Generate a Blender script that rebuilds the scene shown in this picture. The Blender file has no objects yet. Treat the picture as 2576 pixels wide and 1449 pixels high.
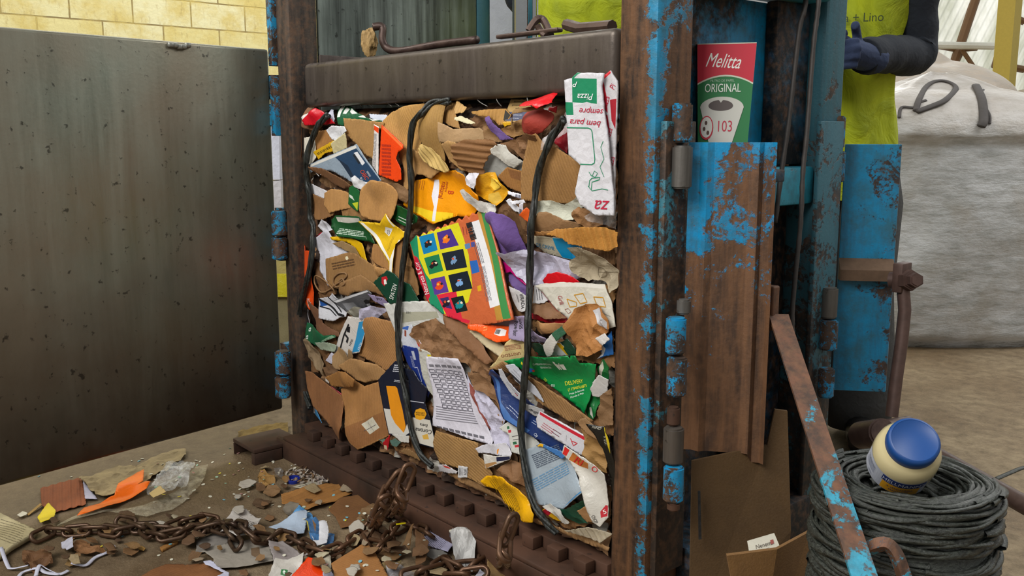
import bpy, bmesh, math, random
import numpy as np
from mathutils import Vector, Matrix, noise
from mathutils.geometry import delaunay_2d_cdt

# ---------------------------------------------------------------- camera
PITCH, YAW, ROLL, FPX = math.radians(9.25), math.radians(41), math.radians(0.2), 2350.0
F0 = np.array([-math.cos(YAW), math.sin(YAW), 0]); RR = np.array([math.sin(YAW), math.cos(YAW), 0]); U0 = np.array([0, 0, 1.])
FF = F0*math.cos(PITCH)-U0*math.sin(PITCH); UU = U0*math.cos(PITCH)+F0*math.sin(PITCH)
CAM = np.array([1.729, -1.238, 0.9])
scene = bpy.context.scene
cd = bpy.data.cameras.new('camera'); cam = bpy.data.objects.new('camera', cd); scene.collection.objects.link(cam)
cd.sensor_width = 36; cd.lens = FPX/2576*36; cd.clip_start = .05; cd.clip_end = 200
cam.matrix_world = Matrix(((RR[0], UU[0], -FF[0], CAM[0]), (RR[1], UU[1], -FF[1], CAM[1]), (RR[2], UU[2], -FF[2], CAM[2]), (0, 0, 0, 1)))
scene.camera = cam
scene.view_settings.view_transform = 'Standard'; scene.view_settings.look = 'None'
scene.view_settings.gamma = 1; scene.view_settings.use_curve_mapping = False
scene.view_settings.exposure = 0.0

# ---------------------------------------------------------------- world, daylight and added fill lamp
world = bpy.data.worlds.new('world'); scene.world = world; world.use_nodes = True
wn = world.node_tree.nodes; wl = world.node_tree.links
bg = wn['Background']; bg.inputs['Strength'].default_value = 1.0
tc = wn.new('ShaderNodeTexCoord'); sp = wn.new('ShaderNodeSeparateXYZ'); rp = wn.new('ShaderNodeValToRGB')
wl.new(tc.outputs['Generated'], sp.inputs[0]); wl.new(sp.outputs['Z'], rp.inputs[0]); wl.new(rp.outputs[0], bg.inputs[0])
rp.color_ramp.elements[0].position = 0.0; rp.color_ramp.elements[0].color = (.24, .225, .20, 1)
rp.color_ramp.elements[1].position = 0.7; rp.color_ramp.elements[1].color = (.60, .63, .65, 1)
def area(name, loc, target, sx, sy, power, col):
    l = bpy.data.lights.new(name, 'AREA'); l.shape = 'RECTANGLE'; l.size = sx; l.size_y = sy; l.energy = power; l.color = col
    o = bpy.data.objects.new(name, l); scene.collection.objects.link(o); o.location = loc
    o.rotation_euler = (Vector(target)-Vector(loc)).to_track_quat('-Z', 'Y').to_euler(); return o
area("skylight_front", (1.0, -3.4, 3.4), (0, 0, .55), 2.4, 1.8, 190, (1, .97, .92))
area('door_fill', (-2.6, -2.0, 4.2), (-.6, -.3, .5), 1.6, 1.6, 85, (1, .97, .9))  # unseen lamp added to brighten the open door
area('skylight_back', (2.6, 4.5, 5.0), (.4, 1.6, .6), 3, 3, 160, (1, .98, .94))
area('skylight_wall', (-3.6, 2.0, 5.0), (-5.3, 1.5, 1.6), 3, 1.5, 150, (1, .97, .86))

_c = CAM+(F0*14.5+RR*7.0); area('daylight_outside', (_c[0], _c[1], 4.5), (CAM[0]+F0[0]*9+RR[0]*4.6, CAM[1]+F0[1]*9+RR[1]*4.6, 1.8), 6, 4, 520, (1, 1, .98))
# ---------------------------------------------------------------- helpers
def ray(x, y): return FF*FPX+RR*(x-1288)-UU*(y-724.5)
def hit(x, y, ax, v):
    d = ray(x, y); return CAM+d*((v-CAM[ax])/d[ax])
def PD(x, y, d):
    r = ray(x, y); return Vector(CAM+r*(d/(r@FF)))
def hx(s):
    s = s.lstrip('#'); c = [int(s[i:i+2], 16)/255 for i in (0, 2, 4)]
    return tuple((v/12.92 if v <= .04045 else ((v+.055)/1.055)**2.4) for v in c)+(1,)
COL = scene.collection
def link(o): COL.objects.link(o); return o
def tag(o, label=None, cat=None, group=None, kind=None):
    if label: o['label'] = label
    if cat: o['category'] = cat
    if group: o['group'] = group
    if kind: o['kind'] = kind
    return o
def empty(name, loc, label, cat, group=None):
    o = link(bpy.data.objects.new(name, None)); o.location = loc; o.empty_display_size = .05
    return tag(o, label, cat, group)
def finish(name, me, mats, parent=None, origin=None, smooth=False):
    if not isinstance(mats, (list, tuple)): mats = [mats]
    for m in mats: me.materials.append(m)
    n = len(me.vertices); co = np.empty(n*3); me.vertices.foreach_get('co', co); co = co.reshape(-1, 3)
    if origin is None: origin = (co.min(0)+co.max(0))/2; origin[2] = co[:, 2].min()
    origin = np.array(origin); me.vertices.foreach_set('co', (co-origin).ravel()); me.update()
    if smooth: me.polygons.foreach_set('use_smooth', [True]*len(me.polygons))
    o = link(bpy.data.objects.new(name, me))
    if parent is not None:
        o.parent = parent; pl = wloc(parent); o.location = Vector(origin)-pl
    else: o.location = origin
    return o
def wloc(o):
    l = Vector(o.location)
    while o.parent: o = o.parent; l += Vector(o.location)
    return l
class MB:
    def __init__(s): s.b = bmesh.new()
    def _xf(s, vs, m): bmesh.ops.transform(s.b, matrix=m, verts=vs)
    def box(s, lo, hi, bev=0, seg=2, rot=None, mi=0):
        lo = Vector(lo); hi = Vector(hi); t = bmesh.new()
        bmesh.ops.create_cube(t, size=1)
        c = (lo+hi)/2; d = hi-lo
        bmesh.ops.transform(t, matrix=Matrix.Diagonal((d.x, d.y, d.z, 1)), verts=t.verts)
        if bev: bmesh.ops.bevel(t, geom=t.edges[:], offset=bev, segments=seg, affect='EDGES', profile=.5)
        m = Matrix.Translation(c)
        if rot: m = m @ rot
        bmesh.ops.transform(t, matrix=m, verts=t.verts)
        s.add(t, mi); return s
    def add(s, t, mi=0):
        for f in t.faces: f.material_index = mi
        me = bpy.data.meshes.new('tmp'); t.to_mesh(me); t.free(); s.b.from_mesh(me); bpy.data.meshes.remove(me)
    def cyl(s, p0, p1, r, seg=20, r2=None, bev=0, mi=0):
        p0 = Vector(p0); p1 = Vector(p1); t = bmesh.new(); L = (p1-p0).length
        bmesh.ops.create_cone(t, cap_ends=True, segments=seg, radius1=r, radius2=r if r2 is None else r2, depth=L)
        if bev: bmesh.ops.bevel(t, geom=[e for e in t.edges if abs(e.verts[0].co.z-e.verts[1].co.z) < 1e-6], offset=bev, segments=2, affect='EDGES')
        q = (p1-p0).to_track_quat('Z', 'Y').to_matrix().to_4x4()
        bmesh.ops.transform(t, matrix=Matrix.Translation((p0+p1)/2) @ q, verts=t.verts)
        s.add(t, mi); return s
    def tube(s, pts, r, seg=8, closed=False, rf=None, flat=1.0, mi=0, up=None):
        pts = [Vector(p) for p in pts]; n = len(pts); rings = []
        prev = None
        for i, p in enumerate(pts):
            a = pts[(i-1) % n] if (closed or i) else p; c = pts[(i+1) % n] if (closed or i < n-1) else p
            tg = (c-a).normalized()
            if prev is None:
                k = Vector(up) if up else (Vector((0, 0, 1)) if abs(tg.z) < .9 else Vector((1, 0, 0)))
            else: k = prev
            x = (k-tg*k.dot(tg)).normalized(); y = tg.cross(x); prev = x
            rr = rf(i/(n-1 if n > 1 else 1)) if rf else r
            rings.append([s.b.verts.new(p+x*math.cos(2*math.pi*j/seg)*rr*flat+y*math.sin(2*math.pi*j/seg)*rr) for j in range(seg)])
        m = n if closed else n-1
        for i in range(m):
            A = rings[i]; B = rings[(i+1) % n]
            for j in range(seg):
                f = s.b.faces.new((A[j], A[(j+1) % seg], B[(j+1) % seg], B[j])); f.material_index = mi
        if not closed:
            f = s.b.faces.new(rings[0][::-1]); f.material_index = mi
            f = s.b.faces.new(rings[-1]); f.material_index = mi
        return s
    def prism(s, prof, vec, mi=0):
        vec = Vector(vec); a = [s.b.verts.new(Vector(p)) for p in prof]; b = [s.b.verts.new(Vector(p)+vec) for p in prof]
        n = len(a)
        fs = [s.b.faces.new(a), s.b.faces.new(b[::-1])]+[s.b.faces.new((a[(i+1) % n], a[i], b[i], b[(i+1) % n])) for i in range(n)]
        for f in fs: f.material_index = mi
        return s
    def lathe(s, prof, c, axis=(0, 0, 1), seg=40, mi=0):
        q = Vector(axis).to_track_quat('Z', 'Y'); c = Vector(c); rings = []
        for r, z in prof:
            rings.append([s.b.verts.new(c+q @ Vector((r*math.cos(2*math.pi*j/seg), r*math.sin(2*math.pi*j/seg), z))) for j in range(seg)])
        for A, B in zip(rings, rings[1:]):
            for j in range(seg):
                f = s.b.faces.new((A[j], A[(j+1) % seg], B[(j+1) % seg], B[j])); f.material_index = mi
        for rg, rev in ((rings[0], 1), (rings[-1], 0)):
            f = s.b.faces.new(rg[::-1] if rev else rg); f.material_index = mi
        return s
    def out(s, name, mats, parent=None, smooth=False, origin=None, auto=None):
        bmesh.ops.recalc_face_normals(s.b, faces=s.b.faces[:])
        me = bpy.data.meshes.new(name); s.b.to_mesh(me); s.b.free()
        o = finish(name, me, mats, parent, origin, smooth)
        if auto is not None:
            me.polygons.foreach_set('use_smooth', [True]*len(me.polygons))
            try: me.set_sharp_from_angle(angle=math.radians(auto))
            except Exception: pass
        return o

# ---------------------------------------------------------------- materials
MC = {}
class NT:
    def __init__(s, name):
        s.m = bpy.data.materials.new(name); s.m.use_nodes = True; s.t = s.m.node_tree; s.n = s.t.nodes; s.b = s.n['Principled BSDF']
    def new(s, t, **k):
        nd = s.n.new(t)
        for a, v in k.items():
            if a.startswith('i_'):
                key = a[2:]; key = int(key) if key.isdigit() else key.replace('_', ' ')
                s.put(v, nd.inputs[key])
            else: setattr(nd, a, v)
        return nd
    def put(s, v, sock):
        if isinstance(v, bpy.types.NodeSocket): s.t.links.new(v, sock)
        else: sock.default_value = v
    def pos(s): return s.new('ShaderNodeNewGeometry').outputs['Position']
    def uvc(s): return s.new('ShaderNodeTexCoord').outputs['UV']
    def map(s, vec, scale=(1, 1, 1), loc=(0, 0, 0), rot=(0, 0, 0)):
        n = s.new('ShaderNodeMapping'); s.put(vec, n.inputs[0]); n.inputs['Scale'].default_value = scale; n.inputs['Location'].default_value = loc
        n.inputs['Rotation'].default_value = rot
        return n.outputs[0]
    def noise(s, vec, scale=5, detail=5, rough=.6, dist=0):
        n = s.new('ShaderNodeTexNoise', i_Scale=scale, i_Detail=detail, i_Roughness=rough, i_Distortion=dist); s.put(vec, n.inputs['Vector']); return n.outputs['Fac']
    def vor(s, vec, scale=5, feature='F1', out='Distance'):
        n = s.new('ShaderNodeTexVoronoi', feature=feature, i_Scale=scale); s.put(vec, n.inputs['Vector']); return n.outputs[out]
    def math(s, op, a, b=0., c=None, clamp=False):
        n = s.new('ShaderNodeMath', operation=op, use_clamp=clamp); s.put(a, n.inputs[0]); s.put(b, n.inputs[1])
        if c is not None: s.put(c, n.inputs[2])
        return n.outputs[0]
    def ramp(s, fac, stops):
        n = s.new('ShaderNodeValToRGB'); s.put(fac, n.inputs[0]); e = n.color_ramp.elements
        while len(e) < len(stops): e.new(.5)
        for el, (p, c) in zip(e, stops): el.position = p; el.color = c if len(c) == 4 else (*c, 1)
        return n.outputs[0]
    def rng(s, v, a, b, c=0., d=1.):
        n = s.new('ShaderNodeMapRange'); s.put(v, n.inputs[0])
        for i, x in enumerate((a, b, c, d)): n.inputs[i+1].default_value = x
        return n.outputs[0]
    def mix(s, fac, a, b, blend='MIX'):
        n = s.new('ShaderNodeMix', data_type='RGBA', blend_type=blend); s.put(fac, n.inputs[0]); s.put(a, n.inputs[6]); s.put(b, n.inputs[7]); return n.outputs[2]
    def dot(s, vec, v):
        n = s.new('ShaderNodeVectorMath', operation='DOT_PRODUCT'); s.put(vec, n.inputs[0]); n.inputs[1].default_value = v; return n.outputs['Value']
    def bump(s, h, strength=.5, dist=.002, nrm=None):
        n = s.new('ShaderNodeBump', i_Strength=strength, i_Distance=dist); s.put(h, n.inputs['Height'])
        if nrm is not None: s.put(nrm, n.inputs['Normal'])
        s.t.links.new(n.outputs[0], s.b.inputs['Normal']); return n.outputs[0]
    def set(s, **k):
        for a, v in k.items(): s.put(v, s.b.inputs[a.replace('_', ' ')])
        return s.m
def grey(v): return (v, v, v, 1)

def painted(name, vec, d, paint='#0b87bd', rust='#5a3f2f', rust2='#2a211c', dirt='#3c3a36', scale=9, soft=.03, metal=.25, bumpd=.0015, extra=None):
    """worn blue enamel over rusty steel; paint survives where noise+dot(pos,vec)+d is high"""
    k = NT(name); p = k.pos()
    ns = k.noise(p, scale, 8, .68, .6); fine = k.noise(p, scale*9, 5, .7)
    v = k.math('ADD', k.math('ADD', ns, k.math('MULTIPLY', k.math('SUBTRACT', fine, .5), .42)), k.math('ADD', k.dot(p, vec), d+.11))
    if extra: v = k.math('ADD', v, extra(k, p))
    m = k.rng(v, .61-soft, .61+soft)
    stre = k.noise(k.map(p, (14, 14, 1.6)), 3, 6, .65)
    rs = k.mix(k.rng(stre, .38, .62), hx(rust2), hx(rust)); rs = k.mix(k.rng(k.noise(p, 60, 4), .45, .7, 0, .45), rs, hx('#7a573c'))
    pc = k.mix(k.rng(k.noise(p, 25, 6, .7), .42, .66, 0, .75), hx(paint), hx('#2f5f6d'))
    pc = k.mix(k.rng(stre, .5, .75, 0, .5), pc, hx(dirt))
    k.bump(k.math('ADD', k.math('MULTIPLY', m, .8), k.math('MULTIPLY', k.noise(p, 140, 4), .7)), .6, bumpd)
    return k.set(Base_Color=k.mix(m, rs, pc), Roughness=k.rng(m, 0, 1, .62, .42), Metallic=k.rng(m, 0, 1, metal, 0))
def steel(name, c1, c2, c3, rough=.42, metal=.55, zr=None, streak=(26, 26, 1.5), spots=True):
    k = NT(name); p = k.pos()
    st = k.noise(k.map(p, streak), 1, 7, .7, .3); big = k.noise(p, 2.2, 4, .6)
    c = k.mix(k.rng(st, .36, .64), hx(c1), hx(c2)); c = k.mix(k.rng(big, .42, .68, 0, .8), c, hx(c3))
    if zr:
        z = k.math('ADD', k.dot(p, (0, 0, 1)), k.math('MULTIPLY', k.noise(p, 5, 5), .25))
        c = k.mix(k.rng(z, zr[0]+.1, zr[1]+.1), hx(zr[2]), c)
    if spots: c = k.mix(k.rng(k.noise(p, 45, 3), .64, .7, 0, .7), c, hx('#15120f'))
    k.bump(k.math('ADD', k.noise(p, 90, 5), k.math('MULTIPLY', st, .6)), .35, .001)
    return k.set(Base_Color=c, Roughness=k.rng(st, .3, .7, rough-.12, rough+.16), Metallic=metal)
def plain(name, c, rough=.6, metal=0., nz=.15, scale=40, bump=.2, spec=None):
    key = ('plain', name, c)
    if key in MC: return MC[key]
    k = NT(name); p = k.new('ShaderNodeTexCoord').outputs['Object']
    n = k.noise(p, scale, 5, .65); col = k.mix(k.rng(n, .35, .65, 0, nz), hx(c), tuple(x*.45 for x in hx(c)[:3])+(1,))
    k.bump(n, bump, .001); m = k.set(Base_Color=col, Roughness=rough, Metallic=metal); MC[key] = m; return m
# ---------------------------------------------------------------- setting
def m_floor():
    k = NT('dirty_concrete'); p = k.pos()
    a = k.noise(p, 2.2, 8, .62, .4); b = k.noise(p, 22, 8, .7); c = k.noise(p, 150, 4)
    col = k.mix(k.rng(a, .35, .65), hx('#756045'), hx('#98866a')); col = k.mix(k.rng(b, .4, .68, 0, .75), col, hx('#54432e'))
    col = k.mix(k.rng(c, .58, .7, 0, .5), col, hx('#b09c7a'))
    front_left = k.math('ADD', k.dot(p, (-.55, -.95, 0)), k.math('MULTIPLY', k.noise(p, 5, 5), .7))
    col = k.mix(k.rng(front_left, .45, .95, 0, .55), col, hx('#4a3a26'))  # floor turns darker brown towards the front left
    k.bump(k.math('ADD', k.math('MULTIPLY', b, 1.5), c), .55, .006)
    return k.set(Base_Color=col, Roughness=k.rng(a, .3, .7, .5, .85))
fl = MB().box((-9, -6, -.1), (9, 13, 0)).out('floor', m_floor()); tag(fl, kind='structure')
def m_block():
    k = NT('painted_blocks'); p = k.pos()
    v = k.new('ShaderNodeCombineXYZ', i_0=k.math('ADD', k.dot(p, (0, 1, 0)), .03), i_1=k.math('ADD', k.dot(p, (0, 0, 1)), .03), i_2=0.).outputs[0]
    br = k.new('ShaderNodeTexBrick', i_Scale=1., i_Mortar_Size=.006, i_Mortar_Smooth=.3, i_Brick_Width=.43, i_Row_Height=.192)
    k.put(v, br.inputs['Vector']); br.inputs['Color1'].default_value = hx('#d8cc8c'); br.inputs['Color2'].default_value = hx('#e0dcb4'); br.inputs['Mortar'].default_value = hx('#8f7d50')
    col = k.mix(k.rng(k.noise(p, 3, 7, .65), .45, .6, 0, .8), br.outputs[0], hx('#cdb96c'))
    col = k.mix(k.rng(k.noise(k.map(p, (9, 9, 3)), 3, 7, .7), .55, .7, 0, .6), col, hx('#a8925a'))
    k.bump(k.math('SUBTRACT', k.noise(p, 30, 5), k.math('MULTIPLY', br.outputs['Fac'], 2)), .6, .006)
    return k.set(Base_Color=col, Roughness=.8)
w = MB().box((-5.45, -5, 0), (-5.3, 7, 4.2)).out('wall_left', m_block()); tag(w, kind='structure')
# corrugated translucent wall at the far right
def m_sheet():
    k = NT('translucent_sheet'); p = k.pos(); n = k.noise(k.map(p, (2, 2, .6)), 2, 6, .6)
    col = k.mix(k.rng(n, .4, .62), hx('#fbfcf6'), hx('#c9ccbc'))
    k.bump(n, .1, .01); m = k.set(Base_Color=col, Roughness=.5)
    tr = k.new('ShaderNodeBsdfTranslucent', i_Color=col); mx = k.new('ShaderNodeMixShader', i_0=.6)
    k.t.links.new(k.b.outputs[0], mx.inputs[1]); k.t.links.new(tr.outputs[0], mx.inputs[2]); k.t.links.new(mx.outputs[0], k.n['Material Output'].inputs[0]); return m
def corrugated(name, O, ux, uy, W, H, pitch, amp, lean):
    b = bmesh.new(); O = Vector(O); ux = Vector(ux).normalized(); uy = Vector(uy).normalized(); nn = ux.cross(uy)
    n = int(W/pitch*6); rows = []
    for j, t in enumerate((0, 1)):
        rows.append([b.verts.new(O+ux*(i*pitch/6+lean*t*H)+uy*(H*t)+nn*amp*math.sin(i*math.pi/3)) for i in range(n+1)])
    for i in range(n): b.faces.new((rows[0][i], rows[0][i+1], rows[1][i+1], rows[1][i]))
    m = MB(); m.b.free(); m.b = b
    return m.out(name, m_sheet(), smooth=True)
far = Vector((RR[0], RR[1], 0)); c0 = PD(2150, 300, 9.5); c0.z = .9
s1 = corrugated('wall_back', c0-Vector((0, 0, .2)), far, (0, 0, 1), 3.4, 3.2, .075, .012, .45); tag(s1, kind='structure')
MY = plain('yellow_paint', '#c2ab4c', .6); MRU = plain('brown_steel', '#7b5a3a', .6); MWH = plain('white_steel', '#e6e6dc', .6)
fm = MB()
def pdb(m, x0, y0, x1, y1, d, r): m.cyl(PD(x0, y0, d), PD(x1, y1, d), r, 8)
pdb(fm, 2420, 125, 2385, 200, 9.3, .03)
for a in ((2325, 108, 2420, 125), (2500, 160, 2576, 175), (2515, 28, 2576, 55)): pdb(fm, *a, 9.3, .035)
for a in ((2460, -20, 2385, 205), (2550, 0, 2505, 170)): pdb(fm, *a, 9.3, .045)
for a in ((2420, 125, 2456, 178), (2404, 186, 2450, 182), (2420, 125, 2458, 122), (2432, 208, 2458, 190)): pdb(fm, *a, 9.2, .022)
o = fm.out('trim_1', MRU); tag(o, kind='structure')
pdb2 = MB(); pdb(pdb2, 2326, 113, 2500, 116, 9.1, .035); o = pdb2.out('trim_2', MWH); tag(o, kind='structure')
def column(px, w, d, name='trim_3', top=4.):
    b = PD(px, 700, d); b.z = 0; m = MB().box((b.x-w/2, b.y-w/2, 0), (b.x+w/2, b.y+w/2, top)); o = m.out(name, MY); tag(o, kind='structure')
column(2484, .15, 8.8); column(2255, .08, 8.6, 'trim_4')

# ---------------------------------------------------------------- baler
baler = empty('baler', (0, .3, 0), 'worn blue and rust brown baling press holding a paper bale, its door open', 'baling press')
def post_extra(k, p):
    y = k.dot(p, (0, 1, 0)); z = k.dot(p, (0, 0, 1)); return k.math('MULTIPLY', y, k.rng(z, .82, 1.1, -14., -1.6))
m_rp = painted('post_enamel', (7.5, 0, .05), -4.99, scale=17, paint='#1a84b0', rust='#6b4a30', extra=post_extra)
m_lp = painted('left_post_enamel', (-5, 0, .25), -3.86, paint='#1f7f9c', rust='#51443a', rust2='#262322')
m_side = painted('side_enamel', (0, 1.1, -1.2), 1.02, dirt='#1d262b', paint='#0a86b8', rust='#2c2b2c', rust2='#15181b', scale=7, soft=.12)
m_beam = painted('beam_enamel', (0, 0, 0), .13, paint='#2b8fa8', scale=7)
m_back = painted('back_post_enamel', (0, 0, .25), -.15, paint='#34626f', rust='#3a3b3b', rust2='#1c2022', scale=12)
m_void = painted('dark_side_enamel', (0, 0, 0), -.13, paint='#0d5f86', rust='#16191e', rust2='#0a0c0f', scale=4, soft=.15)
m_door = steel('door_steel', '#757a6d', '#878b7e', '#7c7160', .4, .55, (.10, .60, '#3c2e23'), (17, 17, 1.6))  # lower part darkened: floor reflection put into the colour, with some grime
m_inner = steel('chamber_steel', '#4a504c', '#7b857f', '#2f312c', .38, .5, None, (30, 30, 1.3))
m_plat = steel('platen_steel', '#433a37', '#574e49', '#62594c', .4, .45, None, (22, 22, 2.2))
m_rust = steel('rusty_base_steel', '#2b1e17', '#442c1f', '#5a3a27', .7, .15, None, (9, 9, 5))
m_dust = plain('dusty_ledge', '#6a5340', .9, 0, .4, 60, .6)
m_hb = painted('hinge_enamel', (0, 0, 0), -.02, paint='#0c86b8', rust='#4d4038', scale=26)
m_hs = steel('hinge_steel', '#4c4a47', '#6b6864', '#53463b', .4, .5)
m_fl = painted('flap_enamel', (-1.3, 0, .62), .50, paint='#0b86bb', rust='#6f4e35', rust2='#453226', scale=14)
m_fl2 = painted('flap_enamel_rear', (-1.8, -1.0, .0), 2.08, paint='#0d82b0', rust='#3d3532', rust2='#2d2726', scale=15)
B = lambda lo, hi, name, m, bev=.004, parent=baler: MB().box(lo, hi, bev).out(name, m, parent, auto=40)
B((.585, 0, 0), (.676, .10, 2.3), 'front_post', m_rp, .014)
B((-.684, 0, 0), (-.604, .09, 2.3), 'front_post', m_lp, .014)
B((.600, .52, 0), (.676, .60, 2.3), 'rear_post', m_back, .008)
B((-.69, .645, 0), (-.602, .70, 2.3), 'rear_post', m_back, .008)
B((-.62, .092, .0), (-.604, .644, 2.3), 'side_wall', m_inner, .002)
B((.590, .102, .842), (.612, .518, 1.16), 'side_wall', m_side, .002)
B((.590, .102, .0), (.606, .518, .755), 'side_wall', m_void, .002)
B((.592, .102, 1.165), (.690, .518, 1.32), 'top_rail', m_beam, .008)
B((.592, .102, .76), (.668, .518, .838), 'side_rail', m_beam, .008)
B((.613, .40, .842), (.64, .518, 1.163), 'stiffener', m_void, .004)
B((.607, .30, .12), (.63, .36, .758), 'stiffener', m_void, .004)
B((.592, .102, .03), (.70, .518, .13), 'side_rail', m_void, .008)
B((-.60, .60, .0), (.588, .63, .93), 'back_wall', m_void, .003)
B((-.70, .0, 2.3), (.68, .70, 2.42), 'top_frame', m_beam, .01)
# shelf bracket that carries the filter box
B((.669, .14, .815), (.738, .30, .838), 'bracket', m_void, .003)
# base
bm_ = MB(); bm_.box((-.64, -.068, 0), (.588, -.055, .055), .003); bm_.box((-.60, -.068, .056), (.588, -.002, .066), .003)
bm_.out('base_rail', m_rust, baler, auto=40)
MB().box((-.60, .0, .0), (.583, .59, .09), .003).out('base_plate', m_rust, baler, auto=40)
for i in range(15):
    x = -.53+i*.075; MB().box((x, -.030, .0665), (x+.034, -.004, .092), .002).out('tooth', m_rust, baler, auto=40)
f = MB(); f.box((-.735, -.155, .034), (-.60, -.01, .046), .002); f.box((-.62, -.155, .0), (-.60, -.07, .033), .002); f.box((-.735, -.155, .0), (-.728, -.03, .033), .002)
f.out('foot', m_rust, baler, auto=40)
# platen
pl = MB(); pl.box((-.527, -.004, .975), (.583, .04, 1.087), .014, 4); ob = pl.out('platen', m_plat, baler, auto=50)
pp = MB(); pp.box((-.52, .042, .985), (.575, .52, 1.0), .003); pp.box((-.526, .042, 1.0), (-.516, .52, 1.112), .003); pp.box((-.514, .50, 1.0), (.575, .52, 1.075), .003)
pp.box((-.30, .042, 1.0), (-.285, .50, 1.07), .002); pp.box((.20, .042, 1.0), (.215, .50, 1.072), .002)
pp.box((-.05, .18, 1.0), (.12, .42, 1.06), .006)
pp.out('platen_frame', m_plat, baler, auto=40)
rod = MB(); rod.cyl((-.025, .33, 1.09), (-.025, .33, 2.3), .032, 32); rod.out('ram_rod', plain('chrome', '#c8ccd0', .08, 1., .02), baler, auto=40)
rod = MB(); rod.cyl((-.025, .33, 1.06), (-.025, .33, 1.10), .05, 28, bev=.004); rod.out('rod_flange', m_plat, baler, auto=40)
# left door
dd = Vector((.172, -.985, 0)).normalized(); dn = Vector((-dd.y, dd.x, 0))
hp = Vector((-.722, -.028, 0))
door = link(bpy.data.objects.new('door', None)); door.parent = baler; door.location = hp-Vector(baler.location)
rz = Matrix.Rotation(math.atan2(dd.y, dd.x), 4, 'Z')
def dbox(lo, hi, bev, m, name):
    k = MB(); k.box(lo, hi, bev, 3)
    bmesh.ops.transform(k.b, matrix=Matrix.Translation(hp) @ rz, verts=k.b.verts); return k.out(name, m, door, auto=40)
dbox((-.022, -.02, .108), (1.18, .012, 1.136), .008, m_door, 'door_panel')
dbox((.02, -.055, .15), (1.16, -.021, .20), .005, m_beam, 'brace'); dbox((.02, -.055, .60), (1.16, -.021, .66), .005, m_beam, 'brace'); dbox((.02, -.055, 1.04), (1.16, -.021, 1.10), .005, m_beam, 'brace')
md = MB()
for u0, n in ((.23, 5), (.86, 14)):
    for i in range(n):
        q = hp+dd*(u0+i*.012)+dn*.013; q.z = 1.128-.006*abs(math.sin(i*.9)); md.box(q-Vector((.008, .008, .006)), q+Vector((.008, .008, .007)), .004)
md.out('weld_bead', plain('weld', '#8d8d86', .4, .6), door, auto=60)
def hinge(px, pys, d, r, mats, parent=baler, dx=0):
    for i, (a, b) in enumerate(pys):
        p0 = PD(px+dx*i, b, d); p1 = PD(px+dx*i, a, d); p0.x = p1.x = (p0.x+p1.x)/2; p0.y = p1.y = (p0.y+p1.y)/2
        MB().cyl(p0, p1, r, 24, bev=.003).out('hinge', mats[i % len(mats)], parent, auto=40)
hinge(690, [(-70, 68), (190, 250)], 2.62, .024, [m_hs, m_hb]); hinge(696, [(262, 318)], 2.62, .022, [m_hb])
hinge(703, [(530, 593), (597, 652)], 2.62, .022, [m_hb]); hinge(712, [(882, 942), (946, 1000)], 2.63, .022, [m_hb])
for z0_, z1_ in ((1.09, 1.34), (.90, 1.06), (.55, .70), (.16, .31)): B((-.705, -.012, z0_), (-.679, .03, z1_), 'hinge_plate', m_hb, .002)
# right hinges
hinge(1716, [(260, 358), (366, 474)], 1.60, .0175, [m_hb, m_hs]); hinge(1700, [(797, 890), (896, 996)], 1.60, .0175, [m_hb], dx=2)
hinge(1694, [(1072, 1166), (1170, 1262)], 1.60, .0175, [m_hs, m_hb]); hinge(1720, [(752, 790)], 1.61, .012, [m_hs]); hinge(1694, [(1022, 1070), (1262, 1284)], 1.60, .011, [m_rust])
B((.6765, .012, .10), (.690, .092, .925), 'hinge_plate', painted('hinge_plate_enamel', (0, 0, .12), -.16, paint='#2f6f80', rust='#3c2f26', rust2='#241f1c'), .002)
# flaps: folded sheets
def flap(name, A, Bp, z0, z1, prof, m, dz=None):
    A = Vector(A); u = (Vector(Bp)-A); L = u.length; u.normalize(); n = Vector((u.y, -u.x, 0)); th = .005
    k = bmesh.new(); rows = []
    for a, off in prof:
        q = A+u*(a*L)+n*off; zb = z0-(dz(a) if dz else 0); rows.append([k.verts.new((q.x, q.y, zb)), k.verts.new((q.x, q.y, z1))])
    for a, b in zip(rows, rows[1:]): k.faces.new((a[0], b[0], b[1], a[1]))
    k2 = MB(); k2.b.free(); k2.b = k
    o = k2.out(name, m, baler); s = o.modifiers.new('s', 'SOLIDIFY'); s.thickness = th; s.offset = 0
    b = o.modifiers.new('b', 'BEVEL'); b.width = .0015; b.segments = 2; return o
A1 = PD(1738, 360, 1.62); B1 = PD(1952, 360, 1.60); zb = PD(1740, 1172, 1.62).z; A1.z = B1.z = 0
flap('guard_flap', A1, B1, zb, .889, [(-.02, 0), (.12, .0), (.2, .009), (.28, .004), (.7, .006), (.8, .012), (.86, .002), (.97, .004), (1.0, .012), (1.0, -.03)], m_fl, lambda a: .018 if a > .82 else 0)
A2 = PD(2126, 366, 2.05); B2 = PD(2266, 366, 2.03); zb2 = PD(2126, 1008, 2.05).z; A2.z = B2.z = 0
flap('guard_flap', A2, B2, zb2, .882, [(0, 0), (1.0, 0), (1.02, -.01), (1.02, -.035)], m_fl2)
u2 = (B2-A2).normalized(); n2 = Vector((u2.y, -u2.x, 0))
k = MB(); zc = PD(2180, 700, 2.02).z
pr = [A2+n2*.003+Vector((0, 0, zc-.012)), A2+n2*.003+Vector((0, 0, zc+.035)), A2+n2*.03+Vector((0, 0, zc+.012)), A2+n2*.03+Vector((0, 0, zc-.012))]
k.prism(pr, u2*(B2-A2).length).out('latch_rail', m_dust, baler)
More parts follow.
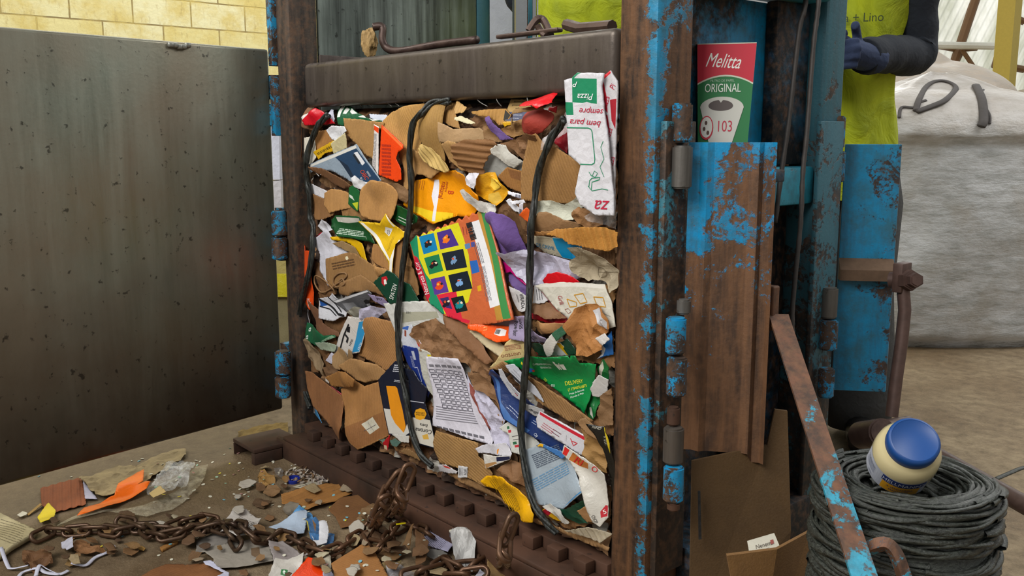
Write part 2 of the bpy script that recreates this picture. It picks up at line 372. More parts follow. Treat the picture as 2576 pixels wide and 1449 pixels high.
hinge(2100, [(292, 374)], 1.98, .021, [m_hb]); hinge(2104, [(380, 458)], 2.0, .018, [m_hb]); hinge(2084, [(722, 800), (804, 880)], 1.99, .019, [m_hs, m_hb]); hinge(2078, [(925, 1000)], 1.99, .017, [m_hb])
hinge(2088, [(462, 718)], 2.0, .014, [m_dust])
B((.677, .50, .10), (.688, .59, .93), 'hinge_plate', m_back, .002)
# latch lever on the rear flap
lev = MB(); D = 2.0
lev.box(PD(2258, 735, D)-Vector((.01, .01, 0)), PD(2280, 660, D)+Vector((.008, .012, 0)), .003)
lev.cyl(PD(2272, 705, D), PD(2296, 705, D-.03), .023, 6, bev=.003); lev.cyl(PD(2290, 705, D-.02), PD(2308, 705, D-.05), .016, 6, bev=.003); lev.cyl(PD(2240, 705, D+.02), PD(2275, 705, D), .018, 20)
lev.tube([PD(2270, 700, D), PD(2276, 780, D), PD(2268, 860, D), PD(2255, 950, D), PD(2243, 1048, D)], .0135, 10)
lev.out('latch_lever', plain('lever_steel', '#5d4740', .55, .3, .5), baler, auto=45)
# ---------------------------------------------------------------- sheets lying on a surface (bale face or floor)
CROPS = dict(A=(720, 230, 4.1405), B=(1120, 160, 3.6222), C=(720, 540, 4.5286), D=(1120, 520, 4.2622), E=(720, 820, 4.0262), F=(1120, 820, 4.0244),
             H=(1050, 1080, 3.9269), G=(0, 1080, 3.9268), I=(500, 1080, 3.9268), N=(0, 0, 1))
def cpx(crop, pts):
    ox, oy, k = CROPS[crop]
    if isinstance(pts, str): pts = [tuple(float(v) for v in q.split(',')) for q in pts.split()]
    return [(x/k+ox, y/k+oy) for x, y in pts]
def maxf(a, r):
    for ax in (0, 1):
        p = np.pad(a, [(r, r) if i == ax else (0, 0) for i in (0, 1)], mode='edge'); n = a.shape[ax]
        a = np.max([np.take(p, range(i, i+n), axis=ax) for i in range(2*r+1)], axis=0)
    return a
def blur(a, r):
    for ax in (0, 1):
        p = np.pad(a, [(r, r) if i == ax else (0, 0) for i in (0, 1)], mode='edge'); n = a.shape[ax]
        a = np.mean([np.take(p, range(i, i+n), axis=ax) for i in range(2*r+1)], axis=0)
    return a
def inpoly(x, y, P):
    c = False; n = len(P); j = n-1
    for i in range(n):
        xi, yi = P[i]; xj, yj = P[j]
        if (yi > y) != (yj > y) and x < (xj-xi)*(y-yi)/(yj-yi)+xi: c = not c
        j = i
    return c
class Surf:
    R = .004
    def __init__(s, kind, u0, u1, v0, v1):
        s.k = kind; s.u0 = u0; s.v0 = v0; s.H = np.zeros((int((u1-u0)/s.R)+1, int((v1-v0)/s.R)+1))
    def uv(s, x, y, h):
        if s.k == 'bale': p = hit(x, y, 1, -h); return p[0], p[2]
        p = hit(x, y, 2, h); return p[0], p[1]
    def w(s, u, v, h): return (u, -h, v) if s.k == 'bale' else (u, v, h)
    def smp(s, G, u, v, o=(0, 0)):
        x = (u-s.u0)/s.R-o[0]; y = (v-s.v0)/s.R-o[1]
        x = min(max(x, 0), G.shape[0]-1.001); y = min(max(y, 0), G.shape[1]-1.001); i = int(x); j = int(y); a = x-i; b = y-j
        return (G[i, j]*(1-a)+G[i+1, j]*a)*(1-b)+(G[i, j+1]*(1-a)+G[i+1, j+1]*a)*b
    def win(s, P, m=6):
        us = [p[0] for p in P]; vs = [p[1] for p in P]
        i0 = max(int((min(us)-s.u0)/s.R)-m, 0); i1 = min(int((max(us)-s.u0)/s.R)+m, s.H.shape[0]); j0 = max(int((min(vs)-s.v0)/s.R)-m, 0); j1 = min(int((max(vs)-s.v0)/s.R)+m, s.H.shape[1])
        return i0, max(i1, i0+2), j0, max(j1, j0+2)
RND = random.Random(7)
def s_u(S, i): return S.u0+i*S.R
def s_v(S, j): return S.v0+j*S.R
def textmesh(txt):
    key = ('txt', txt)
    if key not in MC:
        cu = bpy.data.curves.new('t', 'FONT'); cu.body = txt; cu.resolution_u = 3; cu.align_x = 'CENTER'; cu.align_y = 'CENTER'
        o = bpy.data.objects.new('t', cu); me = o.to_mesh()
        MC[key] = ([(v.co.x, v.co.y) for v in me.vertices], [tuple(p.vertices) for p in me.polygons]); o.to_mesh_clear(); bpy.data.objects.remove(o); bpy.data.curves.remove(cu)
    return MC[key]
def ink(c):
    key = ('ink', c)
    if key not in MC:
        k = NT('ink'); MC[key] = k.set(Base_Color=hx(c), Roughness=.6)
    return MC[key]
def mat(c, kind='paper'):
    key = (c, kind)
    if key in MC: return MC[key]
    k = NT(kind); u = k.uvc(); p = k.pos(); base = hx(c); dk = tuple(x*.55 for x in base[:3])+(1,); lt = tuple(min(x*1.25+.01, 1) for x in base[:3])+(1,)
    big = k.noise(p, 14, 6, .65); fib = k.noise(p, 260, 3, .6)
    if kind == 'card':
        base = (base[0]*1.1, base[1]*1.08, base[2]*.84, 1); dk = (base[0]*.5, base[1]*.47, base[2]*.42, 1)
        col = k.mix(k.rng(big, .4, .66, 0, .5), base, dk); col = k.mix(k.rng(fib, .4, .7, 0, .35), col, lt)
        wv = k.new('ShaderNodeTexWave', i_Scale=45., i_Distortion=1.2, i_Detail=2.); wv.inputs['Detail Scale'].default_value = 2; k.put(u, wv.inputs['Vector'])
        col = k.mix(k.rng(wv.outputs['Fac'], .0, .5, .16, 0), col, dk)
        k.bump(k.math('ADD', k.math('MULTIPLY', wv.outputs['Fac'], .8), k.math('ADD', fib, k.math('MULTIPLY', big, 2))), .4, .0016)
        m = k.set(Base_Color=col, Roughness=.82)
    elif kind == 'film':
        k.bump(k.noise(k.map(p, (1, 1, 1)), 55, 5, .6, 1.5), .8, .004)
        f = k.rng(k.noise(p, 40, 6, .7, 1), .35, .7, .16, .72)
        m = k.set(Base_Color=base, Roughness=.16, Alpha=f); k.b.inputs['Specular IOR Level'].default_value = .9
    else:
        wr = k.noise(k.map(p, (1, 1, 1)), 38, 5, .6, 1.2)
        amt = .22 if kind in ('paper', 'cloth') else .14
        if kind in ('paper', 'cloth'): wr = k.math('ADD', wr, k.math('MULTIPLY', k.vor(k.map(p, (1, 1, 1)), 42, 'DISTANCE_TO_EDGE'), -1.2))
        col = k.mix(k.rng(big, .45, .7, 0, amt*1.6), base, dk)
        if kind == 'cloth': fib = k.noise(p, 420, 2, .7)
        col = k.mix(k.rng(fib, .45, .75, 0, .12), col, dk)
        k.bump(k.math('ADD', wr, k.math('MULTIPLY', fib, .12)), .55 if kind != 'print' else .25, .003)
        m = k.set(Base_Color=col, Roughness={'paper': .75, 'gloss': .3, 'cloth': .9, 'print': .45}.get(kind, .6))
    MC[key] = m; return m
def reliefs(mode, seed, amp):
    sx = seed*3.17
    if mode == 'flat': return lambda u, v: amp*(noise.noise(Vector((u*6+sx, v*6, 0)))+.6)
    if mode == 'warp': return lambda u, v: amp*(noise.noise(Vector((u*11+sx, v*11, 0)))*1.3+.8+.35*abs(noise.noise(Vector((u*34, v*34+sx, 3)))))
    if mode == 'crumple':
        def f(u, v):
            d = noise.voronoi(Vector((u*24+sx, v*24, 1)))[0]; e = noise.voronoi(Vector((u*60, v*60+sx, 1)))[0]
            q = Vector((u*15+sx, v*15, 7)); r1 = abs(noise.noise(q)); r2 = abs(noise.noise(q*2.4+Vector((3, 1, sx))))
            return amp*(1.5-.8*d[0]-.2*e[0]-1.5*r1-.9*r2)
        return f
    if mode == 'fold': 
        a = seed*1.7; cx, cy = math.cos(a), math.sin(a)
        return lambda u, v: amp*(abs(((u*cx+v*cy)*13+noise.noise(Vector((u*9+sx, v*9, 2)))*1.2) % 2-1)*1.4+.3*noise.noise(Vector((u*30, v*30, sx)))+.3)
    return lambda u, v: 0
def sheet(S, name, crop, pts, color, label=None, cat=None, kind='paper', mode='flat', amp=.003, gap=.003, th=.0012, dec=(), lift=(), ang=0., rib=None,
          parent=None, group=None, jit=.0008, sp=None, rnd=0, drop=0., back=None, flatn=None, stiff=4, h0=None):
    P = cpx(crop, pts)
    for _ in range(rnd):
        P = [q for i in range(len(P)) for a, b in [(P[i], P[(i+1) % len(P)])] for q in ((a[0]*.75+b[0]*.25, a[1]*.75+b[1]*.25), (a[0]*.25+b[0]*.75, a[1]*.25+b[1]*.75))]
    seed = len(bpy.data.objects) % 997+1
    cen = (sum(p[0] for p in P)/len(P), sum(p[1] for p in P)/len(P)); hm = 0.
    if S.k == 'bale' and h0 is None:
        g_ = 1+min(.05, 4/max(max(abs(p[0]-cen[0]), abs(p[1]-cen[1])) for p in P)); P = [(cen[0]+(p[0]-cen[0])*g_, cen[1]+(p[1]-cen[1])*g_) for p in P]
    for _ in range(3):
        U = [S.uv(x, y, hm) for x, y in P]; cs = [S.uv(x*.6+cen[0]*.4, y*.6+cen[1]*.4, hm) for x, y in P]+[S.uv(*cen, hm)]
        hm = float(np.mean([S.smp(S.H, *c) for c in cs]))+gap+amp*.7-drop
    size = max(max(p[0] for p in U)-min(p[0] for p in U), max(p[1] for p in U)-min(p[1] for p in U))
    sp = sp or min(max(size/26, .0032), .0075)
    if rib: sp = min(sp, rib[0]/4.5)
    i0, i1, j0, j1 = S.win(U); sub = S.H[i0:i1, j0:j1]
    bl = blur(blur(maxf(sub, 2), stiff), stiff); sup = blur(maxf(np.maximum(bl, sub), 2), 2)-drop
    if h0 is not None: sup = sup*0+h0
    elif mode == 'flat' and not rib:
        ii = [(i, j) for i in range(i0, i1, 2) for j in range(j0, j1, 2) if inpoly(s_u(S, i), s_v(S, j), U)] or [((i0+i1)//2, (j0+j1)//2)]
        A_ = np.array([[1, i, j] for i, j in ii], float); y_ = np.array([np.maximum(bl, sub)[i-i0, j-j0] for i, j in ii]); A2_ = np.vstack([A_, np.eye(3)*[0, 3, 3]+[[0, 0, 0]]*3])
        cc = np.linalg.lstsq(A_-[0, A_[:, 1].mean(), A_[:, 2].mean()] if len(ii) > 8 else A_*[1, 0, 0], y_, rcond=None)[0]
        mi_, mj_ = A_[:, 1].mean(), A_[:, 2].mean()
        if len(ii) <= 8: cc = np.array([y_.max(), 0, 0])
        I_, J_ = np.meshgrid(range(i0, i1), range(j0, j1), indexing='ij'); pl_ = cc[0]+cc[1]*(I_-mi_)+cc[2]*(J_-mj_)
        off = np.percentile(np.array([y_[k]-pl_[i-i0, j-j0] for k, (i, j) in enumerate(ii)]), 80); sup = pl_+off-drop; hm = cc[0]+off-drop+gap+amp*.6
    cells = [(i, j) for i in range(i0, i1, 3) for j in range(j0, j1, 3) if inpoly(s_u(S, i), s_v(S, j), U)]
    hm = (float(np.mean([sup[i-i0, j-j0] for i, j in cells])) if cells else float(sup.mean()))+gap+amp*.7+(rib[1] if rib else 0)
    U = [S.uv(x, y, hm) for x, y in P]
    rel = reliefs(mode, seed, amp); L = [(S.uv(*cpx(crop, [(a, b)])[0], hm), c, d/CROPS[crop][2]*.0008) for a, b, c, d in lift]
    ca, sa = math.cos(ang), math.sin(ang)
    def hf(u, v):
        h = S.smp(sup, u, v, (i0, j0))+gap+rel(u, v)
        for (lu, lv), lh, lr in L:
            t = max(0, 1-math.hypot(u-lu, v-lv)/lr); h += lh*t*t*(3-2*t)
        if rib: h += rib[1]*(math.sin((u*ca+v*sa)*2*math.pi/rib[0]+noise.noise(Vector((u*15, v*15, 5)))*1.5)+1)
        return h
    rr = random.Random(seed)
    verts = []; edges = []
    def loop(Q, jt):
        s0 = len(verts)
        for i in range(len(Q)):
            a = Q[i]; b = Q[(i+1) % len(Q)]; n = max(1, int(math.hypot(b[0]-a[0], b[1]-a[1])/sp))
            for t in range(n):
                e = jt if t else 0
                verts.append(Vector((a[0]+(b[0]-a[0])*t/n+rr.uniform(-e, e), a[1]+(b[1]-a[1])*t/n+rr.uniform(-e, e))))
        m = len(verts)-s0; edges.extend((s0+i, s0+(i+1) % m) for i in range(m)); return [tuple(verts[s0+i]) for i in range(m)]
    O = loop(U, jit); regs = []
    for d in dec:
        if d[0] == 'p':
            c2 = d[3] if len(d) > 3 else crop; regs.append((d[1], loop([S.uv(x, y, hm) for x, y in cpx(c2, d[2])], 0)))
    u0 = min(p[0] for p in O); u1 = max(p[0] for p in O); v0 = min(p[1] for p in O); v1 = max(p[1] for p in O)
    v = v0+sp*.5; row = 0
    while v < v1:
        u = u0+(sp*.5 if row % 2 else 0)
        while u < u1:
            q = (u+rr.uniform(-.2, .2)*sp, v+rr.uniform(-.2, .2)*sp)
            if inpoly(*q, O): verts.append(Vector(q))
            u += sp
        v += sp*.87; row += 1
    V, _, Fc, *_r = delaunay_2d_cdt(verts, edges, [], 0, 1e-5)
    mats = [mat(color, kind)]; bk = 0
    if back: mats.append(mat(back, 'card' if kind == 'card' else 'paper')); bk = 1
    mi = {}
    def slot(m):
        if m.name not in mi: mi[m.name] = len(mats); mats.append(m)
        return mi[m.name]
    pk = 'print' if kind in ('paper', 'gloss', 'card') else kind
    co = [S.w(q[0], q[1], hf(q[0], q[1])) for q in V]; uvs = [(q[0]*ca+q[1]*sa, -q[0]*sa+q[1]*ca) for q in V]
    faces = []; fm = []; used = set()
    for f in Fc:
        cx = sum(V[i][0] for i in f)/3; cy = sum(V[i][1] for i in f)/3
        if not inpoly(cx, cy, O): continue
        m = 0
        for c, Q in regs:
            if inpoly(cx, cy, Q): m = slot(mat(c, kind if kind in ('cloth', 'film', 'card') else 'print'))
        faces.append(tuple(f)); fm.append(m); used.update(f)
    n0 = len(V); top = list(faces)
    ec = {}
    for f in top:
        for a, b in ((f[0], f[1]), (f[1], f[2]), (f[2], f[0])): ec[(a, b)] = 1
    if kind != 'film':
        co += [S.w(q[0], q[1], hf(q[0], q[1])-th) for q in V]; uvs += uvs[:n0]
        for f in top: faces.append((f[2]+n0, f[1]+n0, f[0]+n0)); fm.append(bk)
        for (a, b) in ec:
            if (b, a) not in ec: faces.append((b, a, a+n0, b+n0)); fm.append(bk)
    def flatadd(vs, fs, m, e=.0007):
        o = len(co)
        for q in vs: co.append(S.w(q[0], q[1], hf(*q)+e)); uvs.append(q)
        for f in fs: faces.append(tuple(i+o for i in f)); fm.append(m)
    def strip(pts2, wd, m, e=.0007):
        Q = []
        for a, b in zip(pts2, pts2[1:]):
            n = max(1, int(math.hypot(b[0]-a[0], b[1]-a[1])/.004)); Q += [(a[0]+(b[0]-a[0])*t/n, a[1]+(b[1]-a[1])*t/n) for t in range(n)]
        Q.append(pts2[-1]); vs = []
        for i, q in enumerate(Q):
            a = Q[max(i-1, 0)]; b = Q[min(i+1, len(Q)-1)]; l = math.hypot(b[0]-a[0], b[1]-a[1]) or 1; nx, ny = -(b[1]-a[1])/l*wd/2, (b[0]-a[0])/l*wd/2
            vs += [(q[0]+nx, q[1]+ny), (q[0]-nx, q[1]-ny)]
        flatadd(vs, [(2*i, 2*i+1, 2*i+3, 2*i+2) for i in range(len(Q)-1)], m, e)
    pxm = np.linalg.norm(np.array(S.uv(cen[0]+1, cen[1], hm))-np.array(S.uv(cen[0], cen[1], hm)))*.9
    for d in dec:
        if d[0] == 'p': continue
        m = slot(ink(d[1])); K = CROPS[crop][2]; ox, oy = CROPS[crop][:2]
        T = lambda X, Y: S.uv(X/K+ox, Y/K+oy, hm)
        if d[0] == 't':
            _, _, txt, X, Y, sz, an, *o = d; o = o[0] if o else {}; vs, fs = textmesh(txt); c, s_ = math.cos(math.radians(an)), math.sin(math.radians(an)); q = []
            for a, b in vs:
                a = (a+b*o.get('sh', 0))*o.get('sq', .9)*sz*o.get('fx', 1); b = -b*sz; q.append(T(X+a*c-b*s_, Y+a*s_+b*c))
            flatadd(q, fs, m, .0009)
        elif d[0] == 's': strip([S.uv(q[0], q[1], hm) for q in d[3]], d[2]*pxm/K*1.3, m)
        elif d[0] == 'l':
            _, _, X, Y, Wd, Hh, n, an = d; c, s_ = math.cos(math.radians(an)), math.sin(math.radians(an))
            for i in range(n):
                yy = Hh*i/max(n-1, 1); xx = 0
                while xx < Wd:
                    wl_ = min(rr.uniform(.06, .22)*Wd, Wd-xx); strip([T(X+a*c-yy*s_, Y+a*s_+yy*c) for a in (xx, xx+wl_*.85)], Hh/max(n, 2)*.42*pxm/K, m, .0006); xx += wl_
        elif d[0] == 'b':
            _, _, X, Y, Wd, Hh, an = d; c, s_ = math.cos(math.radians(an)), math.sin(math.radians(an)); xx = 0
            while xx < Wd:
                b_ = rr.uniform(.012, .05)*Wd; strip([T(X+xx*c-a*s_, Y+xx*s_+a*c) for a in (0, Hh)], b_*pxm/K, m); xx += b_+rr.uniform(.02, .05)*Wd
    me = bpy.data.meshes.new(name); me.from_pydata(co, [], faces); me.polygons.foreach_set('material_index', fm)
    me.validate(); ul = me.uv_layers.new(name='uv'); li = np.empty(len(me.loops), dtype=np.int32); me.loops.foreach_get('vertex_index', li)
    ul.data.foreach_set('uv', np.array(uvs, dtype=np.float32)[li].ravel())
    o = finish(name, me, mats, parent, None, flatn is None and mode != 'crumple' or flatn == 0)
    if parent is None or label: tag(o, label, cat, group)
    # update height map
    a0, a1, b0, b1 = S.win(O, 1)
    for i in range(a0, a1):
        for j in range(b0, b1):
            u = S.u0+i*S.R; v = S.v0+j*S.R
            if inpoly(u, v, O): S.H[i, j] = max(S.H[i, j], hf(u, v))
    o['_hm'] = hm; del o['_hm']
    return o, hf, hm
# ---------------------------------------------------------------- bale
S = Surf('bale', -.66, .64, .04, 1.04)
for i in range(S.H.shape[0]):
    for j in range(S.H.shape[1]):
        u = S.u0+i*S.R; v = S.v0+j*S.R
        S.H[i, j] = .008*noise.noise(Vector((u*5, v*5, 4)))+.004*noise.noise(Vector((u*14, v*14, 4)))-.03*max(0, (-.53-u)/.06)**2-.05*max(0, (v-.93)/.05)**2-.012
def core():
    sp = .006; nu = int(1.17/sp); nv = int(.875/sp); co = []; fs = []
    rl = reliefs('crumple', 3, .008)
    for j in range(nv+1):
        for i in range(nu+1):
            u = -.595+i*sp; v = .098+j*sp; d = noise.voronoi(Vector((u*26, v*34, 8)))[0]
            co.append(S.w(u, v, S.smp(S.H, u, v)-.012+rl(u, v)-.012*max(0, .35-(d[1]-d[0]))*2))
    n = nu+1
    for j in range(nv):
        for i in range(nu): a = j*n+i; fs.append((a, a+1, a+1+n, a+n))
    # closing box behind
    o = len(co); ub, ue, vb, ve = -.595, -.595+nu*sp, .098, .098+nv*sp
    co.extend([(ub, .1, vb), (ue, .1, vb), (ue, .1, ve), (ub, .1, ve), (ub, .58, vb), (ue, .58, vb), (ue, .58, ve), (ub, .58, ve)])
    fs += [(o+3, o+2, o+6, o+7), (o, o+3, o+7, o+4), (o+1, o+5, o+6, o+2), (o, o+4, o+5, o+1)]
    fs.append(tuple([nv*n+i for i in range(nu+1)]+[o+2, o+3])); fs.append(tuple([j*n for j in range(nv, -1, -1)]+[o, o+3][:1]+[o+3]))
    me = bpy.data.meshes.new('paper_mass'); me.from_pydata(co, [], fs); me.validate()
    k = NT('paper_mass'); p = k.pos(); c = k.vor(k.map(p, (26, 26, 34)), 1., 'F1', 'Color'); sx = k.new('ShaderNodeSeparateColor', i_0=c).outputs[0]
    col = k.ramp(sx, [(0, hx('#33241a')), (.3, hx('#5a3d28')), (.55, hx('#7a5738')), (.78, hx('#8c6a48')), (.9, hx('#a9a59c')), (1, hx('#5c4a3c'))])
    k.n['Color Ramp'].color_ramp.interpolation = 'CONSTANT'
    k.bump(k.noise(p, 120, 5), .5, .003); m = k.set(Base_Color=col, Roughness=.85)
    ob = finish('paper_mass', me, m); tag(ob, 'compressed mass of crumpled brown cardboard and paper filling the baler behind the loose scraps', 'compressed paper', kind='stuff')
core()
def b(name, crop, pts, color, label, cat, kind='paper', mode='flat', **k): return sheet(S, name, crop, pts, color, label, cat, kind, mode, **k)
CB = 'piece_of_cardboard'; C1 = 'cardboard'; PS = 'paper_scrap'; P1 = 'paper'
FB = dict(group='torn brown cardboard wads packed between the bigger pieces of the bale')
# filler wads seen between the named pieces
for cr, pts in [('A', '150,680 330,640 380,830 220,900'), ('A', '980,900 1300,840 1320,1060 1100,1100'), ('A', '560,1200 780,1180 900,1340 600,1330'), ('B', '480,640 840,620 800,880 560,800'), ('B', '0,700 200,700 200,900 40,900'),
                ('B', '420,1230 780,1240 760,1400 440,1400'), ('B', '780,1240 1200,1260 1300,1440 800,1449'), ('D', '640,60 960,40 980,380 800,400'), ('D', '900,200 1300,180 1280,330 950,330'), ('D', '1480,430 1800,440 1790,620 1600,560'),
                ('D', '620,820 1000,880 980,1150 760,1180'), ('D', '1000,1000 1400,1050 1350,1300 960,1280'), ('D', '1500,850 1790,860 1790,1200 1600,1200'), ('C', '330,560 560,480 560,900 380,960'), ('C', '760,780 1140,700 1120,1000 820,1000'),
                ('C', '400,1140 760,1150 700,1430 440,1400'), ('C', '940,500 1340,300 1500,900 1240,960'), ('E', '150,120 520,100 560,420 250,470'), ('E', '380,300 760,250 740,540 420,560'), ('E', '1050,1060 1320,1040 1350,1330 1100,1260'),
                ('E', '900,1100 1220,1120 1240,1220 950,1200'), ('F', '250,20 800,130 880,320 420,420'), ('F', '860,150 1310,140 1320,330 900,330'), ('F', '1280,80 1680,100 1690,420 1300,330'), ('F', '500,860 760,1000 760,1449 620,1449'),
                ('F', '1440,860 1690,820 1690,1100 1560,1100'), ('H', '330,200 960,220 1000,500 620,560'), ('H', '640,380 1150,420 1200,820 760,560'), ('H', '1150,560 1520,700 1880,900 1500,980 1240,860')]:
    b('cardboard_wad', cr, pts, RND.choice(['#6a4a2e', '#7a5636', '#57402a', '#86623e']), 'torn brown cardboard wad wedged in the bale between bigger scraps', C1, 'card', 'crumple', amp=.007, jit=.003, **FB)
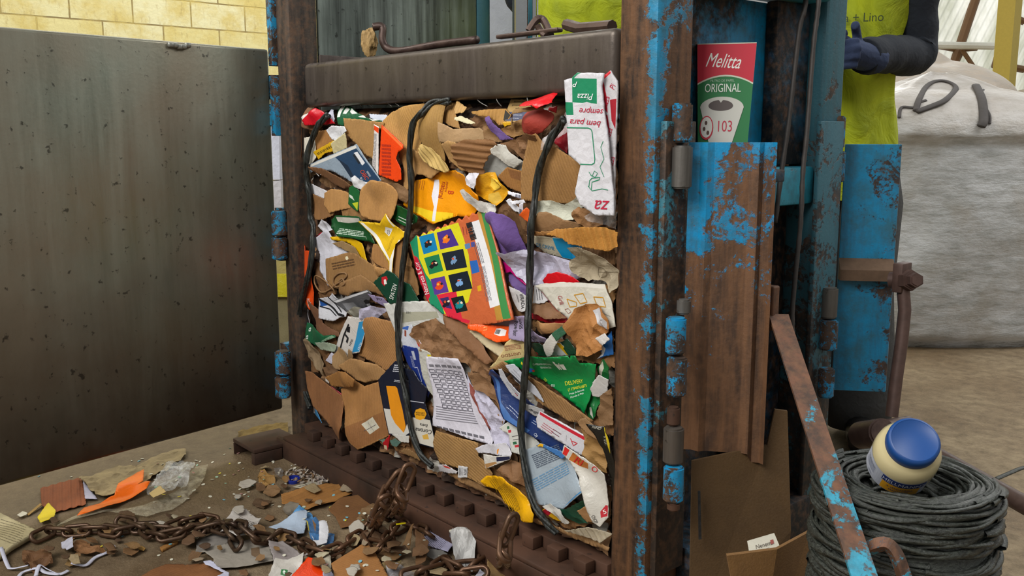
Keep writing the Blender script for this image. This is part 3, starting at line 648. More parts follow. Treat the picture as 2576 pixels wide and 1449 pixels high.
R = [
('carton_edge', 'A', '124,178 285,178 400,330 345,420 165,365 160,450 168,690 140,650 124,400', '#75503a', 'brown folded carton edge in the top left corner of the bale', 'carton', 'card', 'fold', dict(amp=.004)),
('book_leaf', 'A', '870,238 1040,245 1055,300 1000,320 890,280', '#cdd3e2', 'pale blue white leaf behind the green and white card, top of bale', P1, 'paper', 'warp', {}),
(PS, 'A', '150,270 230,215 300,230 230,340 175,325', '#d9d6d2', 'crumpled white tissue left of the red card', 'tissue', 'paper', 'crumple', dict(amp=.006)),
('green_card', 'A', '515,140 560,138 640,165 740,230 880,280 1010,300 1000,330 640,300 625,360 570,340', '#1d5a38', 'dark green card with white leaf shapes at the top left of the bale', 'card', 'gloss', 'warp', dict(dec=[('p', '#e2e5e0', '522,150 560,160 572,265 545,270'), ('p', '#e2e5e0', '582,160 635,185 625,235 590,230'), ('p', '#e2e5e0', '645,172 735,228 690,236 655,212'), ('p', '#e2e5e0', '750,265 820,238 850,278'), ('p', '#e2e5e0', '870,262 1000,300 930,308'), ('p', '#e2e5e0', '610,275 640,285 625,318')])),
('plastic_cup_piece', 'A', '440,190 480,195 530,290 500,335 430,275', '#c9cbdd', 'small lilac white plastic shell beside the red card', 'plastic', 'gloss', 'warp', {}),
('red_card', 'A', '300,176 440,268 490,332 400,342 225,352 205,300', '#c40a20', 'bright red folded card at the top left, under the first black strap', 'card', 'gloss', 'fold', dict(amp=.005, lift=[(300, 200, .012, 200)])),
(CB, 'A', '310,420 420,405 480,520 310,650', '#a97848', 'smooth brown card behind the left strap, below the white scrap', C1, 'card', 'flat', {}),
(CB, 'A', '1030,300 1100,220 1280,160 1412,133 1400,230 1392,640 1250,590 1130,470 1000,372', '#b08650', 'large curved tan cardboard left of the middle strap at the top', C1, 'card', 'flat', dict(ang=.5, lift=[(1280, 160, .02, 400)], gap=.006)),
(CB, 'A', '625,285 800,300 1020,330 1000,400 940,400 935,500 885,700 800,650 720,540 630,430', '#a37c4f', 'upright tan corrugated board behind the orange box', C1, 'card', 'flat', dict(gap=.005)),
('wood_strip', 'B', '0,360 85,340 100,450 160,590 60,560 0,520', '#a98152', 'curled tan board edge right of the arched boards at the top', C1, 'card', 'warp', {}),
(CB, 'A', '1440,190 1560,150 1672,128 1665,350 1640,470 1672,760 1600,730 1540,640 1450,560 1398,450 1405,320', '#9c7947', 'tall bowed tan cardboard strip right of the middle strap', C1, 'card', 'flat', dict(lift=[(1550, 330, .022, 450)], gap=.006)),
(CB, 'B', '75,340 162,400 150,445 100,455', '#b99465', 'small pointed tan flap at the top beside the bowed strip', C1, 'card', 'fold', {}),
('kraft_bag', 'B', '0,540 120,600 280,588 345,660 350,715 200,710 100,735 0,715', '#b08f66', 'smooth beige kraft bag fold in the upper middle of the bale', 'paper bag', 'paper', 'warp', dict(lift=[(150, 640, .015, 350)])),
('kraft_label', 'B', '558,330 785,330 780,520 740,540 600,520 570,440', '#b3935c', 'kraft label printed with black words above a navy band', 'label', 'paper', 'flat', dict(dec=[('p', '#232c52', '562,440 782,440 780,520 600,522'), ('t', '#2b2118', 'Boi rico e promete é', 672, 346, 20, 0), ('t', '#2b2118', 'gravissima para maior', 672, 376, 20, 0), ('t', '#2b2118', 'violência.', 672, 406, 20, 0), ('t', '#b9bccb', 'INFORMAÇÕES', 680, 470, 18, 3), ('t', '#b9bccb', 'importantes', 680, 498, 17, 3)], gap=.001)),
(CB, 'B', '230,440 530,413 590,470 560,545 500,560 430,485 250,462', '#a67c44', 'tan board rolled into a tube below the dark platen', C1, 'card', 'flat', dict(dec=[('p', '#2d2a26', '530,420 590,470 562,530 535,515')], lift=[(380, 450, .02, 200)])),  # dark decal paints the shade inside the tube's opening
('wood_chip', 'B', '80,490 115,478 245,540 205,550 85,512', '#cfc6a2', 'pale splinter lying across the beige kraft fold', 'wood', 'paper', 'warp', {}),
('kraft_scrap', 'B', '340,560 400,590 520,690 500,712 350,705', '#8d6a42', 'small crumpled kraft scrap left of the purple felt', P1, 'paper', 'crumple', dict(amp=.007)),
('kraft_scrap', 'B', '500,600 700,510 790,500 775,660 700,645 620,672 530,640', '#946d3e', 'creased kraft paper between purple felt and red ball', P1, 'paper', 'crumple', dict(amp=.009)),
('yellow_strip', 'B', '520,535 600,530 610,552 540,575', '#d3a21c', 'thin yellow strip under the tan rolled tube', P1, 'gloss', 'flat', {}),
('purple_felt', 'B', '400,500 430,483 470,560 560,650 620,685 500,692 425,615', '#6d5390', 'triangular purple felt scrap in the upper middle of the bale', 'cloth', 'cloth', 'warp', dict(lift=[(430, 520, .012, 150)])),
('red_plastic', 'B', '950,400 1020,390 1010,450 940,425', '#b5121d', 'small dark red plastic flap under the shiny red piece', 'plastic', 'gloss', 'flat', {}),
('red_plastic', 'B', '1000,600 1105,590 1112,710 1118,812 1050,775 1000,722', '#8f1c28', 'dark red crumpled plastic left of the pizza box', 'plastic', 'gloss', 'crumple', dict(amp=.008)),
('deflated_ball', 'B', '775,570 800,450 900,395 1000,450 1010,520 960,610 880,655 780,640', '#a83a2d', 'dull red deflated ball beside the right strap near the top', 'ball', 'paper', 'warp', dict(rnd=2, lift=[(890, 520, .035, 260)])),
('kraft_strap', 'B', '598,560 618,500 720,430 845,393 925,400 835,440 700,470 640,540 622,600', '#8c6a3a', 'narrow kraft paper strap arching left of the red ball', P1, 'paper', 'warp', dict(lift=[(720, 440, .02, 250)])),
('red_plastic', 'B', '788,350 930,263 962,272 1014,355 945,412 900,380 815,392', '#e0141f', 'shiny bright red plastic piece just under the platen', 'plastic', 'gloss', 'fold', dict(amp=.005, lift=[(930, 300, .02, 200)])),
('kraft_scrap', 'B', '600,700 800,640 862,660 820,760 760,850 690,892 640,830 560,760 470,740', '#7f5a37', 'tightly wrinkled brown kraft paper above the round white piece', P1, 'paper', 'crumple', dict(amp=.011)),
('kraft_scrap', 'B', '0,740 90,708 160,733 140,862 210,1000 100,962 20,872', '#b58e62', 'peach brown curled board left of the corrugated roll', C1, 'card', 'fold', dict(amp=.006)),
('grey_plate', 'B', '335,930 400,825 500,820 620,930 700,895 745,990 640,985 560,1005 480,1032 400,1072 345,1020', '#8d8d88', 'flat grey cardboard plate behind the round white piece', C1, 'paper', 'flat', {}),
('corrugated_roll', 'B', '140,862 152,760 220,700 400,698 485,738 440,790 380,830 333,930 322,1042 240,990 162,932', '#7d5736', 'dark brown ribbed board rolled open, left of the grey plate', C1, 'card', 'flat', dict(rib=(.013, .0022), ang=1.5, lift=[(260, 850, .02, 300)])),
('white_disc', 'B', '440,782 510,738 575,745 600,800 682,890 612,947 540,905 442,825', '#cfcdc4', 'round white torn piece lying on the grey plate', P1, 'paper', 'flat', dict(lift=[(600, 900, .012, 200)])),
(PS, 'B', '720,960 740,850 775,810 770,900 735,990', '#d8d6cf', 'narrow white paper sliver left of the big tan board', P1, 'paper', 'warp', {}),
('carton_flap', 'B', '490,1030 590,948 735,990 745,1050 700,1190 560,1125', '#9a6c3c', 'brown open carton flap below the round white piece', 'carton', 'card', 'flat', dict(dec=[('p', '#835732', '592,960 730,995 690,1070 600,1040')])),  # darker polygon puts the open carton's shading into the colour
('foil_pack', 'B', '262,1190 290,1060 400,1000 442,998 482,1060 575,1165 540,1205 500,1252 450,1292 380,1242 330,1232', '#e0a320', 'golden yellow foil wrapper with a pale gift drawing', 'wrapper', 'gloss', 'crumple', dict(amp=.007, dec=[('p', '#efc94a', '420,1040 480,1060 520,1110 450,1160 400,1110'), ('s', '#9a7010', 5, [(1243, 452), (1262, 470), (1240, 482)]), ('p', '#d9b045', '380,1190 470,1170 500,1240 440,1285 390,1240')])),
('envelope', 'N', '1016,515 1025,490 1044,455 1090,447 1112,434 1160,430 1186,440 1195,475 1212,490 1202,520 1180,545 1150,541 1092,561 1040,536', '#f09a0a', 'orange yellow envelope printed with a brand word, centre of the bale', 'envelope', 'gloss', 'warp', dict(amp=.005, dec=[('p', '#f3cf23', '1036,519 1090,531 1140,536 1140,550 1096,560 1037,533'), ('p', '#e8e6ee', '1092,452 1104,452 1103,508 1098,556 1090,556 1094,520 1086,494'), ('t', '#a3320f', 'natural', 1112, 478, 17, 102), ('t', '#b4431a', 'papelaria', 1122, 470, 8, 102), ('t', '#c0330c', 'B', 1131, 484, 20, 102), ('l', '#b4651a', 240*.1+1040, 455, 24, 12, 3, 100)])),
(PS, 'B', '180,1060 215,1000 292,1000 262,1090 240,1140 180,1100', '#e5e3ee', 'white twisted paper between orange envelope and yellow foil', P1, 'paper', 'crumple', dict(amp=.006)),
(PS, 'B', '160,1165 205,1145 262,1195 300,1250 420,1290 400,1400 300,1350 200,1240', '#c9c5c0', 'grey white crumpled tissue under the yellow foil', 'tissue', 'paper', 'crumple', dict(amp=.008)),
]
for r in R:
    b(*r[:8], **r[8])
R = [
(CB, 'B', '710,1230 730,1000 822,668 872,650 940,740 1000,752 1120,832 1230,922 1225,965 1182,1040 1170,1185 1142,1262 1050,1272 860,1250 790,1252', '#997248', 'big tan cardboard behind the right strap at the upper right', C1, 'card', 'flat', dict(ang=.3, gap=.007, lift=[(1150, 900, .012, 500)])),
('paper_strip', 'B', '570,1163 712,1198 706,1238 572,1192', '#e3e3ec', 'short white ribbon with grey print right of the yellow foil', P1, 'paper', 'flat', dict(dec=[('b', '#55556a', 640, 1188, 55, 30, 14)])),
('paper_strip', 'B', '560,1250 600,1232 690,1335 668,1355 620,1340', '#dfe0e8', 'slanting white paper ribbon under the printed ribbon', P1, 'paper', 'warp', {}),
('paper_strip', 'B', '600,1255 715,1240 730,1268 620,1285', '#dcdce4', 'flat white paper ribbon above the orange scrap', P1, 'paper', 'warp', {}),
('paper_strip', 'B', '690,1280 722,1270 705,1370 665,1365', '#d9d8e2', 'upright white paper ribbon beside the orange scrap', P1, 'paper', 'warp', dict(dec=[('b', '#44465a', 672, 1360, 40, 20, -75)])),
('orange_scrap', 'B', '682,1385 740,1315 792,1422 740,1445', '#db5a1a', 'small orange scrap left of the right strap', P1, 'gloss', 'fold', {}),
('white_cloth', 'B', '840,1420 850,1258 950,1248 1060,1290 1150,1240 1215,1178 1222,1255 1170,1320 1120,1422 1040,1425 930,1362', '#c6c7b6', 'wrinkled off white cloth below the big tan board', 'cloth', 'cloth', 'crumple', dict(amp=.01)),
(CB, 'A', '1205,560 1300,600 1400,640 1640,825 1530,905 1480,892 1440,872 1350,860 1262,1075 1232,900 1215,800 1165,690', '#a17a4e', 'brown torn cardboard between the orange box and the middle strap', C1, 'card', 'warp', dict(gap=.004)),
('wood_strip', 'A', '1388,642 1460,553 1520,590 1662,740 1692,812 1640,842 1480,762 1400,682', '#bfa36c', 'pale yellow ribbed wood strip right of the middle strap', 'wood', 'card', 'flat', dict(rib=(.012, .0015), ang=.7, lift=[(1450, 600, .012, 200)])),
('orange_box', 'A', '1000,362 1252,560 1250,600 1182,640 1160,700 1212,800 1215,905 1150,932 938,862', '#f0470e', 'bright orange red box with a white side, upper left of the bale', 'box', 'gloss', 'flat', dict(amp=.002, gap=.012, dec=[('p', '#ff7a3c', '1005,365 1250,560 1245,590 1000,385'), ('l', '#b52c05', 985, 560, 120, 300, 9, 3), ('s', '#9c2103', 3, [(975, 405), (985, 410), (975, 415)])])),
('box_side', 'A', '930,352 985,382 975,440 940,860 880,762 886,700 920,480', '#e3ddda', None, None, 'gloss', 'flat', dict(par='orange_box', dec=[('p', '#ee4a12', '930,352 985,382 978,440 925,400'), ('l', '#7c7c84', 952, 440, 380, 28, 5, 96)], gap=.004)),
('cream_flap', 'A', '165,492 290,470 322,690 270,752 190,760', '#d9d3c4', 'cream carton flap behind the left strap', 'carton', 'paper', 'flat', {}),
('yellow_ruler', 'A', '300,630 475,518 492,622 400,642 342,706', '#d2a51c', 'piece of yellow ruler behind the blue picture box', 'ruler', 'gloss', 'flat', dict(dec=[('b', '#5c4708', 330, 640, 160, 22, -32)])),
(PS, 'A', '425,402 480,360 622,368 642,412 500,522 452,472', '#dcdde2', 'torn white label with grey specks above the cream flap', P1, 'paper', 'warp', {}),
('cream_card', 'A', '478,542 628,438 628,500 610,590 480,645', '#d3c79a', 'pale cream folded card above the blue picture box', 'card', 'paper', 'flat', dict(gap=.008)),
('picture_box', 'A', '265,765 520,652 738,560 800,680 950,925 800,1002 700,965 500,835 350,805 275,850', '#8d9cab', 'blue and grey picture box with barcode and orange letters', 'box', 'gloss', 'flat', dict(gap=.008, dec=[('p', '#d9d7d0', '265,765 520,652 738,560 742,592 520,684 268,788'), ('p', '#24405f', '520,684 738,592 800,690 950,925 800,1000 730,975 650,850 620,790'), ('p', '#dfe0e4', '710,640 748,628 815,745 785,772'), ('b', '#22262e', 722, 652, 105, 24, 61), ('t', '#d2492c', 'OBC', 800, 870, 60, 62), ('t', '#d7dbe2', 'SERIES', 845, 860, 26, 62), ('t', '#d7dbe2', 'BULK', 775, 925, 30, 62), ('p', '#1d2c40', '545,700 640,770 690,880 660,900 600,790'), ('t', '#e4e8ec', 'R', 345, 860, 70, -40)])),
('wood_wedge', 'A', '300,790 400,800 560,900 652,985 560,1012 470,962', '#6d4a30', 'dark brown pointed card wedge over the blue picture box', 'card', 'card', 'flat', dict(lift=[(320, 800, .012, 250)])),
(PS, 'A', '680,910 722,878 800,940 872,962 780,1022 700,992', '#dcdce0', 'small white torn scraps at the foot of the picture box', P1, 'paper', 'crumple', dict(amp=.005)),
(PS, 'A', '60,1010 130,940 115,800 200,760 262,870 272,965 110,985 118,1065 60,1030', '#bdb8ab', 'off white crumpled tissue sticking out at the left edge', 'tissue', 'paper', 'crumple', dict(amp=.01)),
('paper_cup', 'A', '105,968 212,1010 212,1270 190,1200 150,1182', '#4a4c52', 'squashed dark paper cup with brown side at the left edge', 'cup', 'card', 'flat', dict(dec=[('p', '#80593c', '165,1000 212,1015 212,1270 190,1200')])),
(PS, 'A', '262,960 420,1040 400,1122 272,1062', '#d9d8de', 'white paper triangle with faint print right of the left strap', P1, 'paper', 'flat', {}),
(CB, 'A', '270,1060 400,1120 432,1240 500,1252 480,1292 380,1332 300,1332', '#8a6340', 'brown cardboard right beside the left strap, under the white triangle', C1, 'card', 'warp', {}),
(CB, 'A', '400,1062 470,1020 560,1030 642,1062 650,1150 662,1212 560,1232 450,1262 400,1182', '#ab7f51', 'small tan ribbed cardboard left of the green carton scrap', C1, 'card', 'flat', {}),
('green_carton', 'A', '655,1005 700,980 762,1040 762,1200 742,1247 652,1172', '#1b5c2f', 'green carton scrap with lime corner beside the round cut board', 'carton', 'gloss', 'flat', dict(dec=[('p', '#b7c22b', '690,1165 752,1150 745,1240'), ('p', '#c9cfc4', '655,1070 690,1090 715,1140 660,1100')])),
('kraft_scrap', 'A', '1075,965 1180,958 1282,1062 1232,1165 1150,1105', '#80603f', 'crumpled kraft scrap right of the round cut board', P1, 'paper', 'crumple', dict(amp=.007)),
('green_carton', 'A', '1150,1180 1240,1200 1372,1310 1352,1362 1240,1402 1180,1382 1090,1300', '#175a2c', 'glossy green curved packaging under the middle strap', 'carton', 'gloss', 'warp', dict(dec=[('s', '#d8e0d8', 5, [(1002, 545), (1020, 553), (1040, 555)]), ('s', '#d8e0d8', 4, [(1000, 552), (1018, 561), (1036, 563)])])),
(CB, 'A', '765,1062 800,1000 900,932 990,935 1090,980 1152,1050 1152,1122 1082,1332 1000,1347 850,1327 748,1282', '#ad8050', 'big round cut tan cardboard with upright ribs, left of centre', C1, 'card', 'flat', dict(rnd=1, gap=.01, lift=[(950, 950, .012, 300)])),
('blue_scrap', 'C', '190,130 232,60 240,200 200,180', '#7d92c4', 'small blue plastic scrap left of the strap', 'plastic', 'gloss', 'flat', {}),
('red_scrap', 'C', '168,200 240,180 240,362 170,385', '#b8152a', 'red plastic scrap at the left edge above the orange box', 'plastic', 'gloss', 'warp', {}),
('red_scrap', 'C', '330,250 402,200 405,262 340,285', '#a81226', 'red plastic scrap just right of the left strap', 'plastic', 'gloss', 'warp', {}),
(PS, 'C', '350,130 400,58 462,90 502,170 480,192 400,192', '#c8c8cf', 'white crumpled paper ball beside the left strap', P1, 'paper', 'crumple', dict(amp=.009)),
('white_paper', 'C', '330,290 500,180 540,300 722,430 600,470 480,520 480,600 505,800 400,622 388,450 332,350', '#c9c9d4', 'long folded white paper bag between strap and brown board', 'paper bag', 'paper', 'fold', dict(amp=.006)),
('yellow_carton', 'C', '555,258 620,255 780,290 850,330 880,400 945,545 900,530 820,470 760,370 690,312 570,292', '#d9ac0b', 'yellow folded carton strip left of the yellow triangle', 'carton', 'gloss', 'fold', dict(amp=.004)),
(CB, 'C', '555,330 640,300 760,370 822,475 720,442', '#8a7050', 'grey brown torn cardboard inside the yellow folded strip', C1, 'card', 'warp', {}),
('green_carton', 'C', '522,62 560,18 862,25 885,80 990,332 930,302 750,262 620,242 540,152', '#184d27', 'dark green carton with a torn white band and fine lines', 'carton', 'gloss', 'warp', dict(dec=[('p', '#c3c0b6', '555,25 862,40 860,80 700,97 570,82'), ('l', '#b7c8b8', 600, 160, 290, 50, 4, 8), ('s', '#a9bdaa', 3, [(885, 592), (900, 594), (920, 596), (921, 602)])])),
('round_board', 'C', '968,420 990,320 1100,420 1192,542 1240,700 1180,640 1080,592 980,532', '#9b6f43', 'smooth brown rounded board under the yellow triangle', C1, 'card', 'flat', dict(rnd=1)),
('round_board', 'C', '1228,640 1245,350 1312,310 1312,600 1292,742', '#8d6641', 'brown board sliver left of the middle strap', C1, 'card', 'flat', {}),
('yellow_packet', 'C', '868,85 1090,105 1165,0 1235,135 1300,195 1345,200 1290,292 1245,335 1222,660 1196,650 1180,530 1050,345', '#deb41c', 'yellow triangular packet with white border at left of centre', 'packet', 'gloss', 'warp', dict(gap=.006, dec=[('p', '#e9e7e2', '868,85 900,92 1010,230 1195,500 1190,530 1050,345'), ('p', '#e9e7e2', '1195,520 1225,420 1280,285 1292,292 1245,400 1222,660 1196,650'), ('p', '#e4e2de', '1100,200 1130,140 1200,160 1150,250'), ('t', '#554410', 'CO', 1150, 200, 40, -70), ('l', '#a98a10', 1215, 250, 170, 14, 2, 105), ('p', '#ece9df', '1163,0 1180,10 1235,135 1215,135')])),
]
par = {}
def place(R):
    for r in R:
        k = dict(r[8]); pn = k.pop('par', None)
        if pn: k['parent'] = par[pn]
        o, hf, hm = b(*r[:8], **k)
        par[r[0]] = o
place(R)
R = [
('orange_carton', 'C', '108,500 150,422 200,355 240,372 242,420 330,412 392,470 376,650 360,1085 300,1052 250,972 170,902 108,802', '#ea521c', 'orange carton with slots standing at the left edge of the bale', 'carton', 'gloss', 'fold', dict(amp=.004, gap=.006, dec=[('p', '#f0b49a', '150,520 166,520 155,655 140,655'), ('p', '#f0b49a', '332,612 345,612 335,700 325,700'), ('t', '#f2d9cc', 'italian', 318, 1000, 52, 84), ('s', '#c23a0c', 3, [(765, 660), (772, 668), (764, 678)])])),
(CB, 'C', '478,510 720,440 780,452 942,562 1012,640 1042,742 1000,782 880,802 820,860 700,862 540,822 482,740', '#8f6b45', 'dull brown cardboard with black print and a white spot', C1, 'card', 'flat', dict(dec=[('l', '#5c4128', 530, 560, 250, 60, 3, -12), ('p', '#dcd6c8', '680,480 700,470 714,500 695,520 680,505')], gap=.006)),
(CB, 'C', '640,780 840,690 1000,800 1100,900 1080,930 940,880 780,880 700,930 620,900', '#8b6845', 'frayed brown cardboard under the knotted cord', C1, 'card', 'warp', dict(gap=.004)),
(PS, 'C', '40,750 100,820 160,900 180,960 140,1122 120,1062 108,950 60,870', '#cfcfd2', 'jagged white paper sliver poking out at the left edge', P1, 'paper', 'warp', {}),
(PS, 'C', '180,960 232,1010 345,1182 348,1240 330,1302 200,1232 160,1100', '#c6c6cc', 'white torn paper triangle behind the lower left strap', P1, 'paper', 'warp', {}),
('brown_strip', 'C', '250,990 372,1100 422,1232 592,1332 602,1382 420,1370 345,1330', '#6e4a31', 'dark brown paper strip below the orange carton', P1, 'paper', 'fold', {}),
('green_card', 'C', '200,1240 342,1290 470,1372 572,1368 582,1392 440,1452 380,1500 200,1440 178,1420', '#22603f', 'green card with small round marks behind the left strap', 'card', 'gloss', 'warp', dict(dec=[('s', '#cfdcd2', 7, [(770, 828), (775, 826), (775, 833), (770, 833), (770, 828)]), ('s', '#cfdcd2', 7, [(765, 847), (770, 845), (770, 852), (765, 852), (765, 847)]), ('p', '#7fa588', '430,1440 560,1368 585,1392 470,1449')])),
('green_card', 'C', '68,1148 132,1192 122,1285 80,1202', '#3a7a58', 'small green tip at the far left edge', 'card', 'gloss', 'flat', {}),
('magazine', 'C', '380,960 520,940 562,898 620,960 702,1100 700,1155 640,1162 560,1202 400,1172', '#c7c8cf', 'curled black and white magazine pages left of centre', 'magazine', 'paper', 'fold', dict(amp=.006, dec=[('p', '#1f4f96', '382,958 400,960 470,1030 395,1050'), ('s', '#17181c', 12, [(803, 752), (830, 768), (855, 790), (872, 794)]), ('s', '#17181c', 6, [(806, 770), (830, 778), (850, 794)]), ('s', '#2a2b30', 8, [(830, 745), (845, 765), (862, 785)])])),
('grey_poster', 'C', '570,982 930,860 972,900 900,1032 872,1062 702,1102', '#55565a', 'grey photograph leaflet with white edge and black round sign', 'leaflet', 'gloss', 'warp', dict(dec=[('p', '#cfd0d4', '570,982 930,860 945,876 600,1000'), ('p', '#16171a', '870,985 900,965 945,985 935,1030 885,1030'), ('b', '#c4c6cb', 892, 1020, 36, 28, -10), ('p', '#77787c', '650,1010 760,1000 790,1060 700,1090')])),
('lilac_paper', 'C', '980,900 1100,950 1132,1030 1100,1065 1010,982', '#9a8db2', 'lilac paper scrap with black letters left of the green carton', P1, 'paper', 'flat', dict(dec=[('t', '#2a2433', 'PO', 1065, 962, 40, -5), ('t', '#2a2433', 'F', 1045, 925, 34, -5)])),
('carton_end', 'C', '985,582 1000,560 1080,600 1162,640 1120,670 1050,702 1010,650', '#b08456', 'small open tan carton end above the dark green carton', 'carton', 'card', 'flat', dict(lift=[(1060, 610, .012, 150)])),
('green_carton', 'C', '1290,770 1340,765 1402,800 1482,982 1400,992 1280,992', '#1e4c37', 'dark green smooth carton right of the middle strap', 'carton', 'gloss', 'flat', {}),
('beer_carton', 'C', '1020,770 1162,640 1232,682 1282,762 1290,992 1160,1012 1098,905', '#16402f', 'dark green beer carton with white letters and red emblem', 'carton', 'gloss', 'flat', dict(gap=.006, dec=[('t', '#e9e9e4', 'SPATEN', 1208, 880, 62, -72, dict(sh=.25, sq=.85)), ('p', '#c01f2a', '1100,710 1150,700 1160,730 1120,815 1095,780'), ('p', '#ece7e2', '1120,740 1140,735 1148,790 1118,795')])),
('dusty_clump', 'C', '700,1110 780,1050 862,1080 862,1192 760,1192', '#8c897b', 'clump of grey dusty fluff at left of centre', 'fluff', 'cloth', 'crumple', dict(amp=.009)),
('lilac_cloth', 'C', '860,1080 960,1040 1092,1080 1102,1102 1000,1172 930,1215 860,1192', '#b4b0c6', 'pale lilac tissue above the blue striped carton', 'tissue', 'cloth', 'crumple', dict(amp=.007)),
(CB, 'E', '740,290 762,180 820,0 850,-70 920,-90 1080,-30 1112,60 1152,350 1000,442 980,442 860,352', '#9a6f47', 'big brown ribbed cardboard left of the middle strap, lower half', C1, 'card', 'flat', dict(ang=.6, gap=.005, lift=[(900, 0, .015, 400)])),
('striped_carton', 'E', '490,292 540,120 600,-10 640,-90 820,-60 812,0 770,112 722,262 652,282 600,332 570,242', '#cfcbc6', 'white carton with black strokes and a light blue stripe', 'carton', 'gloss', 'flat', dict(gap=.006, dec=[('p', '#2f8fc4', '740,-40 818,-58 812,0 770,112 722,262 655,270 700,130'), ('t', '#dfeef6', 'ARCH', 735, 210, 34, -66), ('t', '#e9f2f8', 'III', 790, 20, 60, -75), ('s', '#17171a', 9, [(855, 880), (866, 845), (880, 815)]), ('p', '#1c1c20', '628,10 655,5 648,70 620,60'), ('s', '#1c1c20', 12, [(870, 842), (876, 850), (872, 862)]), ('t', '#33343a', 'PAPER', 655, 170, 30, -66)])),
('spiral_page', 'N', '976,764 1030,760 1100,760 1108,775 1116,800 1126,812 1132,838 1110,850 1060,884 1010,872 998,830', '#c9c9c4', 'white spiral bound page with torn right edge below the green carton', 'page', 'paper', 'flat', dict(gap=.004, dec=[('p', '#a9a895', '1016,785 1095,784 1100,800 1014,812'), ('t', '#6d6e66', 'AN', 1030, 786, 8, 0)] + [('s', '#e6e6e6', 3, [(1108+i*3.4, 778+i*8), (1114+i*3.4, 777+i*8)]) for i in range(8)])),
('soap_wrapper', 'E', '1180,150 1195,20 1270,-10 1302,80 1372,222 1340,242 1200,240 1190,205', '#c6cad6', 'white wrapper with blue and red print beside the middle strap', 'wrapper', 'gloss', 'warp', dict(dec=[('p', '#3c62b0', '1180,-10 1250,0 1240,40 1190,30'), ('p', '#8c4a3a', '1208,40 1225,45 1222,110 1205,100'), ('p', '#c92a1c', '1302,130 1330,140 1360,200 1330,215')])),
('kraft_bag', 'N', '1062,882 1041,842 1050,822 1068,812 1095,803 1116,818 1140,835 1200,870 1234,905 1233,950 1246,1000 1264,1062 1240,1015 1210,990 1190,975 1165,915 1080,902', '#84603f', 'large crumpled brown kraft bag in the lower middle of the bale', 'paper bag', 'paper', 'crumple', dict(amp=.013, gap=.004)),
('kraft_strip', 'N', '1085,743 1140,792 1172,803 1206,850 1242,905 1232,912 1200,885 1165,862 1125,822 1108,782', '#7b5434', 'long brown kraft strip running under the picture notebook', P1, 'paper', 'fold', dict(amp=.005, gap=.006)),
('blue_carton', 'E', '1192,235 1212,205 1362,235 1382,500 1422,650 1390,722 1340,642 1332,580 1232,392', '#1b3280', 'royal blue carton with white print right of the middle strap', 'carton', 'gloss', 'flat', dict(dec=[('l', '#c8cfe6', 1290, 300, 120, 20, 3, 84), ('p', '#b8bfd0', '1285,250 1315,250 1325,340 1300,340'), ('s', '#c8cfe6', 4, [(1042, 925), (1050, 924), (1056, 960), (1050, 965)])])),
('pad_cover', 'E', '1365,230 1440,262 1472,292 1512,742 1482,742 1422,652 1382,500', '#b9b8ae', 'grey white pad cover with a yellow edge left of the key sheet', 'pad', 'paper', 'flat', dict(dec=[('p', '#d9c81a', '1440,285 1472,292 1512,742 1492,742 1465,500')])),
('key_sheet', 'N', '1086,898 1158,905 1172,936 1188,990 1208,1042 1238,1105 1238,1116 1180,1100 1092,1068 1095,980', '#cdcad6', 'white printed sheet of keyboard outlines in the lower middle', 'sheet', 'paper', 'warp', dict(amp=.0025, gap=.004, dec=
    [('p', '#77767f', f'{1089+i*12.6+1},{914+i*1.2} {1089+i*12.6+11},{914.8+i*1.2} {1089+i*12.6+12},{922+i*1.2} {1089+i*12.6+2},{921+i*1.2}') for i in range(6)] +
    [('s', '#5d5b66', 1.1, [(1090+i*12.6+j*3.2, 927+j*13+i*1.6), (1100+i*12.6+j*3.2, 928+j*13+i*1.6), (1101.5+i*12.6+j*3.2, 936.5+j*13+i*1.6), (1091.5+i*12.6+j*3.2, 935.5+j*13+i*1.6), (1090+i*12.6+j*3.2, 927+j*13+i*1.6)]) for i in range(6) for j in range(8)] +
    [('s', '#77757f', 1, [(1098, 1022+j*6), (1188+j*2.5, 1036+j*6)]) for j in range(6)] +
    [('p', '#67666f', f'{1100+i*15},{1070+i*3.6} {1112+i*15},{1073+i*3.6} {1114+i*15},{1080+i*3.6} {1102+i*15},{1077+i*3.6}') for i in range(8)])),
(PS, 'F', '225,500 262,600 300,650 400,682 490,752 592,950 560,1022 622,1150 662,1262 500,1192 450,1102 380,955 300,805 240,650', '#bdbace', 'lilac white crumpled notebook pages right of the key sheet', 'notebook pages', 'paper', 'crumple', dict(amp=.009, dec=[('p', '#8a4a42', '240,570 300,650 290,700 330,850 400,950 450,1060 400,1040 320,900 270,750')])),
('kraft_scrap', 'F', '215,480 330,488 432,560 522,700 512,762 562,862 602,942 490,752 400,682 300,642', '#7c5a3a', 'creased brown kraft between the key sheet and the blue magazine', P1, 'paper', 'crumple', dict(amp=.008, gap=.001)),
]
place(R)
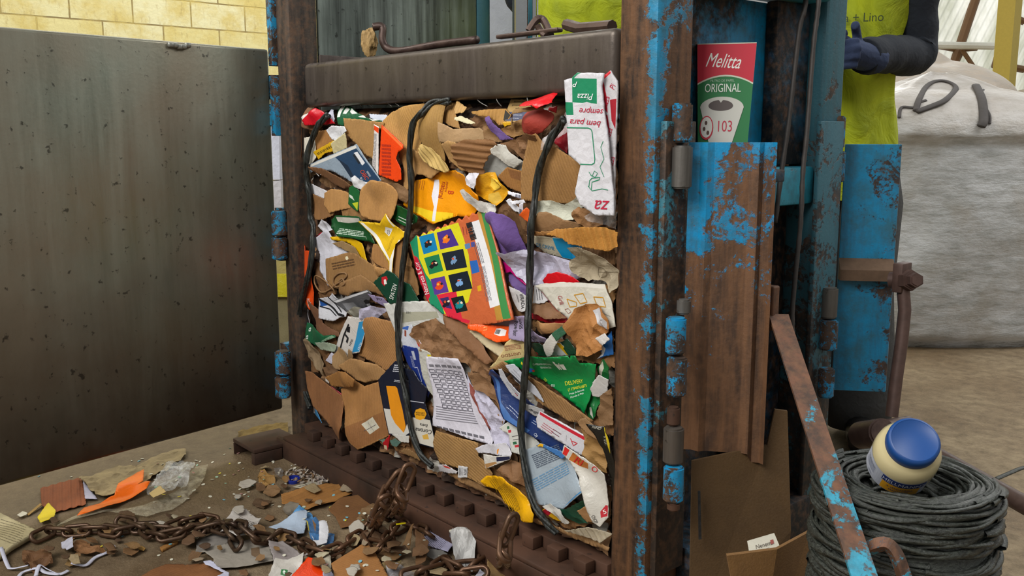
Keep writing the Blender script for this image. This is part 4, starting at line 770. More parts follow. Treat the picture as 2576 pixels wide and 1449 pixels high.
R = [
('tan_scrap', 'E', '170,160 210,130 300,200 392,382 380,492 300,432 230,352', '#8a7559', 'grey tan crumpled paper beside the lower left strap', P1, 'paper', 'crumple', dict(amp=.008)),
('white_carton', 'E', '180,220 232,200 232,340 242,455 190,462 172,562 140,402 142,330', '#c9c5be', 'white carton with a red stripe at the lower left edge', 'carton', 'gloss', 'flat', dict(dec=[('p', '#b3202e', '143,325 242,452 205,448 145,372'), ('t', '#55524d', 'POOR', 205, 300, 38, 60)])),
('grey_green_strips', 'E', '300,170 420,168 502,200 482,262 342,242', '#93a08c', 'pale grey green paper strips under the green card', P1, 'paper', 'fold', {}),
(PS, 'E', '400,350 470,270 505,300 500,410', '#c9c8da', 'small lilac white triangle left of the striped carton', P1, 'paper', 'flat', {}),
('kraft_scrap', 'E', '390,420 500,390 525,440 440,542 400,502', '#75573b', 'small brown crumple at left, above the eight sided flap', P1, 'paper', 'crumple', dict(amp=.007)),
('kraft_strap', 'E', '490,300 530,215 580,270 600,330 620,240 645,262 652,320 542,442 520,422 500,380', '#8c7052', 'twisted grey brown card strip left of the ribbed cardboard', 'card', 'card', 'fold', dict(amp=.006)),
('white_edge', 'E', '135,640 160,730 245,820 150,765 135,700', '#bdbab5', 'white paper edge at the bottom left corner of the bale', P1, 'paper', 'flat', {}),
('blue_card', 'E', '260,810 290,812 412,965 232,890', '#4f97cc', 'light blue card with white end at the bottom left', 'card', 'gloss', 'flat', dict(dec=[('p', '#d5d4da', '232,888 262,808 292,836 262,892')])),
('red_white_cloth', 'E', '455,610 500,640 575,700 560,725 480,660', '#b84a52', 'thin red and white checked strip left of the labelled box', 'strip', 'cloth', 'flat', {}),
(CB, 'E', '180,472 240,480 562,702 602,802 625,982 572,1132 410,962 260,812 202,642', '#84593a', 'brown cardboard panel hanging at the lower left corner of the bale', C1, 'card', 'flat', dict(gap=.006, lift=[(600, 1000, .02, 400)])),
('green_tissue', 'E', '935,1150 970,1130 1010,1170 990,1200', '#5b7566', 'small green tissue left of the red ice lolly wrapper', 'tissue', 'paper', 'crumple', {}),
('green_tissue', 'E', '1050,1165 1100,1140 1155,1180 1120,1220 1075,1215', '#4d6a5f', 'small green tissue right of the red ice lolly wrapper', 'tissue', 'paper', 'crumple', {}),
('red_wrapper', 'E', '985,1180 1072,1100 1040,1190 1005,1262 978,1250', '#c4202a', 'red wrapper with cream tip hanging below the labelled box', 'wrapper', 'gloss', 'flat', dict(dec=[('p', '#d9c9a4', '985,1205 1010,1215 1003,1262 978,1250')])),
('labelled_box', 'E', '570,642 640,600 700,560 790,622 962,558 1062,1050 1070,1082 760,1232 712,1162 640,992 582,762', '#9d7045', 'tan cardboard box with a square white sticker, bottom left', 'cardboard box', 'card', 'flat', dict(gap=.008, dec=[('p', '#8a5d38', '648,1012 1020,850 1070,1082 760,1232 712,1162'), ('p', '#c9c7c8', '778,990 875,922 943,1030 850,1098'), ('s', '#55545a', 1.6, [(920, 1083), (946, 1068)]), ('s', '#6d6c72', 1.4, [(926, 1061), (941, 1085)])], lift=[(700, 1100, .02, 400)])),
(CB, 'E', '580,402 680,330 782,345 880,400 962,500 960,542 770,572 710,542 660,480', '#a07a54', 'tan cardboard flap folded over the top of the labelled box', C1, 'card', 'flat', dict(lift=[(800, 400, .012, 250)])),
(CB, 'E', '400,522 480,490 560,455 642,460 700,540 682,612 600,622 440,612 430,560', '#9b6d3d', 'eight sided tan cardboard flap above the labelled box', C1, 'card', 'flat', dict(lift=[(640, 560, .015, 250)], gap=.006)),
(PS, 'E', '395,520 440,530 430,580 400,560', '#c6c2bc', 'tiny white scrap left of the eight sided flap', P1, 'paper', 'flat', {}),
('beer_box', 'E', '955,550 1080,375 1152,400 1182,560 1240,600 1242,1080 1200,1112 1068,1080 1012,832', '#171c2c', 'navy and white beer box with an orange bottle shape, lower left', 'box', 'gloss', 'flat', dict(gap=.006, dec=[('p', '#c6c3bc', '1012,830 1065,840 1110,978 1190,1078 1238,900 1242,1080 1200,1112 1068,1080'), ('p', '#d98a12', '1020,605 1095,612 1112,632 1165,840 1202,1020 1188,1082 1112,982 1075,900 1058,800'), ('l', '#b9bcc6', 1075, 400, 90, 60, 4, 8), ('l', '#c3c5cc', 1085, 550, 90, 14, 2, 10)])),
(PS, 'E', '1085,1095 1215,1120 1220,1185 1160,1175', '#bcb9b2', 'white carton corner below the navy and white beer box', P1, 'paper', 'flat', {}),
('beer_box', 'E', '1195,430 1290,462 1342,560 1412,642 1402,702 1390,782 1442,952 1502,1240 1350,1190 1280,1010 1250,560', '#161b2b', 'navy beer box panel with upside down lettering and orange seal', 'box', 'gloss', 'flat', dict(gap=.006, dec=[('p', '#c9c4b8', '1268,922 1440,958 1502,1240 1350,1190 1300,1060'), ('p', '#dd9d1a', '1297,890 1310,850 1350,835 1390,850 1407,895 1390,940 1350,955 1310,940'), ('t', '#2b2010', 'CERVEZA', 1352, 880, 22, 187), ('t', '#2b2010', 'MAS FINA', 1352, 900, 20, 187), ('t', '#15151a', 'Corona', 1385, 1062, 62, 192, dict(sq=.8)), ('t', '#15151a', 'Extra', 1385, 1005, 42, 192, dict(sq=.8)), ('p', '#cfa347', '1370,1110 1420,1095 1435,1150 1385,1150'), ('s', '#b9bcc6', 4, [(1032, 1008), (1064, 1014)])])),
(CB, 'E', '1180,1262 1240,1240 1292,1282 1330,1332 1332,1370 1260,1320', '#8a6a48', 'frayed tan strip at the bottom, left of the middle strap', C1, 'card', 'warp', dict(jit=.002)),
('base_board', 'H', '318,440 420,450 660,560 852,700 1120,858 1380,945 1562,1008 1872,1165 1862,1197 1700,1152 1400,1002 1100,882 820,712 500,562', '#8b6a4a', 'long ribbed tan board edge running along the bottom of the bale', C1, 'card', 'warp', dict(jit=.002, gap=.004)),
(CB, 'H', '160,140 190,28 400,90 602,140 600,262 660,312 742,430 702,562 640,552 560,502 480,472 400,382 220,332 168,200', '#937047', 'wide tan ribbed cardboard at the bottom, below the key sheet', C1, 'card', 'flat', dict(ang=1.3, gap=.006)),
(PS, 'H', '208,352 300,348 402,412 392,432 210,420', '#c2bfc2', 'white and red torn wrapper under the wide bottom cardboard', 'wrapper', 'gloss', 'fold', dict(dec=[('p', '#b8352a', '250,352 330,362 350,385 280,372')])),
('paper_tag', 'H', '408,362 487,378 472,480 392,482', '#d0d0d2', 'small white tag with a printed number at the bottom', 'tag', 'paper', 'flat', dict(dec=[('t', '#33343a', '0771', 462, 425, 34, 96), ('l', '#55565c', 440, 380, 80, 24, 3, 96)])),
('kraft_scrap', 'H', '780,412 880,320 1000,372 1080,500 1100,602 900,492', '#7d5938', 'crumpled brown kraft above the yellow leaflet', P1, 'paper', 'crumple', dict(amp=.012)),
('white_wrapper', 'H', '590,190 640,160 860,138 922,240 920,265 700,240 620,235', '#c3c1c8', 'white wrapper with an orange wheat mark near the bottom', 'wrapper', 'gloss', 'fold', dict(dec=[('p', '#d98a2a', '790,200 810,190 806,235 796,245')])),
('white_box', 'H', '650,250 780,268 925,262 920,292 800,340 668,388 655,320', '#cbc7bf', 'white box corner with a rounded navy band near the bottom', 'box', 'paper', 'flat', dict(gap=.005, dec=[('p', '#1c2140', '782,275 925,262 928,292 850,310 785,318'), ('p', '#a97f4e', '656,345 770,320 790,335 668,388')])),
('yellow_leaflet', 'H', '658,512 720,460 800,455 882,465 1000,560 1110,655 1175,820 1168,892 1060,882 852,722 790,602 700,562', '#e3a90c', 'bright yellow leaflet with dark text lines at the bottom', 'leaflet', 'gloss', 'fold', dict(amp=.004, gap=.006, dec=[('l', '#8c6a08', 900, 520, 300, 120, 7, 62), ('l', '#8c6a08', 790, 480, 130, 60, 4, 70)], lift=[(1100, 850, .015, 300)])),
('striped_carton', 'F', '580,1032 650,970 722,1000 832,1122 902,1212 822,1262 760,1292 700,1262 660,1102', '#bfbfb8', 'white carton with red and green squares behind the right strap', 'carton', 'gloss', 'flat', dict(dec=[('p', '#1f5a38', '632,1015 648,1012 655,1040 638,1043'), ('p', '#b3202e', '645,1052 668,1050 672,1078 652,1080'), ('p', '#1f5a38', '695,1172 722,1168 730,1195 702,1198'), ('p', '#b3202e', '712,1205 742,1200 750,1225 720,1228'), ('s', '#4f4f4c', 3, [(1290, 1098), (1302, 1095), (1306, 1104), (1293, 1106)])])),
('cream_card', 'F', '260,62 300,0 400,100 602,262 560,345 520,300 420,220', '#b8a987', 'long cream card strip left of the cream envelope', 'card', 'paper', 'flat', {}),
('pink_paper', 'D', '400,1240 620,1200 700,1310 640,1320 520,1270', '#cfb6b8', 'pale pink paper fold under the notebook corner', P1, 'paper', 'flat', {}),
('orange_packet', 'D', '280,1265 345,1258 640,1290 745,1330 742,1392 642,1442 560,1449 480,1402 400,1340 290,1300', '#f0560f', 'shiny orange packet with a small barcode below the notebook', 'packet', 'gloss', 'warp', dict(gap=.005, dec=[('p', '#e8e5e6', '535,1310 570,1305 630,1330 625,1385 580,1390 525,1365'), ('b', '#1b1b1f', 540, 1315, 42, 45, 12), ('s', '#f7a25a', 4, [(1220, 824), (1227, 822), (1228, 829), (1221, 830)])])),
('cream_envelope', 'F', '498,400 545,345 600,250 620,180 682,120 812,130 822,292 702,350 510,422', '#c2ad78', 'cream envelope with upside down red lettering left of right strap', 'envelope', 'paper', 'fold', dict(amp=.003, gap=.005, dec=[('t', '#7c3a2a', 'UNITÉDO', 660, 290, 40, 172), ('l', '#a26a55', 610, 200, 140, 45, 4, -8), ('s', '#8a744c', 2, [(1270, 872), (1320, 862)])])),
]
place(R)
def q4(cx, cy, w, h, an):
    c, s_ = math.cos(math.radians(an)), math.sin(math.radians(an))
    return ' '.join(f'{cx+a*c-b_*s_:.1f},{cy+a*s_+b_*c:.1f}' for a, b_ in ((-w/2, -h/2), (w/2, -h/2), (w/2, h/2), (-w/2, h/2)))
pics = [('C', 1495, 250, 1665, 210, 1715, 405, 1555, 455, '#0b7fb5'), ('C', 1700, 205, 1862, 160, 1960, 350, 1745, 398, '#4a2f86'), ('C', 1560, 495, 1728, 450, 1785, 640, 1625, 685, '#1c7d4e'),
        ('C', 1762, 440, 2010, 390, 2060, 600, 1820, 640, '#15202c'), ('C', 1640, 735, 1800, 700, 1855, 880, 1690, 915, '#5a3590'), ('C', 1842, 690, 2065, 640, 2130, 840, 1900, 885, '#101c28'),
        ('C', 1880, 950, 2020, 920, 2080, 1090, 1950, 1120, '#0c1d1c'), ('C', 1750, 955, 1850, 935, 1900, 1075, 1830, 1060, '#3b2c66')]
ND = [('p', '#1c8a62', '1030,588 1062,588 1085,680 1120,790 1092,790 1055,690 1028,610', 'N'), ('p', '#d8d21f', '1046,592 1150,560 1165,600 1178,640 1190,720 1180,760 1120,790 1100,730 1070,690 1052,650', 'N'),
      ('p', '#d8263f', '1098,742 1148,732 1165,800 1186,806 1182,814 1130,800 1112,770', 'N'), ('p', '#3f8a4a', '1204,519 1215,519 1300,798 1280,801', 'N'), ('p', '#b98a3a', '1196,522 1204,519 1280,801 1262,804', 'N'),
      ('p', '#c01a34', '1040,643 1048,648 1066,690 1082,745 1076,757 1068,757 1052,715 1040,670', 'N')]
for cr, x0, y0, x1, y1, x2, y2, x3, y3, c in pics:
    P = cpx(cr, [(x0, y0), (x1, y1), (x2, y2), (x3, y3)]); cx = sum(p[0] for p in P)/4; cy = sum(p[1] for p in P)/4
    ND.append(('p', c, ' '.join(f'{a:.1f},{b_:.1f}' for a, b_ in P), 'N')); rr_ = random.Random(int(x0)); c2 = {'#0b7fb5': '#1a1c22', '#4a2f86': '#e8741c', '#1c7d4e': '#14161c', '#15202c': '#6f93b8', '#5a3590': '#e0481c', '#101c28': '#7aa6d8', '#0c1d1c': '#14808a', '#3b2c66': '#1a1626'}[c]
    for c3, dx, dy, s3 in ((c2, 0, 0, 12), ('#e9d9c0' if c2[1] in '1' else '#241f2a', 5, -4, 4.5), (c2, -6, 6, 7), ('#c9502a' if c2[1] != 'e' else '#f4b23c', -4, -3, 4)):
        ND.append(('p', c3, ' '.join(f'{cx+dx+math.cos(t*.8)*rr_.uniform(.45, 1)*s3:.1f},{cy+dy+math.sin(t*.8)*rr_.uniform(.45, 1)*s3:.1f}' for t in range(8)), 'N'))
ND += [('t', '#f0e4e6', 'Natureza & Cor', 1061, 700, 16, -110, dict(sq=.82)), ('p', '#e4e4e8', '1181,560 1203,553 1270,765 1243,774', 'N'), ('b', '#18181c', 1185, 559, 46, 15, 72), ('l', '#56565e', 1202, 610, 55, 12, 4, 72), ('l', '#66666e', 1220, 668, 90, 13, 5, 73),
       ('p', '#2766b8', '1181,657 1200,654 1208,684 1188,689', 'N'), ('p', '#5b7fae', '1167,615 1180,611 1183,624 1170,627', 'N'), ('p', '#4a4f96', '1183,610 1193,608 1194,620 1185,622', 'N'), ('p', '#d9a51c', '1203,720 1213,716 1216,730 1206,733', 'N'), ('l', '#8a3a2a', 1170, 570, 20, 8, 2, 80)]
tooth = ' '.join(f'{1036+i*8.75:.1f},{596-i*3.45+(0 if i % 2 else 9):.1f}' for i in range(20))
R = [
('red_foil', 'D', '840,1120 1000,1150 1100,1170 1290,1200 1302,1232 1200,1255 1100,1252 950,1200', '#99101f', 'dark red crumpled foil beside the white pizza carton corner', 'foil', 'gloss', 'crumple', dict(amp=.007)),
('kraft_scrap', 'D', '950,1060 1000,1028 1100,1040 1200,1120 1282,1192 1080,1202 950,1132', '#7a5638', 'brown kraft crumple right of the right strap, above the red foil', P1, 'paper', 'crumple', dict(amp=.008)),
('kraft_scrap', 'D', '958,250 1042,60 1090,58 1232,140 1422,200 1302,242 1050,268', '#8f6b45', 'brown paper slope under the off white cloth', P1, 'paper', 'warp', {}),
('kraft_scrap', 'D', '1368,62 1420,8 1560,60 1572,140 1602,200 1500,237 1400,172 1370,120', '#93693f', 'brown paper puff below the pizza box', P1, 'paper', 'crumple', dict(amp=.01)),
('kraft_strip', 'D', '958,268 1100,265 1300,250 1180,300 1100,310 960,300', '#a5774a', 'thin light brown card strip above the cream and blue carton', C1, 'card', 'fold', {}),
('plastic_bag_scrap', 'D', '1580,150 1700,190 1800,240 1800,120 1810,60 1600,60 1560,100', '#b9b9b8', 'crumpled clear plastic below the pizza box', 'plastic', 'film', 'crumple', dict(amp=.007)),
('cream_blue_carton', 'D', '938,305 1190,330 1345,345 1352,582 1220,552 1100,512 1040,482 940,342', '#c6bda4', 'cream carton with a blue end and blue lettering, right of the strap', 'carton', 'gloss', 'flat', dict(gap=.004, dec=[('p', '#0a97cf', '1190,330 1345,345 1352,582 1214,550 1188,450'), ('t', '#1c7fb0', 'DE CREME', 1080, 430, 60, 14, dict(sq=.65))])),
('blue_plastic', 'D', '1350,400 1432,430 1432,540 1352,582', '#087fb8', 'bright blue folded end right of the cream and blue carton', 'carton', 'gloss', 'fold', {}),
('corrugated_roll', 'D', '1180,292 1250,240 1400,230 1600,212 1742,222 1830,282 1815,422 1750,472 1600,432 1450,402 1370,392 1340,342', '#b9833f', 'orange tan bundle of ribbed cardboard at the right edge', C1, 'card', 'warp', dict(rib=(.010, .0028), ang=.1, lift=[(1600, 320, .03, 500)])),
('purple_cloth', 'D', '470,200 482,120 530,78 640,52 760,88 832,160 842,260 872,470 760,522 690,600 640,642 570,542 540,422 500,282', '#6a4f90', 'purple felt bundle with a deep fold right of the notebook', 'cloth', 'cloth', 'warp', dict(amp=.004, lift=[(660, 110, .03, 330), (720, 350, .03, 260)])),
('purple_cloth', 'D', '620,670 720,700 830,800 902,850 902,972 800,922 680,802', '#5e477c', 'dark purple cloth between the notebook and the right strap', 'cloth', 'cloth', 'crumple', dict(amp=.008)),
('magenta_card', 'D', '596,588 660,620 800,740 892,832 860,822 800,782 700,702 640,712', '#b40f6c', 'thin magenta card edge beside the lower purple cloth', 'card', 'gloss', 'flat', {}),
('white_bag', 'D', '650,490 692,480 740,505 862,463 1060,500 1180,540 1282,582 1345,662 1385,762 1100,832 950,842 900,832 780,742 690,620 690,540', '#b7b4c8', 'lilac white plastic bag bunched behind the right strap', 'plastic bag', 'gloss', 'crumple', dict(amp=.011, gap=.004)),
('egg_carton', 'D', '1420,442 1600,438 1722,560 1792,692 1782,872 1722,922 1692,852 1642,792 1532,782 1482,802 1362,702 1340,602 1432,542', '#a89b83', 'beige moulded egg carton piece at the right edge', 'egg carton', 'cloth', 'crumple', dict(amp=.014, dec=[('s', '#7d715c', 6, [(1504+14*math.cos(t*.5), 686+13*math.sin(t*.5)) for t in range(14)]), ('s', '#7d715c', 4, [(1492, 686), (1540, 686)])])),
('white_printed_bag', 'D', '700,860 800,900 892,972 902,1102 842,1122 780,1112 720,1012', '#bcbabb', 'white bag with upright black letters left of the strap', 'paper bag', 'paper', 'warp', dict(dec=[('t', '#26262a', 'VIRADA', 838, 1010, 58, 82, dict(sq=.8)), ('t', '#3a3a3e', 'controle', 790, 980, 28, 80)])),
('white_printed_bag', 'D', '940,850 1000,848 1092,990 1042,1032 952,1032', '#c4c2c4', 'small white printed paper right of the strap', P1, 'paper', 'flat', dict(dec=[('l', '#3a3a3e', 1000, 880, 120, 40, 3, 75)])),
('red_disc', 'D', '1052,790 1100,725 1200,703 1322,740 1415,805 1300,840 1075,845', '#cc0c1c', 'bright red rounded paper above the white frame printed carton', P1, 'gloss', 'flat', dict(gap=.001)),
('pizza_carton', 'D', '1000,852 1080,830 1250,815 1400,820 1682,842 1692,882 1742,1012 1782,1282 1700,1302 1500,1242 1330,1212 1200,1082 1080,922', '#c9c5b8', 'off white carton with yellow square outlines at the right', 'carton', 'paper', 'flat', dict(gap=.006, dec=[('p', '#dcd9d0', '1000,852 1080,830 1400,820 1682,842 1690,882 1400,855 1100,860'), ('s', '#c08a1a', 6, [(1445, 742), (1466, 738), (1475, 760), (1459, 764), (1445, 742)]), ('s', '#c08a1a', 6, [(1491, 747), (1513, 749), (1519, 773), (1499, 770), (1491, 747)]), ('s', '#c08a1a', 6, [(1427, 752), (1450, 760), (1450, 770), (1434, 772), (1427, 752)]),
    ('t', '#9a2430', 'Grill', 1245, 1000, 62, 76), ('s', '#8a1c28', 3, [(1368, 733), (1400, 778), (1428, 800)]), ('s', '#8a4a3a', 3, [(1422, 778), (1430, 776), (1437, 784), (1430, 789), (1422, 778)]), ('s', '#8c8678', 3, [(1506, 785), (1530, 797)])])),
('kraft_roll', 'D', '975,1250 1010,1220 1100,1235 1302,1250 1332,1272 1200,1342 1010,1372 980,1332', '#a67a4c', 'rolled tan kraft tube right of the strap, below the red foil', P1, 'paper', 'flat', dict(lift=[(1120, 1300, .02, 200)])),
('lilac_bag', 'N', '1278,800 1322,796 1346,830 1385,846 1388,856 1375,862 1330,860 1290,850', '#9488a6', 'lilac printed bag with black lettering beside the right strap', 'plastic bag', 'gloss', 'warp', dict(dec=[('t', '#26222c', 'luvas', 1307, 815, 15, 80), ('t', '#26222c', 'Powder', 1297, 826, 13, 80), ('t', '#26222c', 'POW', 1346, 850, 14, -4)])),
('dark_green_bag', 'F', '880,172 1000,168 1060,240 1010,322 920,302', '#1c402c', 'dark green bag scrap just right of the strap', 'plastic bag', 'gloss', 'warp', dict(dec=[('p', '#a8202a', '880,285 915,265 925,290 890,315')])),
('dark_green_bag', 'F', '1168,172 1250,128 1312,230 1312,292 1232,292', '#173c2a', 'dark green carton inside the yellow edge, above green delivery bag', 'carton', 'gloss', 'flat', {}),
('yellow_edge_carton', 'F', '1078,210 1150,160 1178,170 1232,302 1180,305 1070,302', '#c6c5c6', 'white carton with yellow curved edge above the green bag', 'carton', 'gloss', 'flat', dict(dec=[('p', '#d5a818', '1145,163 1178,170 1232,302 1195,303 1160,220')])),
('white_band', 'F', '1000,200 1060,100 1110,58 1142,130 1100,200 1060,292 1005,322', '#b9b5ae', 'white and gold printed band above the green delivery bag', 'label', 'gloss', 'warp', dict(dec=[('p', '#c69b2a', '1095,75 1112,58 1142,130 1112,135')])),
('blue_white_cup', 'F', '1560,200 1590,180 1640,110 1682,60 1690,290 1620,302 1540,330 1590,280', '#1d5b9c', 'blue scrap with a white rim at the right edge of the bale', 'cup', 'gloss', 'flat', dict(dec=[('p', '#c9ccd2', '1560,200 1590,180 1625,230 1600,300 1545,332 1535,315 1585,275 1595,235')])),
('green_fold', 'D', '1168,1352 1300,1222 1402,1130 1372,1202 1302,1332 1210,1432', '#27533a', 'dark green folded strip left of the tan paper bag', 'carton', 'gloss', 'flat', dict(gap=.005)),
('kraft_bag', 'N', '1446,780 1470,768 1491,769 1506,782 1520,808 1520,830 1500,850 1502,880 1470,896 1445,892 1440,850 1432,820', '#a8713a', 'light brown paper bag with a white edge at the right', 'paper bag', 'paper', 'crumple', dict(amp=.012, gap=.005, dec=[('p', '#bdbcc0', '1482,783 1496,775 1519,812 1517,832 1500,820')])),
(PS, 'F', '1515,130 1602,78 1655,138 1585,198', '#cac6c2', 'white triangular paper tip right of the light brown bag', P1, 'paper', 'flat', {}),
('notebook', 'N', tooth+' 1213,518 1246,620 1302,798 1262,806 1184,816 1150,800 1120,790 1098,772 1078,758 1060,715 1046,675 1030,610', '#c9663c', 'spiral notebook cover with small animal pictures and title, centre of bale', 'notebook', 'gloss', 'flat', dict(amp=.001, gap=.012, th=.005, dec=ND, lift=[(1290, 800, .012, 200)])),
('green_torn_bag', 'F', '1400,860 1440,780 1470,700 1500,600 1560,450 1650,338 1682,430 1642,560 1602,702 1540,802 1520,902 1480,942 1420,915', '#1a6b35', 'torn green and white plastic edge at the right of the delivery bag', 'plastic bag', 'gloss', 'crumple', dict(amp=.006, dec=[('p', '#c9c8b8', '1600,400 1645,345 1640,420 1580,520 1530,600 1560,500'), ('p', '#c9c8bc', '1440,830 1475,820 1480,880 1490,940 1450,900')])),
('green_bag', 'F', '688,342 870,308 1100,300 1310,290 1322,330 1340,290 1392,290 1400,370 1500,365 1582,375 1560,462 1520,562 1480,622 1462,752 1402,882 1370,852 1240,762 1080,642 840,472', '#08803f', 'bright green printed delivery bag at the right of the bale', 'plastic bag', 'gloss', 'warp', dict(amp=.003, gap=.004, dec=[
    ('t', '#dfeee4', 'O MELHOR ESPETINHO', 1022, 382, 30, -2, dict(sq=.72)), ('t', '#dfeee4', 'DE BORACÉIA', 1035, 420, 30, -2, dict(sq=.7)), ('t', '#efe53a', 'DELIVERY', 1278, 578, 58, -9, dict(sq=.78)), ('t', '#efe53a', '(11)94076.6875', 1320, 630, 42, -13, dict(sq=.82)),
    ('t', '#dfeee4', 'Praia de Boracéia', 1315, 672, 28, -17), ('t', '#dfeee4', 'Morada da Praia', 1320, 706, 28, -19), ('t', '#dfeee4', 'os', 1058, 606, 50, 5),
    ('p', '#f0f2ee', '1170,355 1180,338 1188,355 1182,365 1200,390 1198,440 1188,440 1184,405 1180,440 1170,440 1166,385'), ('p', '#f0f2ee', '1203,380 1245,378 1238,442 1210,442'), ('s', '#f0f2ee', 4, [(1414, 912), (1419, 916), (1423, 910)]), ('p', '#2a63b0', '830,440 860,420 900,440 890,465 850,470'), ('p', '#efe13a', '805,375 815,350 830,380 815,400'), ('p', '#c83a22', '875,450 898,445 895,468 878,468'), ('s', '#dcdc20', 3, [(1360, 955), (1366, 962)]), ('s', '#dcdc20', 3, [(1363, 952), (1368, 960)])])),
('white_fold', 'F', '1478,642 1520,560 1572,498 1642,550 1602,702 1532,722 1488,710', '#c3c1bf', 'grey white plastic fold at the right edge of the green bag', 'plastic', 'gloss', 'flat', dict(gap=.003)),
('kraft_scrap', 'F', '1540,902 1602,702 1680,642 1672,1002 1560,1012', '#80603f', 'creased kraft paper at the right edge, below the white fold', P1, 'paper', 'crumple', dict(amp=.008)),
('kraft_board', 'F', '540,432 692,350 842,472 1052,642 1272,792 1380,842 1505,942 1482,972 1402,932 1352,982 1202,962 1132,912 902,762 820,602 700,480 600,430', '#8d6a46', 'long ribbed brown board running diagonally under the green bag', C1, 'card', 'fold', dict(ang=.8, gap=.004)),
('magazine', 'F', '520,482 600,430 640,520 760,700 980,890 1060,1082 1212,1182 1240,1262 1150,1292 1002,1212 832,1082 640,932 580,722', '#1f3468', 'glossy blue magazine bent diagonally behind the right strap', 'magazine', 'gloss', 'warp', dict(gap=.004, dec=[('p', '#3f6aa8', '535,480 560,470 600,760 690,920 850,1060 830,1080 640,930 580,720'), ('l', '#b9c2d6', 660, 800, 200, 20, 2, 50), ('l', '#aab6cf', 870, 960, 300, 20, 2, 38), ('t', '#c6d0e2', 'OR', 905, 1110, 36, 60)])),
('booklet', 'F', '592,432 620,430 652,560 762,762 752,802 650,702 590,520', '#c5c7cf', 'white booklet edge with a red mark on the blue magazine', 'booklet', 'gloss', 'flat', dict(dec=[('s', '#b01c2c', 4, [(1290, 990), (1295, 996), (1292, 998)]), ('l', '#55565e', 640, 560, 160, 12, 2, 62)])),
('booklet', 'F', '640,402 700,395 742,470 842,650 892,782 880,790 832,722 702,562', '#b9bcc6', 'second white booklet edge, nearer the green bag', 'booklet', 'gloss', 'flat', dict(dec=[('p', '#20222a', '655,480 680,490 780,650 770,665'), ('l', '#8a8c94', 690, 440, 110, 20, 2, 60)])),
('grey_leaflet', 'F', '818,792 900,812 985,852 982,932 900,912 820,852', '#a7a6a6', 'grey white leaflet piece with dark writing right of the strap', 'leaflet', 'paper', 'flat', dict(dec=[('t', '#2c2c30', 'Trigger', 905, 868, 36, 22), ('s', '#2c2c30', 4, [(1331, 1030), (1340, 1032)])])),
('white_board', 'F', '960,940 992,868 1210,1000 1432,1150 1402,1332 1342,1302 1202,1192 972,1022', '#c6c5cb', 'white stiff card with a red border strip and red arrow mark', 'card', 'gloss', 'flat', dict(gap=.009, th=.003, dec=[('p', '#bc1c30', '987,862 1412,1145 1405,1178 984,890'), ('l', '#b04a58', 1020, 975, 130, 40, 3, 38), ('l', '#6a3a4a', 1110, 1040, 90, 30, 2, 38), ('s', '#c4202e', 5, [(1434, 1103), (1440, 1122), (1449, 1116), (1437, 1110)]), ('s', '#8a8a90', 1.5, [(1425, 1095), (1424, 1110)])])),
('kraft_bag', 'H', '1640,0 1745,20 1832,180 1842,430 1752,402 1672,272 1640,250 1662,110', '#95713f', 'wrinkled golden brown bag at the lower right edge', 'paper bag', 'paper', 'crumple', dict(amp=.009, gap=.002)),
('kraft_bag', 'F', '1352,982 1380,950 1432,930 1522,1042 1602,1202 1560,1180 1430,1080', '#8f6d48', 'brown kraft fold above the wrinkled golden bag', 'paper bag', 'paper', 'fold', {}),
('black_strip', 'F', '1478,985 1542,1000 1622,1022 1655,1180 1672,1440 1668,1780 1640,1790 1625,1500 1602,1240 1560,1110', '#14130f', 'black and yellow printed strip down the right edge of the bale', 'packaging', 'gloss', 'warp', dict(dec=[('p', '#cdb416', '1622,1022 1668,1020 1660,1180 1650,1300 1640,1180'), ('t', '#b9b5a6', 'MIND', 1570, 1022, 32, 20), ('t', '#a8a498', 'N 12 EAT', 1632, 1160, 26, 85)])),
('grey_blue_leaflet', 'H', '1072,212 1190,178 1372,230 1452,302 1642,602 1522,702 1442,772 1232,722 1150,602 1112,402', '#98a4ae', 'grey blue leaflet with fine text at the lower right', 'leaflet', 'gloss', 'flat', dict(gap=.01, dec=[('l', '#4c5666', 1130, 260, 250, 130, 8, -24), ('l', '#5d86a8', 1150, 500, 330, 110, 6, -30), ('p', '#2f7fb8', '1440,770 1480,735 1640,598 1642,610 1520,712')], lift=[(1600, 600, .015, 300)])),
('yellow_blue_scrap', 'H', '1185,165 1215,138 1400,215 1450,270 1430,290 1250,180', '#3a6aa2', 'small blue and yellow printed edge above the grey blue leaflet', P1, 'gloss', 'flat', dict(dec=[('p', '#d9a31a', '1185,165 1215,138 1245,150 1240,178')])),
('dark_green_bag', 'H', '1400,790 1500,780 1672,688 1722,922 1562,942 1442,852', '#174532', 'crumpled dark green plastic at the bottom right', 'plastic bag', 'gloss', 'crumple', dict(amp=.007)),
('kraft_scrap', 'H', '1598,802 1692,748 1732,922 1662,925', '#936c43', 'small tan triangle in the dark green plastic', P1, 'paper', 'flat', {}),
('red_yellow_packet', 'H', '1238,805 1302,768 1462,932 1400,925 1330,892', '#c9971c', 'small red and yellow packet at the bottom right', 'packet', 'gloss', 'flat', dict(dec=[('p', '#a3182a', '1238,805 1302,768 1335,805 1285,865')])),
(PS, 'H', '1235,765 1302,738 1402,792 1482,925 1442,940 1332,832 1260,790', '#b9b6b0', 'white crumpled plastic around the red and yellow packet', 'plastic', 'gloss', 'crumple', dict(amp=.006)),
(PS, 'H', '1500,985 1702,968 1872,1052 1772,1132 1652,1062', '#a69c94', 'grey white ribbed paper at the bottom right corner', P1, 'card', 'flat', dict(rib=(.012, .001), ang=.4)),
